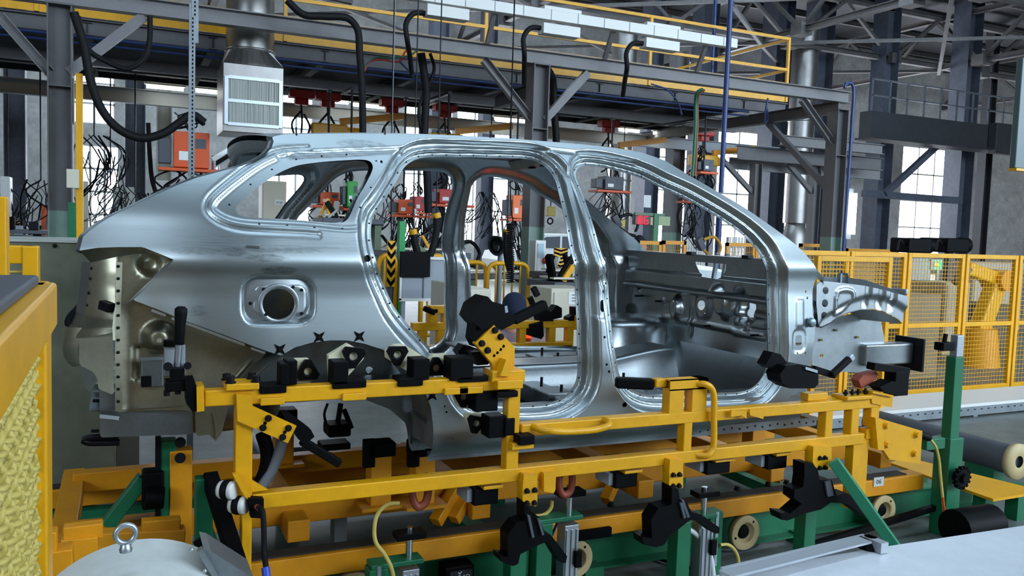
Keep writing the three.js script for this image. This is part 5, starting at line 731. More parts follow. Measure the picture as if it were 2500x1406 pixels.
// ---------- overhead hoists and welding rigs ----------
const zW = -9.5, hangTop = (x, z) => z === -11.6 ? yUB - .15 : z === zW ? yH - .06 : HY;
function cables(t, c, n, drop, spread, mats = [M.rope, M.rubber, M.greyDk], r = .012) {
  for (let i = 0; i < n; i++) { const a = rnd(0, 6.28), s = rnd(.3, 1) * spread, x = c.x + rnd(-1, 1) * spread * .6, d = drop * rnd(.45, 1), e = rnd(-1, 1) * spread; part(t, 'cable', tube([V(x, c.y, c.z), V(x + Math.cos(a) * s, c.y - d * .35, c.z + Math.sin(a) * s * .6), V(x + e, c.y - d, c.z + Math.sin(a) * s), V(x + e * .6 + s * .5, c.y - d * .8, c.z + .05), V(x + e * .3 + s * .6, c.y - d * .4, c.z)], r * rnd(.5, 1.2), 6, 22), mats[i % mats.length]); }
}
function weldGun(t, c, s, mat) { part(t, 'gun_arm', tube([V(c.x, c.y, c.z), V(c.x + .25 * s, c.y + .05, c.z), V(c.x + .4 * s, c.y - .12, c.z), V(c.x + .36 * s, c.y - .26, c.z)], .03, 8, 20), mat); part(t, 'gun_arm', tube([V(c.x, c.y - .18, c.z), V(c.x + .2 * s, c.y - .3, c.z), V(c.x + .36 * s, c.y - .34, c.z)], .028, 8, 16), mat); part(t, 'gun_body', bar(V(c.x - .12 * s, c.y + .02, c.z), V(c.x, c.y - .18, c.z), .1, .12, .01), M.greyDk); }
function rig(px, py, z, w, h, label, o = {}) {      // orange transformer with tray, hanger, cables and gun
  const c = Z(px, py, z), t = thing('welding_transformer', label, 'welding unit', V(c.x, c.y - h / 2, z), 'hanging welding transformers'), om = o.mat || M.orange;
  const yTop = o.top || yH - .1, d = .3; if (!o.top) part(t, 'trolley_arm', bb(c.x - .03, yTop, Math.min(z, zW) - .04, c.x + .03, yTop + .04, Math.max(z, zW) + .04), M.bolt);
  part(t, 'body', bb(c.x - w / 2, c.y - h / 2, z - d / 2, c.x + w / 2, c.y + h / 2, z + d / 2, .012), om);
  part(t, 'tray', bb(c.x - w * .9, c.y - h / 2 - .05, z - d * .6, c.x + w * (o.tr || .9), c.y - h / 2 - .01, z + d * .6, .004), M.orange);
  part(t, 'name_plate', bb(c.x - w * .35, c.y - h * .3, z + d / 2, c.x - w * .05, c.y - h * .05, z + d / 2 + .004), M.white); part(t, 'switch_panel', bb(c.x + w * .1, c.y + h * .05, z + d / 2, c.x + w * .4, c.y + h * .32, z + d / 2 + .006), M.greyDk);
  part(t, 'valve_block', [bb(c.x - w * .9, c.y - h * .4, z - .1, c.x - w * .55, c.y + h * .3, z + .1, .01)], M.greyDk); part(t, 'air_unit', [cyl(V(c.x + w * .7, c.y - h / 2, z), V(c.x + w * .7, c.y - h * .1, z), .05, .05, 12)], M.alu);
  part(t, 'hanger_rod', [cyl(V(c.x, c.y + h / 2, z), V(c.x, yTop, z), .018, .018, 8)], M.bolt);
  cables(t, V(c.x, c.y - h / 2, z), o.n ?? 12, o.drop || 1.1, w * .9, o.mats); cables(t, V(c.x - w * .3, c.y + h / 2 + .25, z), 4, .3, w * .5);
  if (o.gun) weldGun(t, V(c.x + (o.gx || .1), c.y - h / 2 - (o.drop || 1.1) * .7, z + .2), o.gun, o.gm || M.bolt); return t;
}
// runway for the rigs so that they hang from something
{ const z = zW, y = yH + .02; single('runway_beam', 'grey rail carrying the hanging welding transformers', 'beam', ibar(V(-9, y, z), V(xz(1760, 330, z), y, z), .12, .16, .012), M.col); }
rig(466, 368, zW + 1.5, .44, .46, 'orange welding transformer with paper labels left of the filter box', { top: yP - .2, n: 8, drop: .5 });
rig(985, 505, zW, .26, .24, 'small red orange welding box behind the rear door frame', { n: 14, drop: .9, gun: 1, tr: 2.2 });
rig(1020, 498, zW - .8, .22, .26, 'orange welding box with round gauge left of the far door pillar', { n: 12, drop: .8, gun: -1, mat: M.red });
rig(1090, 480, zW + 1.0, .34, .22, 'rust red welding carrier partly behind the far door pillar', { n: 12, drop: .9, gun: 1, mat: M.red, tr: 1.2 });
rig(1258, 505, zW, .24, .40, 'bright orange transformer box left of the middle gantry column', { n: 12, drop: 1.0, gx: -.2, tr: .8, mat: S(0xf06a12, .45) });
rig(800, 485, zW, .3, .2, 'small orange welding carrier seen through the rear quarter opening', { n: 14, drop: .8 });
rig(855, 475, zW + .5, .16, .4, 'green and white control box seen through the rear quarter opening', { n: 10, drop: .6, mat: S(0x2f9a3a, .5) });
rig(1490, 448, zW, .4, .24, 'dark valve unit on an orange tray right of the door pillar', { n: 12, drop: .7, mat: M.greyDk, gun: 1 });
rig(1695, 470, zW + .8, .3, .3, 'orange transformer behind the hanging blue pole', { n: 14, drop: 1.0, gun: 1, gm: S(0xb98a2a, .5) });
rig(1718, 405, zW + 1.2, .22, .2, 'dark cable unit below the yellow hoist', { n: 10, drop: .6, mat: M.greyDk });
// red trolleys with yellow hoists on the runway
const hoistZ = -11.6;
function hoist(px, py, label, body) { const p = Z(px, py, hoistZ); p.y = yUB - .215; const t = thing('chain_hoist', label, 'hoist', V(p.x, p.y - .5, hoistZ), 'chain hoists'); part(t, 'trolley', merge(bb(p.x - .22, p.y - .08, hoistZ - .12, p.x + .22, p.y + .06, hoistZ + .12, .02), bb(p.x - .12, p.y - .2, hoistZ - .08, p.x + .12, p.y - .08, hoistZ + .08, .02)), M.red); part(t, 'hook_chain', tube([V(p.x, p.y - .2, hoistZ), V(p.x + .02, p.y - .5, hoistZ), V(p.x, p.y - .8, hoistZ)], .02, 6, 12), M.bolt); part(t, 'cable', tube([V(p.x, p.y - .3, hoistZ), V(p.x - .16, p.y - .55, hoistZ), V(p.x - .02, p.y - .85, hoistZ), V(p.x + .16, p.y - .6, hoistZ), V(p.x + .05, p.y - .35, hoistZ)], .02, 6, 24), M.rope); if (body) { part(t, 'hoist_body', [bb(p.x - .3, p.y - .75, hoistZ - .15, p.x + .35, p.y - .5, hoistZ + .15, .03), cyl(V(p.x + .35, p.y - .62, hoistZ), V(p.x + .6, p.y - .62, hoistZ), .11, .1, 14)], M.yellow); part(t, 'hoist_arm', bar(V(p.x + .2, p.y - .45, hoistZ + .1), V(p.x + 1.4, p.y - .25, hoistZ + .1), .08, .12, .006), M.yellowDk); } return t; }
hoist(956, 244, 'red hoist trolley beside the white hanging cord', 0); hoist(1086, 258, 'red hoist trolley with yellow drive near the roof middle', 1); hoist(1486, 300, 'red hoist trolley with long arm right of the middle column', 1); hoist(1718, 320, 'red hoist trolley at the right end above the windscreen', 1); hoist(800, 258, 'hoist trolley with yellow drive right of the filter box', 1); hoist(735, 276, 'hoist trolley half behind the filter box', 0);
// ---------- hanging poles, ropes, big cable swoops ----------
{ const z = -2, x = Z(471, 300, z).x, t = thing('perforated_strut', 'galvanised perforated steel strut standing behind the tail', 'strut', V(x, 0, z)); part(t, 'lower_angle', merge(bb(x - .022, 0, z - .004, x + .012, 3.0, z + .004), bb(x - .026, 0, z - .03, x - .022, 3.0, z + .004)), M.galv); part(t, 'upper_angle', merge(bb(x - .012, 2.75, z, x + .03, 6, z + .008), bb(x + .026, 2.75, z - .03, x + .03, 6, z)), M.galv); for (let i = 0; i < 70; i++) part(t, 'slot', box(x + (i > 52 ? .008 : -.004), 1.55 + i * .026, z + (i > 46 ? .009 : .005), .008, .014, .002), M.blackMat); }  // strut slots are black boxes on the face, painted as dark openings
single('white_cord', 'thin white cord hanging from the roof behind the car', 'cord', cyl(V(Z(957, 330, -3).x + .02, HY, -3), Z(957, 330, -3), .0028, .0028, 6), M.grey);
const swoop = (label, L, z, r, mat = M.rope) => single('power_cable', label, 'cable', tube(L.map(([a, b]) => Z(a, b, z)), r, 8, 60), mat);
swoop('thick black cable swooping from the left gantry to the orange transformer', [[180, 30], [205, 110], [222, 200], [250, 270], [290, 315], [345, 337], [400, 325], [440, 298], [470, 280], [500, 300]], -6.2, .045);
swoop('second black cable loop hanging under the left platform', [[190, 40], [215, 120], [260, 150], [310, 168], [350, 145], [365, 100], [366, 40]], -6.93, .03);
swoop('black cable hanging from the platform beside the filter duct', [[700, 0], [740, 35], [790, 40], [850, 45], [872, 70], [878, 130], [884, 220], [886, 330]], -6.4, .045);
swoop('black cable bundle hanging down to the roof middle', [[1028, 130], [1034, 170], [1040, 220], [1038, 280], [1036, 340], [1042, 420], [1046, 520]], -7.6, .06);
swoop('thin black cable beside the middle bundle', [[1050, 130], [1060, 165], [1050, 200], [1035, 230], [1022, 270], [1030, 320]], -7.6, .025);
swoop('black cable pair behind the middle gantry column', [[1335, 165], [1348, 190], [1352, 250], [1355, 300], [1358, 350], [1360, 420]], -7.9, .06);
swoop('red wire looping under the platform', [[885, 180], [905, 150], [935, 146], [975, 150], [990, 125], [1000, 118]], -7.8, .014, M.red);
swoop('green wire looping under the platform', [[890, 165], [915, 142], [950, 142], [1000, 135], [1020, 122]], -7.8, .014, M.green);
swoop('blue wire sagging under the platform middle', [[975, 150], [1000, 175], [1015, 195], [1030, 205]], -7.8, .014, M.pipeBlue);
swoop('bundle of coloured wires above the windscreen pillar', [[1715, 218], [1702, 226], [1698, 300], [1694, 380], [1690, 430]], -7.8, .03, M.green);
swoop('bundle of orange wires above the windscreen pillar', [[1720, 220], [1706, 230], [1703, 300], [1700, 380], [1697, 430]], -7.8, .02, M.copper);
swoop('blue loop of wire hanging from the platform end', [[1875, 240], [1868, 280], [1870, 300], [1874, 290], [1872, 262]], -8.4, .018, M.pipeBlue);
swoop('thin blue wire under the right platform edge', [[1590, 205], [1630, 220], [1655, 250], [1665, 280]], -8.4, .014, M.pipeBlue);
swoop('dark hanging cable at the left pale column', [[362, 300], [366, 380], [372, 440], [384, 480]], -8.5, .03);
single('air_drop_pole', 'tall dark blue hanging pole right of the display', 'pole', cyl(Z(1760, 470, -4).add(Z(1786, -40, -4).sub(Z(1760, 470, -4)).multiplyScalar(5)), Z(1760, 470, -4), .03, .03, 12), M.pipeBlue);
single('air_drop_pole', 'lower blue pole behind the front roof pillar', 'pole', cyl(Z(1757, 500, -11), V(Z(1752, 612, -11).x, 0, -11), .07, .07, 12), M.pipeBlue);
single('air_drop_pole', 'upper blue pole behind the platform railing', 'pole', cyl(Z(1748, -30, -9), Z(1738, 180, -9), .035, .035, 10), M.pipeBlue);
single('hooked_pipe', 'thin blue pipe with hooked top beside the right gantry column', 'pipe', tube([[2062, 215], [2064, 204], [2076, 202], [2083, 210], [2080, 300], [2072, 420], [2062, 560], [2054, 690]].map(([a, b]) => Z(a, b, -6.6)).concat([V(Z(2054, 690, -6.6).x, 0, -6.6)]), .028, 8, 60), M.pipeBlue);
// yellow post, left aisle
{ const z = -6.3, p = Z(194, 400, z), t = thing('yellow_post', 'slim yellow post with green foot beside the left gantry column', 'post', V(p.x, 0, z)); part(t, 'post_shaft', bb(p.x - .035, .0, z - .04, p.x + .035, Z(194, 180, z).y, z + .04, .005), M.yellow); part(t, 'green_sleeve', bb(p.x - .11, 0, z - .05, p.x - .036, 1.75, z + .05, .005), M.green); part(t, 'switch_box', bb(p.x - .12, 1.9, z + .04, p.x + .0, 2.1, z + .12, .008), M.beige); }
// ---------- far left aisle: benches, cabinets, tool trees ----------
function cabinet(px0, px1, pyTop, z, d, mat, label, o = {}) { const a = Z(px0, pyTop, z), b = Z(px1, pyTop, z), y0 = o.y0 ?? 0, t = thing('control_cabinet', label, 'cabinet', V((a.x + b.x) / 2, y0, z)); part(t, 'body', bb(a.x, y0, z - d, b.x, a.y, z, .012), mat); part(t, 'door_panel', bb(a.x + .03, y0 + .06, z, b.x - .03, a.y - .04, z + .012, .004), mat); if (o.note) { const p = Z(...o.note, z); part(t, 'paper_note', box(p.x, p.y, z + .015, .14, .13, .004), M.white); for (let i = 0; i < 3; i++) part(t, 'print_line', box(p.x, p.y + .03 - i * .03, z + .018, .07, .008, .001), M.greyDk); } if (o.sign) { const p = Z(...o.sign, z); textPlate(t, 'sign_plate', p.x, p.y, z + .02, .19, .11, label2d(128, 72, g => { g.fillStyle = '#222'; g.font = 'bold 40px sans-serif'; g.fillText('ECШ', 18, 52); }, '#e8e8e4')); } if (o.screen) { const p = Z(...o.screen, z); part(t, 'screen', box(p.x, p.y, z + .014, o.sw || .2, o.sh || .25, .006), S(0x9fb8c4, .3)); } if (o.knob) { const p = Z(...o.knob, z); part(t, 'stop_button', lathe([[0, .05], [.04, .045], [.045, .02], [.03, 0]], V(p.x, p.y, z + .01), V(p.x, p.y, z + 1), 16), M.red); } return t; }
cabinet(1346, 1440, 704, -3.6, .5, M.beige, 'beige control cabinet with a white notice behind the far jig', { note: [1401, 727] });
cabinet(1140, 1200, 706, -4.2, .5, M.beige, 'beige cabinet behind the far door pillar foot', {});
cabinet(1085, 1108, 690, -3.9, .4, M.beige, 'narrow beige cabinet left of the far door pillar', {});
cabinet(1308, 1334, 586, -6.5, .2, M.whiteBox, 'pale operator panel with screen and red button', { screen: [1319, 612], sw: .09, sh: .2, knob: [1328, 636], y0: .9 });
single('panel_stand', 'grey pedestal under the pale operator panel', 'stand', cyl(V(xz(1320, 640, -6.6), 0, -6.6), V(xz(1320, 640, -6.6), .92, -6.6), .05), M.grey);
cabinet(0, 24, 430, -13, .4, M.white, 'white switch cabinet at the far left edge', {}); cabinet(170, 215, 440, -14, .4, M.beige, 'small beige box cabinet left of the bright lower window', {}); cabinet(275, 330, 455, -15, .5, M.cabinet, 'pale cabinet right of the bright lower window', {}); cabinet(100, 122, 500, -12.5, .3, M.orange, 'orange locker in the far left aisle', {}); cabinet(380, 420, 440, -14.6, .5, M.whiteBox, 'pale cabinet behind the tail silhouette', {}); cabinet(640, 700, 440, -15, .5, M.beige, 'pale cabinet with a small lettered sign seen through the rear quarter opening', { sign: [682, 494] });
for (const [px, py, lab, s] of [[25, 560, 'work bench with dark top at the far left', 1.6], [90, 575, 'low bench with tools in the left aisle', 1.4]]) { const z = px > 60 ? -10.8 : -9.5, p = Z(px, py, z), t = thing('work_bench', lab, 'bench', V(p.x, 0, z)); part(t, 'bench_top', bb(p.x - s / 2, p.y - .05, z - .4, p.x + s / 2, p.y, z + .3, .008), M.greyDk); for (const a of [-1, 1]) for (const b of [-.35, .25]) part(t, 'leg', bb(p.x + a * s * .46 - .03, 0, z + b - .03, p.x + a * s * .46 + .03, p.y - .05, z + b + .03), M.grey); for (let i = 0; i < 5; i++) part(t, 'clamp_tool', bb(p.x - s * .4 + i * s * .18, p.y, z - .1, p.x - s * .4 + i * s * .18 + .12, p.y + rnd(.05, .2), z + .05, .01), [M.bolt, M.grey, M.black][i % 3]); }
for (const [px, py, z, lab] of [[100, 440, -11.6, 'tangle of grey welding cables hanging in the left aisle'], [20, 450, -13.2, 'dark coiled cables hanging at the far left'], [330, 470, -11.6, 'thin cables hanging right of the bright window'], [270, 450, -13, 'cables hanging before the bright lower window'], [230, 330, -11.6, 'cables sagging before the upper left window'], [1195, 470, -11.6, 'fine cables hanging before the right bright window'], [960, 470, -11.6, 'dense cable tangle behind the rear door frame'], [1066, 560, zW, 'cable tangle below the red welding carrier']]) { const c = Z(px, py, z), t = thing('cable_bundle', lab, 'cables', V(c.x, c.y - 1, z)); cables(t, c, 12, 1.2, .4); part(t, 'hanger_rod', cyl(c, V(c.x, hangTop(c.x, z), z), .012, .012, 6), M.bolt); }
function chevron(px0, py0, px1, py1, z, lab) { const a = Z(px0, py1, z), b = Z(px1, py0, z), t = thing('hazard_board', lab, 'warning board', V((a.x + b.x) / 2, a.y, z)), m = V((a.x + b.x) / 2, 0, z).x; part(t, 'board', bb(a.x, a.y, z - .02, b.x, b.y, z), M.yellow); const n = 5, h = (b.y - a.y) / n; for (let i = 0; i < n; i++) for (const s of [-1, 1]) { const e = s < 0 ? a.x : b.x, y = a.y + i * h; part(t, 'stripe', plate([V(m, y, z), V(e, Math.min(b.y, y + h * .6), z), V(e, Math.min(b.y, y + h * 1.1), z), V(m, y + h * .5, z)], V(0, 0, .006)), M.blackMat); } part(t, 'stand_leg', bb(m - .03, 0, z - .05, m + .03, a.y, z - .02), M.greyDk); }
chevron(1352, 606, 1386, 652, -6.2, 'black and yellow chevron board right of the operator panel'); chevron(20, 538, 48, 572, -11.9, 'black and yellow chevron board in the far left aisle'); chevron(944, 588, 966, 700, -5, 'tall hazard striped board behind the rear door frame');
// grey board with black screen, green post
{ const z = -4.6, a = Z(974, 733, z), b = Z(1094, 630, z), t = thing('notice_stand', 'grey metal board with a black screen behind the rear door opening', 'board', V((a.x + b.x) / 2, 0, z)); part(t, 'board', bb(a.x, a.y, z - .03, b.x, b.y, z, .006), M.grey); part(t, 'board_frame', [bb(a.x, b.y - .02, z, b.x, b.y + .01, z + .02), bb(a.x, a.y - .01, z, b.x, a.y + .02, z + .02), bb(b.x - .02, a.y, z, b.x, b.y, z + .02), bb(a.x, a.y, z, a.x + .02, b.y, z + .02)], M.whiteBox); const c = Z(976, 676, z + .05), d = Z(1051, 615, z + .05); part(t, 'black_screen', bb(c.x, c.y, z + .02, d.x, d.y, z + .06, .006), M.black); part(t, 'seam', bb(Z(1033, 700, z).x - .006, a.y, z, Z(1033, 700, z).x + .006, b.y, z + .008), M.greyDk); for (const x of [a.x + .05, b.x - .05]) part(t, 'leg', bb(x - .02, 0, z - .03, x + .02, a.y, z), M.grey); }
single('green_post', 'green flat post left of the black screen', 'post', bb(Z(972, 600, -5.2).x, 0, -5.25, Z(986, 600, -5.2).x, Z(978, 540, -5.2).y, -5.15), S(0x1f8f45, .5));
for (const [L, lab] of [[[[1008, 560], [1012, 590], [1022, 625], [1032, 665]], 'thick black green hose hanging left of the far pillar'], [[[1065, 520], [1066, 560], [1058, 600], [1045, 640]], 'black hose with yellow sleeves hanging left of the far pillar'], [[[1238, 560], [1236, 600], [1240, 640], [1245, 660]], 'black hose hanging right of the far pillar']]) { const z = -5.6, t = thing('welding_hose', lab, 'hose', Z(...L[L.length - 1], z)); part(t, 'hose_body', tube(L.map(([a, b]) => Z(a, b, z)), .045, 8, 24), M.rope); const p = Z(...L[0], z), q = Z(L[0][0] + 2, L[0][1] + 12, z); part(t, 'yellow_sleeve', cyl(p, q, .05, .05, 10), M.yellow); part(t, 'suspension_wire', cyl(p, V(p.x, HY, z), .008, .008, 6), M.bolt); }
{ const z = -5.4, pts = [], c0 = Z(1246, 545, z), c1 = Z(1246, 690, z); for (let i = 0; i <= 200; i++) { const k = i / 200, p = c0.clone().lerp(c1, k); pts.push(V(p.x + .045 * Math.cos(i * .9), p.y, p.z + .045 * Math.sin(i * .9))); } single('spiral_cord', 'black spiral cord hanging left of the middle gantry column', 'cord', tube([V(c0.x, HY, z), V(c0.x, c0.y + .2, z), ...pts], .008, 5, 430), M.rope); const b0 = Z(956, 640, z), b1 = Z(956, 740, z), q = []; for (let i = 0; i <= 150; i++) { const p = b0.clone().lerp(b1, i / 150); q.push(V(p.x + .04 * Math.cos(i * .9), p.y, p.z + .04 * Math.sin(i * .9))); } single('spiral_cord', 'dark spiral cord beside the hazard striped board', 'cord', tube([V(b0.x, HY, z), V(b0.x, b0.y + .2, z), ...q], .008, 5, 330), M.rope); }
// yellow tubular barriers
function barrier(px0, px1, pyT, z, lab, n = 7, mat = M.yellow, round = .1) { const a = Z(px0, pyT, z), b = Z(px1, pyT, z), y = a.y, t = thing('tube_barrier', lab, 'barrier', V((a.x + b.x) / 2, 0, z)); part(t, 'hoop', tube([V(a.x, 0, z), V(a.x, y * .5, z), V(a.x, y - round, z), V(a.x + round * .3, y - round * .3, z), V(a.x + round, y, z), V((a.x + b.x) / 2, y, z), V(b.x - round, y, z), V(b.x - round * .3, y - round * .3, z), V(b.x, y - round, z), V(b.x, y * .5, z), V(b.x, 0, z)], .03, 8, 60), mat); part(t, 'cross_bar', cyl(V(a.x, y * .25, z), V(b.x, y * .25, z), .02, .02, 8), mat); for (let i = 1; i < n; i++) { const x = a.x + (b.x - a.x) * i / n; part(t, 'upright', cyl(V(x, y * .25, z), V(x, y - .01, z), .014, .014, 6), mat); } }
barrier(1192, 1290, 643, -6.0, 'yellow tube barrier behind the worker with the beanie', 5); barrier(1120, 1186, 640, -6.1, 'yellow tube barrier beside the far door pillar', 3); barrier(925, 968, 622, -5.2, 'yellow tube barrier behind the rear door frame edge', 3); barrier(1030, 1092, 625, -5.6, 'yellow tube barrier behind the grey board', 4);
for (const [a, b, y, lab] of [[1552, 1612, 587, 'orange yellow guard frame below the red display'], [1615, 1672, 587, 'orange yellow guard frame right of the red display'], [1770, 1840, 592, 'orange yellow guard frame behind the windscreen'], [1842, 1900, 592, 'orange yellow guard frame beside the windscreen pillar'], [1950, 2060, 594, 'orange yellow guard frame behind the pillar foot'], [2062, 2190, 606, 'orange yellow guard frame behind the safety fence']]) { const z = -7.6, p = Z(a, y, z), q = Z(b, y, z), t = thing('guard_fence', lab, 'fence', V((p.x + q.x) / 2, 0, z)), om = S(0xd08a12, .5); for (const x of [p.x, q.x - .05]) part(t, 'post', bb(x, 0, z, x + .05, p.y, z + .05), om); part(t, 'rail', bb(p.x, p.y - .06, z, q.x, p.y, z + .05), om); part(t, 'rail', bb(p.x, .2, z, q.x, .26, z + .05), om); mesh(t, V(p.x + .05, .26, z + .02), V(1, 0, 0), q.x - p.x - .1, p.y - .32, 10, 12, .004, om); }
for (const [a, b, lab] of [[1640, 1725, 'pale slatted fence behind the welding gun'], [1780, 1880, 'pale slatted fence behind the right guard frames']]) { const z = -14, p = Z(a, 578, z), q = Z(b, 578, z), t = thing('slat_fence', lab, 'fence', V((p.x + q.x) / 2, 0, z)); const n = 14; for (let i = 0; i < n; i++) { const x = p.x + (q.x - p.x) * i / n; part(t, 'slat', bb(x, .1, z, x + (q.x - p.x) / n * .6, p.y, z + .03), M.whiteBox); } part(t, 'rail', bb(p.x, .3, z - .04, q.x, .36, z), M.grey); part(t, 'rail', bb(p.x, p.y - .3, z - .04, q.x, p.y - .24, z), M.grey); for (const x of [p.x, q.x]) part(t, 'post', bb(x - .03, 0, z - .08, x + .03, p.y, z - .04), M.grey); }
// red digit display on green post
{ const z = -8.4, a = Z(1550, 548, z), b = Z(1589, 527, z), t = thing('digit_display', 'black counter display with red digits on a green post', 'display', V((a.x + b.x) / 2, 0, z)); part(t, 'housing', bb(a.x, a.y, z - .1, b.x, b.y, z, .01), S(0x15151f, .4)); const gx = Z(1602, 560, z).x; part(t, 'post', bb(gx - .05, 0, z - .1, gx + .05, b.y + .05, z), S(0x2c6b45, .5)); part(t, 'arm', bb(Z(1553, 523, z).x, b.y, z - .08, Z(1625, 523, z).x, b.y + .05, z - .02), S(0x3f6b50, .5)); part(t, 'side_box', bb(b.x + .01, a.y, z - .1, gx - .06, b.y - .02, z - .02), S(0x8b9a70, .5)); part(t, 'side_box', bb(gx + .06, a.y, z - .1, gx + .3, b.y, z - .02), S(0x8b9a70, .5));
  const seg = glow(0xff1a2a, 3), dig = (cx, on) => { const w = .075, h = .13, y = (a.y + b.y) / 2, k = .016; const S7 = { a: [0, h / 2, w, k], d: [0, -h / 2, w, k], g: [0, 0, w, k], f: [-w / 2, h / 4, k, h / 2], b: [w / 2, h / 4, k, h / 2], e: [-w / 2, -h / 4, k, h / 2], c: [w / 2, -h / 4, k, h / 2] }; for (const s of on) { const [x, yy, ww, hh] = S7[s]; part(t, 'display_segment', box(cx + x, y + yy, z + .003, ww, hh, .004), seg); } }; dig(a.x + (b.x - a.x) * .32, 'abcdefg'); dig(a.x + (b.x - a.x) * .7, 'acdfg' + 'e'); const l = new THREE.PointLight(0xff2030, .12); l.position.set((a.x + b.x) / 2, (a.y + b.y) / 2, z + .12); scene.add(l); }
{ const z = -21.68, a = Z(1572, 506, z), b = Z(1590, 477, z); single('paper_sheet', 'white paper sheet fixed on the blue column by the display', 'paper', bb(a.x, a.y, z - .01, b.x, b.y, z), M.white); }
{ const z = -11.6, p = Z(1516, 545, z), t = thing('crane_hook', 'yellow crane hook block hanging left of the display', 'hook', V(p.x, p.y - .3, z)); part(t, 'hook_block', bb(p.x - .08, p.y - .09, z - .06, p.x + .08, p.y + .09, z + .06, .02), M.hoseY); part(t, 'hook', tube([V(p.x, p.y - .09, z), V(p.x, p.y - .16, z), V(p.x + .07, p.y - .22, z), V(p.x + .04, p.y - .32, z), V(p.x - .05, p.y - .3, z)], .018, 8, 24), M.bolt); part(t, 'rope', cyl(V(p.x, p.y + .09, z), V(p.x, hangTop(p.x, z), z), .01, .01, 6), M.bolt); }
{ const zz = -11.6, p = Z(1344, 516, zz), t = thing('crane_hook', 'yellow crane hook block hanging right of the middle column', 'hook', V(p.x, p.y - .3, zz)), y = p.y, x = p.x; part(t, 'hook_block', bb(x - .1, y - .1, zz - .06, x + .1, y + .1, zz + .06, .02), M.hoseY); part(t, 'hook', ring(V(x, y - .2, zz), V(0, 0, 1), .06, .018, 16), M.bolt); part(t, 'rope', cyl(V(x, y + .1, zz), V(x, hangTop(x, zz), zz), .012, .012, 6), M.bolt); }
// cone shaped exhaust hood, machine heaps, white car in the distance
{ const z = -8, p = Z(1222, 600, z), t = thing('fan_heater', 'grey cone shaped fan on a stand right of the far pillar', 'fan', V(p.x, 0, z)); part(t, 'cone', lathe([[.16, 0], [.15, .05], [.07, .3], [.05, .36], [0, .36]], V(p.x - .12, p.y, z + .1), V(p.x + 1, p.y + .25, z - .5), 24), M.galv); part(t, 'inner_grill', ring(V(p.x - .12, p.y, z + .1), V(-1, -.2, .5), .1, .02, 20), M.black); part(t, 'stand', cyl(V(p.x, 0, z), V(p.x, p.y, z), .04), M.grey); part(t, 'foot', bb(p.x - .25, 0, z - .2, p.x + .25, .04, z + .2), M.greyDk); }
for (const [px, py, z, w, lab] of [[1395, 668, -4.6, .8, 'heap of dark stamped machine parts right of the middle column'], [1030, 600, -7.2, 1.2, 'dark welding fixture behind the cables'], [1230, 655, -8.6, 1.6, 'low fixture table behind the yellow barrier'], [1400, 650, -5.4, .9, 'olive machine fixture beside the door pillar'], [850, 520, -8.5, .9, 'fixture table behind the rear quarter opening']]) { const c = Z(px, py, z), t = thing('welding_fixture', lab, 'fixture', V(c.x, 0, z)); part(t, 'table', bb(c.x - w / 2, c.y - .16, z - .35, c.x + w / 2, c.y - .08, z + .35, .01), M.greyDk); for (const a of [-1, 1]) part(t, 'leg', bb(c.x + a * w * .42 - .05, 0, z - .3, c.x + a * w * .42 + .05, c.y - .16, z + .3), S(0x5c6b50, .6)); for (let i = 0; i < 9; i++) { const x = c.x + rnd(-.45, .45) * w, h = rnd(.08, .3), zz = z + rnd(-.3, .3); part(t, 'clamp_arm', bar(V(x, c.y - .08, zz), V(x + rnd(-.2, .2), c.y - .08 + h, zz + rnd(-.1, .1)), rnd(.03, .08), rnd(.03, .08), .006), [M.black, M.bolt, M.cabinet, M.yellow, S(0x6f7d5a, .6)][i % 5]); } part(t, 'panel_blank', bb(c.x - w * .45, c.y - .05, z - .1, c.x + w * .3, c.y - .03, z + .25), M.beige); }
{ const z = -20, p = Z(1338, 592, z), t = thing('distant_car', 'small white finished car far behind beside the middle column', 'car', V(p.x, 0, z)), prof2 = [[-1.9, .25], [-1.95, .6], [-1.85, .85], [-1.1, .98], [-.55, 1.42], [.75, 1.45], [1.35, .98], [1.95, .85], [2.05, .5], [2, .25]], y0 = p.y - 1.0; part(t, 'body', plate(prof2.map(([x, y]) => V(p.x + x, y + y0 * .3, z + .8)), V(0, 0, -1.6)), M.white); for (const L of [[[-.95, 1.0], [-.5, 1.34], [0, 1.37], [0, 1.0]], [[.08, 1.0], [.08, 1.37], [.7, 1.37], [1.15, 1.0]]]) part(t, 'side_glass', plate(L.map(([x, y]) => V(p.x + x, y + y0 * .3, z + .805)), V(0, 0, .01)), M.greyDk); for (const x of [-1.25, 1.3]) part(t, 'wheel', cyl(V(p.x + x, .32, z + .6), V(p.x + x, .32, z + .83), .32, .32, 20), M.rubber); }
// signal tower with red lamp
{ const z = -1.5, p = Z(1290, 818, z), t = thing('signal_tower', 'small signal tower with glowing red lamp and green base', 'signal lamp', V(p.x, 0, z)); part(t, 'red_lamp', cyl(V(p.x, p.y - .02, z), V(p.x, p.y + .045, z), .022, .022, 14), glow(0xff2a12, 4)); part(t, 'green_lamp', cyl(V(p.x, p.y - .09, z), V(p.x, p.y - .055, z), .024, .024, 14), S(0x1e8a5a, .3)); part(t, 'orange_lamp', cyl(V(p.x, p.y - .055, z), V(p.x, p.y - .02, z), .024, .024, 14), S(0xd24a18, .3)); part(t, 'stem', cyl(V(p.x, 0, z), V(p.x, p.y - .09, z), .012), M.grey); const l = new THREE.PointLight(0xff3018, .03); l.position.set(p.x, p.y + .01, z); scene.add(l); }
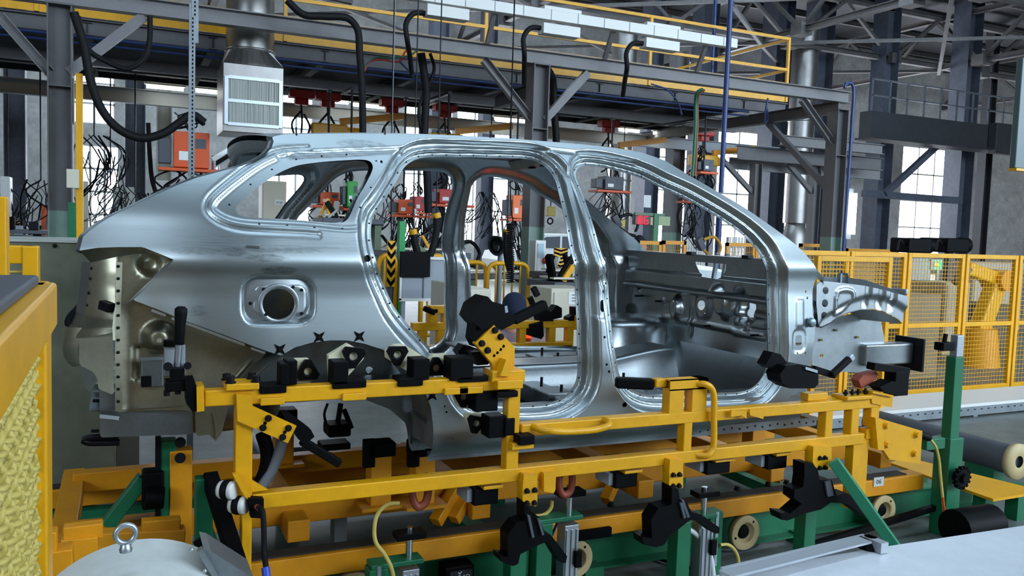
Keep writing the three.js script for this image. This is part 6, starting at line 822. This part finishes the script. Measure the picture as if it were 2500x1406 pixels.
// ---------- right background ----------
{ const z = -20.5, a = Z(1946, 480, z), r = .48, t = thing('ventilation_duct', 'silver round ventilation duct between two blue columns', 'duct', V(a.x, 0, z)), y0 = Z(1946, 545, z).y; part(t, 'pipe', cyl(V(a.x, y0, z), V(a.x, 9.5, z), r, r, 28), M.duct); for (const y of [y0 + 1.9, y0 + 3.8]) part(t, 'joint_ring', ring(V(a.x, y, z), V(0, 1, 0), r, .03, 28), M.duct); part(t, 'hood', lathe([[r, 0], [r * 1.3, -.5], [r * 1.3, -1.9]], V(a.x, y0, z), V(a.x, 20, z), 4), M.duct); part(t, 'base_column', bb(a.x - .4, 0, z - .3, a.x + .4, y0 - 1.8, z + .3), M.grey); }
{ const z = -21, a = Z(1510, 480, z), r = .42, t = thing('ventilation_duct', 'silver round duct left of the red digit display', 'duct', V(a.x, 0, z)); part(t, 'pipe', cyl(V(a.x, 1.2, z), V(a.x, 8.5, z), r, r, 24), M.duct); part(t, 'joint_ring', ring(V(a.x, 3.4, z), V(0, 1, 0), r, .03, 24), M.duct); part(t, 'base_column', bb(a.x - .35, 0, z - .3, a.x + .35, 1.2, z + .3), M.grey); }
{ const z = -9, a = Z(2087, 472, z), b = Z(2080, 572, z), t = thing('vertical_lamp', 'glowing vertical tube lamp on the blue column', 'lamp', V(b.x, b.y, z)); part(t, 'tube', cyl(V(b.x, b.y, z), V(b.x, a.y, z), .06, .06, 14), tubeGlow); part(t, 'back_plate', bb(b.x - .07, b.y - .1, z - .16, b.x + .07, a.y + .1, z - .09), M.grey); part(t, 'pole', bb(b.x - .03, 0, z - .22, b.x + .03, a.y + .3, z - .16), M.blueCol); areaLight(V(b.x, (a.y + b.y) / 2, z + .1), V(b.x - 2, (a.y + b.y) / 2, z + 5), .12, a.y - b.y, 10, 0xffffff); }
for (const [px0, py0, px1, z, h, lab, m] of [[1800, 372, 2152, -11, .3, 'grey runway beam behind the right gantry column', M.col], [1780, 398, 2150, -11.6, .26, 'lower grey runway beam behind the right gantry column', M.beam], [1905, 342, 2155, -10.4, .22, 'upper grey runway beam at the right gantry column', M.beam]]) { const a = Z(px0, py0, z), b = Z(px1, py0, z); single('runway_beam', lab, 'beam', ibar(V(a.x, a.y, z), V(b.x, a.y, z), .16, h, .014), m); }
for (const [px, z] of [[1845, -11.2], [1990, -11.3]]) { const p = Z(px, 430, z), t = thing('beam_post', px < 1900 ? 'grey post with knee brace under the right runway' : 'grey post beside the right gantry column', 'post', V(p.x, 0, z)); part(t, 'post_shaft', ibar(V(p.x, 0, z), V(p.x, Z(px, 400, z).y, z), .2, .2, .014, V(1, 0, 0)), M.col); part(t, 'knee_brace', bar(V(p.x - .9, Z(px, 402, z).y, z), V(p.x - .08, Z(px, 470, z).y, z), .09, .1), M.col); }
{ const z = -17.6, y = Z(2300, 325, z).y, x0 = Z(2110, 320, z).x, x1 = Z(2700, 320, z).x, t = thing('crane_girder', 'dark overhead crane girder with walkway rail at the right', 'crane', V((x0 + x1) / 2, y, z)); part(t, 'girder', bb(x0, y - .45, z - .25, x1, y + .45, z + .25, .02), M.dark); part(t, 'lower_flange', bb(x0, y - .5, z - .4, x1, y - .44, z + .4), M.dark); for (const h of [.95, 1.5]) part(t, 'walk_rail', bb(x0, y + h, z + .2, x1, y + h + .05, z + .25), M.greyDk); for (let i = 0; i < 16; i++) { const x = x0 + (x1 - x0) * i / 16; part(t, 'rail_post', bb(x, y + .45, z + .2, x + .05, y + 1.52, z + .25), M.greyDk); } part(t, 'end_truck', bb(x0 + 6, y - .6, z + .26, x0 + 7.6, y + .5, z + .6, .03), M.dark); }
single('wall_brace', 'dark diagonal brace across the tall right window', 'brace', bar(Z(2160, 474, -18.6), Z(2305, 340, -18.6), .2, .2), M.blueCol);
single('wall_beam', 'dark horizontal beam across the tall right window', 'beam', bar(Z(2108, 472, -18.7), Z(2345, 490, -18.7), .2, .25), M.blueCol);
single('drain_pipe', 'thin dark pipe on the pale right wall', 'pipe', cyl(V(Z(2405, 560, -26.8).x, 0, -26.8), V(Z(2405, 560, -26.8).x, 9, -26.8), .12, .12, 8), M.dark);
for (const [px, lab] of [[2226, 'left black fan motor on top of the safety fence'], [2318, 'right black fan motor on top of the safety fence']]) { const z = -6.2, p = Z(px, 598, z), t = thing('fan_motor', lab, 'motor', V(p.x, 0, z)); part(t, 'housing', [bb(p.x - .3, p.y - .13, z - .2, p.x + .25, p.y + .12, z + .2, .03), cyl(V(p.x + .25, p.y, z), V(p.x + .42, p.y, z), .14, .14, 18)], M.black); part(t, 'cable', tube([V(p.x - .3, p.y, z + .1), V(p.x - .4, p.y + .08, z + .1), V(p.x - .45, p.y - .1, z + .1)], .015), M.rope); part(t, 'support', bb(p.x - .05, 0, z - .05, p.x + .05, p.y - .13, z + .05), M.greyDk); }
{ const a = Z(2478, 410, .6), b = Z(2520, 165, .6), t = thing('screen_housing', 'dark green grey hanging panel at the right picture edge', 'panel', V(a.x, a.y, .6)); part(t, 'housing', bb(a.x, a.y, .56, b.x + .6, b.y + .05, .6, .006), S(0x4f5f5c, .4)); part(t, 'yellow_trim', bb(a.x, a.y - .015, .56, b.x + .6, a.y, .61), M.yellow); part(t, 'hanger', bb(b.x + .3, b.y, .56, b.x + .36, HY, .6), M.greyDk); }
// machinery behind the safety fence
cabinet(2210, 2300, 720, -3.0, .8, S(0x8a8170, .6), 'grey brown cabinet behind the mesh fence', {}); cabinet(2310, 2370, 690, -4.4, .6, S(0xa39a88, .6), 'pale cabinet behind the mesh fence post', {}); cabinet(2215, 2275, 630, -5.4, .6, S(0x9a9a98, .5), 'grey electrical cabinet with two signal lights behind the fence', {}); cabinet(2400, 2470, 745, -4.7, .7, S(0x4a4640, .6), 'dark machine cabinet behind the right fence panel', {});
cabinet(2050, 2190, 636, -7.9, .7, S(0x9a9a98, .5), 'long grey machine cabinet behind the front apron', {}); cabinet(2380, 2500, 640, -6.5, .6, S(0xa8a094, .6), 'wide pale machine housing behind the right fence', {});
{ const z = -3.6, t = thing('yellow_robot', 'yellow machine arm standing behind the safety fence', 'robot', V(Z(2390, 800, z).x, 0, z)), x = t.position.x; part(t, 'base', cyl(V(x, 0, z), V(x, .5, z), .28, .22, 20), M.yellowDk); part(t, 'lower_arm', bar(V(x, .45, z), V(x + .3, 1.15, z), .2, .24, .04), M.yellow); part(t, 'upper_arm', bar(V(x + .3, 1.15, z), V(x - .35, 1.3, z), .16, .18, .03), M.yellow); part(t, 'wrist', cyl(V(x - .35, 1.3, z), V(x - .5, 1.1, z), .09, .07, 14), M.greyDk); part(t, 'joint', cyl(V(x + .3, 1.15, z - .16), V(x + .3, 1.15, z + .16), .14, .14, 18), M.yellowDk); }
{ const z = -5.35, t = thing('signal_lights', 'pair of small green and amber signal lights on the grey cabinet', 'signal light', V(Z(2290, 646, z).x, 1.3, z)), p = Z(2294, 646, z), q = Z(2287, 646, z); part(t, 'green_light', new THREE.SphereGeometry(.035, 10, 8).translate(p.x, p.y, z), glow(0x20ff70, 3)); part(t, 'amber_light', new THREE.SphereGeometry(.03, 10, 8).translate(q.x, q.y, z), glow(0xffa050, 3)); part(t, 'plate', bb(q.x - .1, q.y - .08, z - .05, p.x + .08, q.y + .08, z - .02), M.grey); part(t, 'stem', bb(p.x - .02, 0, z - .05, p.x + .02, q.y - .08, z - .02), M.grey); const l = new THREE.PointLight(0x40ff80, .1); l.position.set(p.x, p.y, z + .06); scene.add(l); }
// ---------- roof trusses ----------
const trussMat = S(0x6a6462, .7, 0, { map: D2 });
function truss(p, q, h, n, label) { const t = thing('roof_truss', label, 'truss', p.clone(), 'roof trusses'), up = V(0, h, 0), at = k => p.clone().lerp(q, k); part(t, 'bottom_chord', ibar(p, q, .22, .2, .02), trussMat); part(t, 'top_chord', ibar(p.clone().add(up), q.clone().add(up), .22, .2, .02), trussMat); for (let i = 0; i < n; i++) { const a = at(i / n), b = at((i + 1) / n), m = at((i + .5) / n).add(up); part(t, 'diagonal', bar(a, m, .12, .12), trussMat); part(t, 'diagonal', bar(m, b, .12, .12), trussMat); if (i) part(t, 'gusset', box(a.x, a.y, a.z, .5, .4, .5), trussMat); } }
const yTr = 8.6; [-8, 1, 10, 19, 28, 37].forEach((x, i) => truss(V(x, yTr, HZ0 + .1), V(x, yTr, HZ1 - .1), 1.9, 9, ['first', 'second', 'third', 'fourth', 'fifth', 'sixth'][i] + ' cross truss from the left under the roof'));
[-20, -12.5].forEach((z, i) => truss(V(HX0 + .2, yTr + .05, z), V(HX1 - .2, yTr + .05, z), 1.85, 14, i ? 'long lengthwise truss above the platform' : 'long lengthwise truss near the back wall'));
for (const [a, b] of [[10, 19], [19, 28], [1, 10]]) for (const [c, d] of [[-20, -12.5], [-27, -20], [-12.5, -5]]) { const t = thing('roof_bracing', `crossed roof bracing between the trusses over bay ${a > 15 ? 'right' : a > 5 ? 'middle' : 'left'}, ${c < -22 ? 'rear' : c < -15 ? 'centre' : 'front'} field`, 'bracing', V((a + b) / 2, yTr, (c + d) / 2), 'roof bracing'); part(t, 'brace', bar(V(a, yTr - .12, c), V(b, yTr - .12, d), .12, .1), trussMat); part(t, 'brace', bar(V(a, yTr - .24, d), V(b, yTr - .24, c), .12, .1), trussMat); }
for (let i = 0; i < 11; i++) single('roof_purlin', ['rearmost', 'second', 'third', 'fourth', 'fifth', 'sixth', 'seventh', 'eighth', 'ninth', 'tenth', 'last'][i] + ' purlin from the back wall under the roof deck', 'purlin', ibar(V(HX0, HY - .12, -26 + i * 2.6), V(HX1, HY - .12, -26 + i * 2.6), .12, .2, .014), trussMat, 'roof purlins');
// ---------- people ----------
function blob(bones, cell, pad = .06) {     // bones: [ax,ay,az,ra, bx,by,bz,rb]
  let lo = V(9e9, 9e9, 9e9), hi = V(-9e9, -9e9, -9e9); for (const b of bones) for (const k of [0, 4]) { const r = b[k + 3] + pad; lo.min(V(b[k] - r, b[k + 1] - r, b[k + 2] - r)); hi.max(V(b[k] + r, b[k + 1] + r, b[k + 2] + r)); }
  const size = Math.max(hi.x - lo.x, hi.y - lo.y, hi.z - lo.z), n = Math.min(110, Math.max(20, Math.ceil(size / cell))), mc = new MarchingCubes(n, new THREE.MeshBasicMaterial(), false, false, 200000), h = size / 2, c = lo.clone().add(V(h, h, h));
  mc.isolation = 0; const half = n / 2;
  for (let k = 0; k < n; k++) for (let j = 0; j < n; j++) for (let i = 0; i < n; i++) { const x = c.x + (i - half) / half * h, y = c.y + (j - half) / half * h, z = c.z + (k - half) / half * h; let s = 0; for (const [ax, ay, az, ra, bx, by, bz, rb] of bones) { const ex = bx - ax, ey = by - ay, ez = bz - az, l = ex * ex + ey * ey + ez * ez || 1e-9, t = Math.max(0, Math.min(1, ((x - ax) * ex + (y - ay) * ey + (z - az) * ez) / l)), d = Math.hypot(x - ax - ex * t, y - ay - ey * t, z - az - ez * t) - (ra + (rb - ra) * t); s += Math.exp(-d / .018); } mc.field[k * n * n + j * n + i] = Math.log(Math.max(s, 1e-30)) * .018; }
  mc.update(); const g = new THREE.BufferGeometry(), P = mc.positionArray.slice(0, mc.count * 3), N = mc.normalArray.slice(0, mc.count * 3); for (let i = 0; i < P.length; i += 3) { P[i] = P[i] * h + c.x; P[i + 1] = P[i + 1] * h + c.y; P[i + 2] = P[i + 2] * h + c.z; } g.setAttribute('position', new THREE.BufferAttribute(P, 3)); g.setAttribute('normal', new THREE.BufferAttribute(N, 3)); g.computeVertexNormals(); const m = mergeVertices(g, 1e-4); m.computeVertexNormals(); return m;
}
const skin = S(0xc08a70, .55);
function person(at, yaw, J, label, col) {   // J: joints in the person's own frame (x right, y up, z front)
  const t = thing('person', label, 'person', at), c = Math.cos(yaw), s = Math.sin(yaw), w = ([x, y, z]) => [at.x + x * c + z * s, at.y + y, at.z - x * s + z * c], bn = (a, ra, b, rb) => [...w(J[a] || a), ra, ...w(J[b] || b), rb], b2 = L => L.map(([a, ra, b, rb]) => bn(a, ra, b, rb));
  const h = J.head, o = (x, y, z) => [h[0] + x, h[1] + y, h[2] + z], hand = (k, e) => { const p = J[k], q = J[e], d = [p[0] - q[0], p[1] - q[1], p[2] - q[2]], l = Math.hypot(...d); const u = d.map(v => v / l), f = []; for (let i = 0; i < 4; i++) { const off = (i - 1.5) * .02, a = [p[0] + u[0] * .07 + off, p[1] + u[1] * .07, p[2] + u[2] * .07], m = [a[0] + u[0] * .035, a[1] + u[1] * .035 - .004, a[2] + u[2] * .035 + .008], e2 = [m[0] + u[0] * .025, m[1] + u[1] * .025 - .012, m[2] + u[2] * .025 + .012]; f.push([a, .009, m, .0085], [m, .0085, e2, .0075]); } f.push([[p[0] + .03, p[1], p[2]], .011, [p[0] + .055 + u[0] * .05, p[1] + u[1] * .05, p[2] + u[2] * .05 + .02], .009]); return [[p, .026, [p[0] + u[0] * .07, p[1] + u[1] * .07, p[2] + u[2] * .07], .034], ...f]; };
  const body = blob(b2([[o(0, .03, -.01), .088, o(0, -.05, .03), .068], [o(0, -.08, .045), .045, o(0, -.085, .05), .04], [o(0, -.01, .095), .014, o(0, -.035, .108), .016], [o(-.085, -.01, 0), .018, o(-.085, .015, -.005), .018], [o(.085, -.01, 0), .018, o(.085, .015, -.005), .018], [o(.03, .012, .08), .016, o(-.03, .012, .08), .016], [o(0, -.06, .085), .018, o(0, -.062, .09), .016], ['neck', .055, o(0, -.06, 0), .055], ['neck', .09, 'hip', .12], ['shL', .05, 'elL', .038], ['elL', .036, 'haL', .026], ['shR', .05, 'elR', .038], ['elR', .036, 'haR', .026], ['shL', .06, 'shR', .06], ['hip', .1, 'knL', .065], ['hip', .1, 'knR', .065], ['knL', .055, 'ftL', .04], ['knR', .055, 'ftR', .04], ...hand('haL', 'elL'), ...hand('haR', 'elR')]), .016);
  part(t, 'body', body, skin);
  part(t, 'jacket', blob(b2([['neck', .085, 'chest', .165], ['chest', .165, 'hip', .155], ['shL', .085, 'shR', .085], ['shL', .08, 'elL', .065], ['elL', .062, 'haL', .045], ['shR', .08, 'elR', .065], ['elR', .062, 'haR', .045], ['shL', .1, 'chest', .13], ['shR', .1, 'chest', .13]]), .022), col.jacket);
  part(t, 'trousers', blob(b2([['hip', .15, 'hip', .15], ['hip', .125, 'knL', .085], ['hip', .125, 'knR', .085], ['knL', .083, 'ftL', .065], ['knR', .083, 'ftR', .065]]), .022), col.trousers);
  for (const k of ['ftL', 'ftR']) part(t, 'boot', blob(b2([[k, .055, [J[k][0], J[k][1] - .02, J[k][2] + .15], .04]]), .014), M.black);
  const hat = part(t, col.cap ? 'cap' : 'beanie', blob(b2(col.cap ? [[o(0, .07, -.01), .1, o(0, .085, -.015), .098], [o(0, .05, .07), .05, o(0, .045, .14), .035]] : [[o(0, .05, -.02), .106, o(0, .085, -.02), .1], [o(.0, .02, -.045), .085, o(0, .03, -.04), .088]]), .009), col.hat);
  if (!col.cap) part(hat, 'hat_brim', (() => { const p = w(o(0, .035, -.015)); return ring(V(...p), V(0, 1, .15), .098, .014, 28, 8); })(), col.hat); else part(hat, 'badge', (() => { const p = w(o(.06, .09, .085)); return box(...p, .05, .04, .012, .004); })(), M.white);
  for (const sx of [-1, 1]) { const p = w(o(sx * .032, .005, .083)); part(t, 'eye', new THREE.SphereGeometry(.011, 10, 8).translate(...p), M.white); const q = w(o(sx * .032, .005, .091)); part(t, 'pupil', new THREE.SphereGeometry(.0055, 8, 6).translate(...q), M.black); }
  const m = w(o(0, -.06, .105)); part(t, 'lips', new THREE.SphereGeometry(.016, 10, 6).scale(1.3, .4, .5).translate(...m), S(0x9a5a4c, .6)); return t;
}
{ const z = -2.55, p = Z(1260, 768, z); // crouching at the far jig, seen from behind
  const hy = p.y, J = { head: [0, hy, .12], neck: [0, hy - .17, .06], chest: [0, hy - .34, .02], hip: [0, hy - .66, -.08], shL: [-.19, hy - .24, .06], shR: [.19, hy - .24, .06], elL: [-.27, hy - .5, .16], elR: [.27, hy - .5, .16], haL: [-.2, hy - .55, .42], haR: [.2, hy - .55, .42], knL: [-.17, hy - .55, .34], knR: [.17, hy - .6, .34], ftL: [-.17, .07, .12], ftR: [.17, .07, .14] };
  J.hip[1] = Math.max(.3, J.hip[1]); person(V(p.x, 0, z), Math.PI * .92, J, 'crouching worker in navy beanie and pinkish jacket behind the far jig', { jacket: S(0xa58a8e, .85, 0, { map: D2 }), trousers: S(0x3a3d48, .85), hat: S(0x16203a, .9) }); }
{ const z = -9.0, p = Z(1560, 598, z), hy = p.y, J = { head: [0, hy, .02], neck: [0, hy - .17, -.01], chest: [0, hy - .36, -.01], hip: [0, hy - .72, 0], shL: [-.19, hy - .25, 0], shR: [.19, hy - .25, 0], elL: [-.24, hy - .54, .02], elR: [.24, hy - .54, .02], haL: [-.22, hy - .72, .2], haR: [.22, hy - .72, .2], knL: [-.1, hy - 1.13, .03], knR: [.1, hy - 1.13, .03], ftL: [-.11, .08, -.02], ftR: [.11, .08, -.02] };
  person(V(p.x, 0, z), Math.PI * .38, J, 'standing worker in a dark cap near the red digit display', { jacket: S(0x6d7480, .85), trousers: S(0x2c3040, .85), hat: S(0x1a1c24, .8), cap: 1 }); }
// ---------- foreground ----------
{
  const top = Z(325, 1318, 1.8), R = .255, c = V(top.x + .01, top.y - R, 1.98), t = thing('domed_cover', 'white domed machine cover with lifting eye at the bottom left', 'machine cover', V(c.x, c.y - R, c.z)), wm = S(0xebeee9, .42, 0, { map: W1 });
  part(t, 'cover', lathe([[0, .24], [R * .75, .22], [R * .94, .19], [R, .14], [R, -.18]], c, V(c.x, c.y, c.z + 1), 64), wm);
  const x = Z(500, 1350, 2.0).x; 
  part(t, 'side_flap', plate([Z(497, 1342, 1.95), Z(515, 1346, 1.95), Z(620, 1412, 1.95), Z(560, 1440, 1.95), Z(532, 1412, 1.95)], V(0, 0, -.12)), M.galv);
  part(t, 'seam_strip', bar(Z(487, 1340, 1.96), Z(532, 1416, 1.96), .02, .012), M.galv);
  const e = Z(307, 1342, 2.0); part(t, 'eye_base', lathe([[.012, 0], [.013, .006], [.011, .009], [.011, .014], [.008, .018]], V(e.x, e.y - .004, e.z), V(e.x, e.y + 1, e.z), 24), M.zinc); part(t, 'lifting_eye', ring(V(e.x, e.y + .034, e.z), V(.1, 0, 1), .019, .006, 36, 12), M.zinc);
  for (const [a, b] of [[468, 1342], [500, 1394]]) { const p = Z(a, b, 2.03); part(t, 'rivet', new THREE.SphereGeometry(.005, 8, 6).translate(p.x, p.y, p.z), M.zinc); }
  part(t, 'stand_column', cyl(V(c.x, 0, c.z), V(c.x, c.y - R + .03, c.z), .06), M.greyDk);
}
{
  const y = 1.02, L = [[1700, 1412], [1900, 1378], [2150, 1336], [2320, 1310], [2500, 1283], [2760, 1245], [3000, 1500], [2600, 1800], [1500, 1800]].map(([a, b]) => Y(a, b, y)), t = thing('work_table', 'bright white sheet-metal table top at the bottom right', 'table', V(L[3].x, 0, L[3].z)), tm = S(0xeef1f6, .42, 0, { map: W1 });
  part(t, 'table_top', plate(L, V(0, -.03, 0)), tm);
  part(t, 'edge_angle', [bar(Y(1760, 1406, y + .004), Y(2108, 1322, y + .004), .006, .03), bar(Y(1770, 1402, y + .02), Y(2112, 1318, y + .02), .03, .004)], M.alu);
  part(t, 'end_angle', bar(Y(2112, 1318, y + .012), Y(2160, 1338, y + .012), .02, .02), M.alu);
  const k = Y(2124, 1336, y); part(t, 'knob', lathe([[0, .022], [.012, .022], [.02, .016], [.026, .004], [.026, 0]], k, V(k.x, k.y + 1, k.z), 24), M.black);
  for (const [a, b] of [[2500, 1500], [1900, 1500]]) { const p = Y(a, b, y); part(t, 'table_leg', bb(p.x - .03, 0, p.z - .03, p.x + .03, y - .03, p.z + .03), M.greyDk); }
}
scene.traverse(o => { if (o.isMesh) { o.castShadow = true; o.receiveShadow = true; } });
renderer.render(scene, camera);
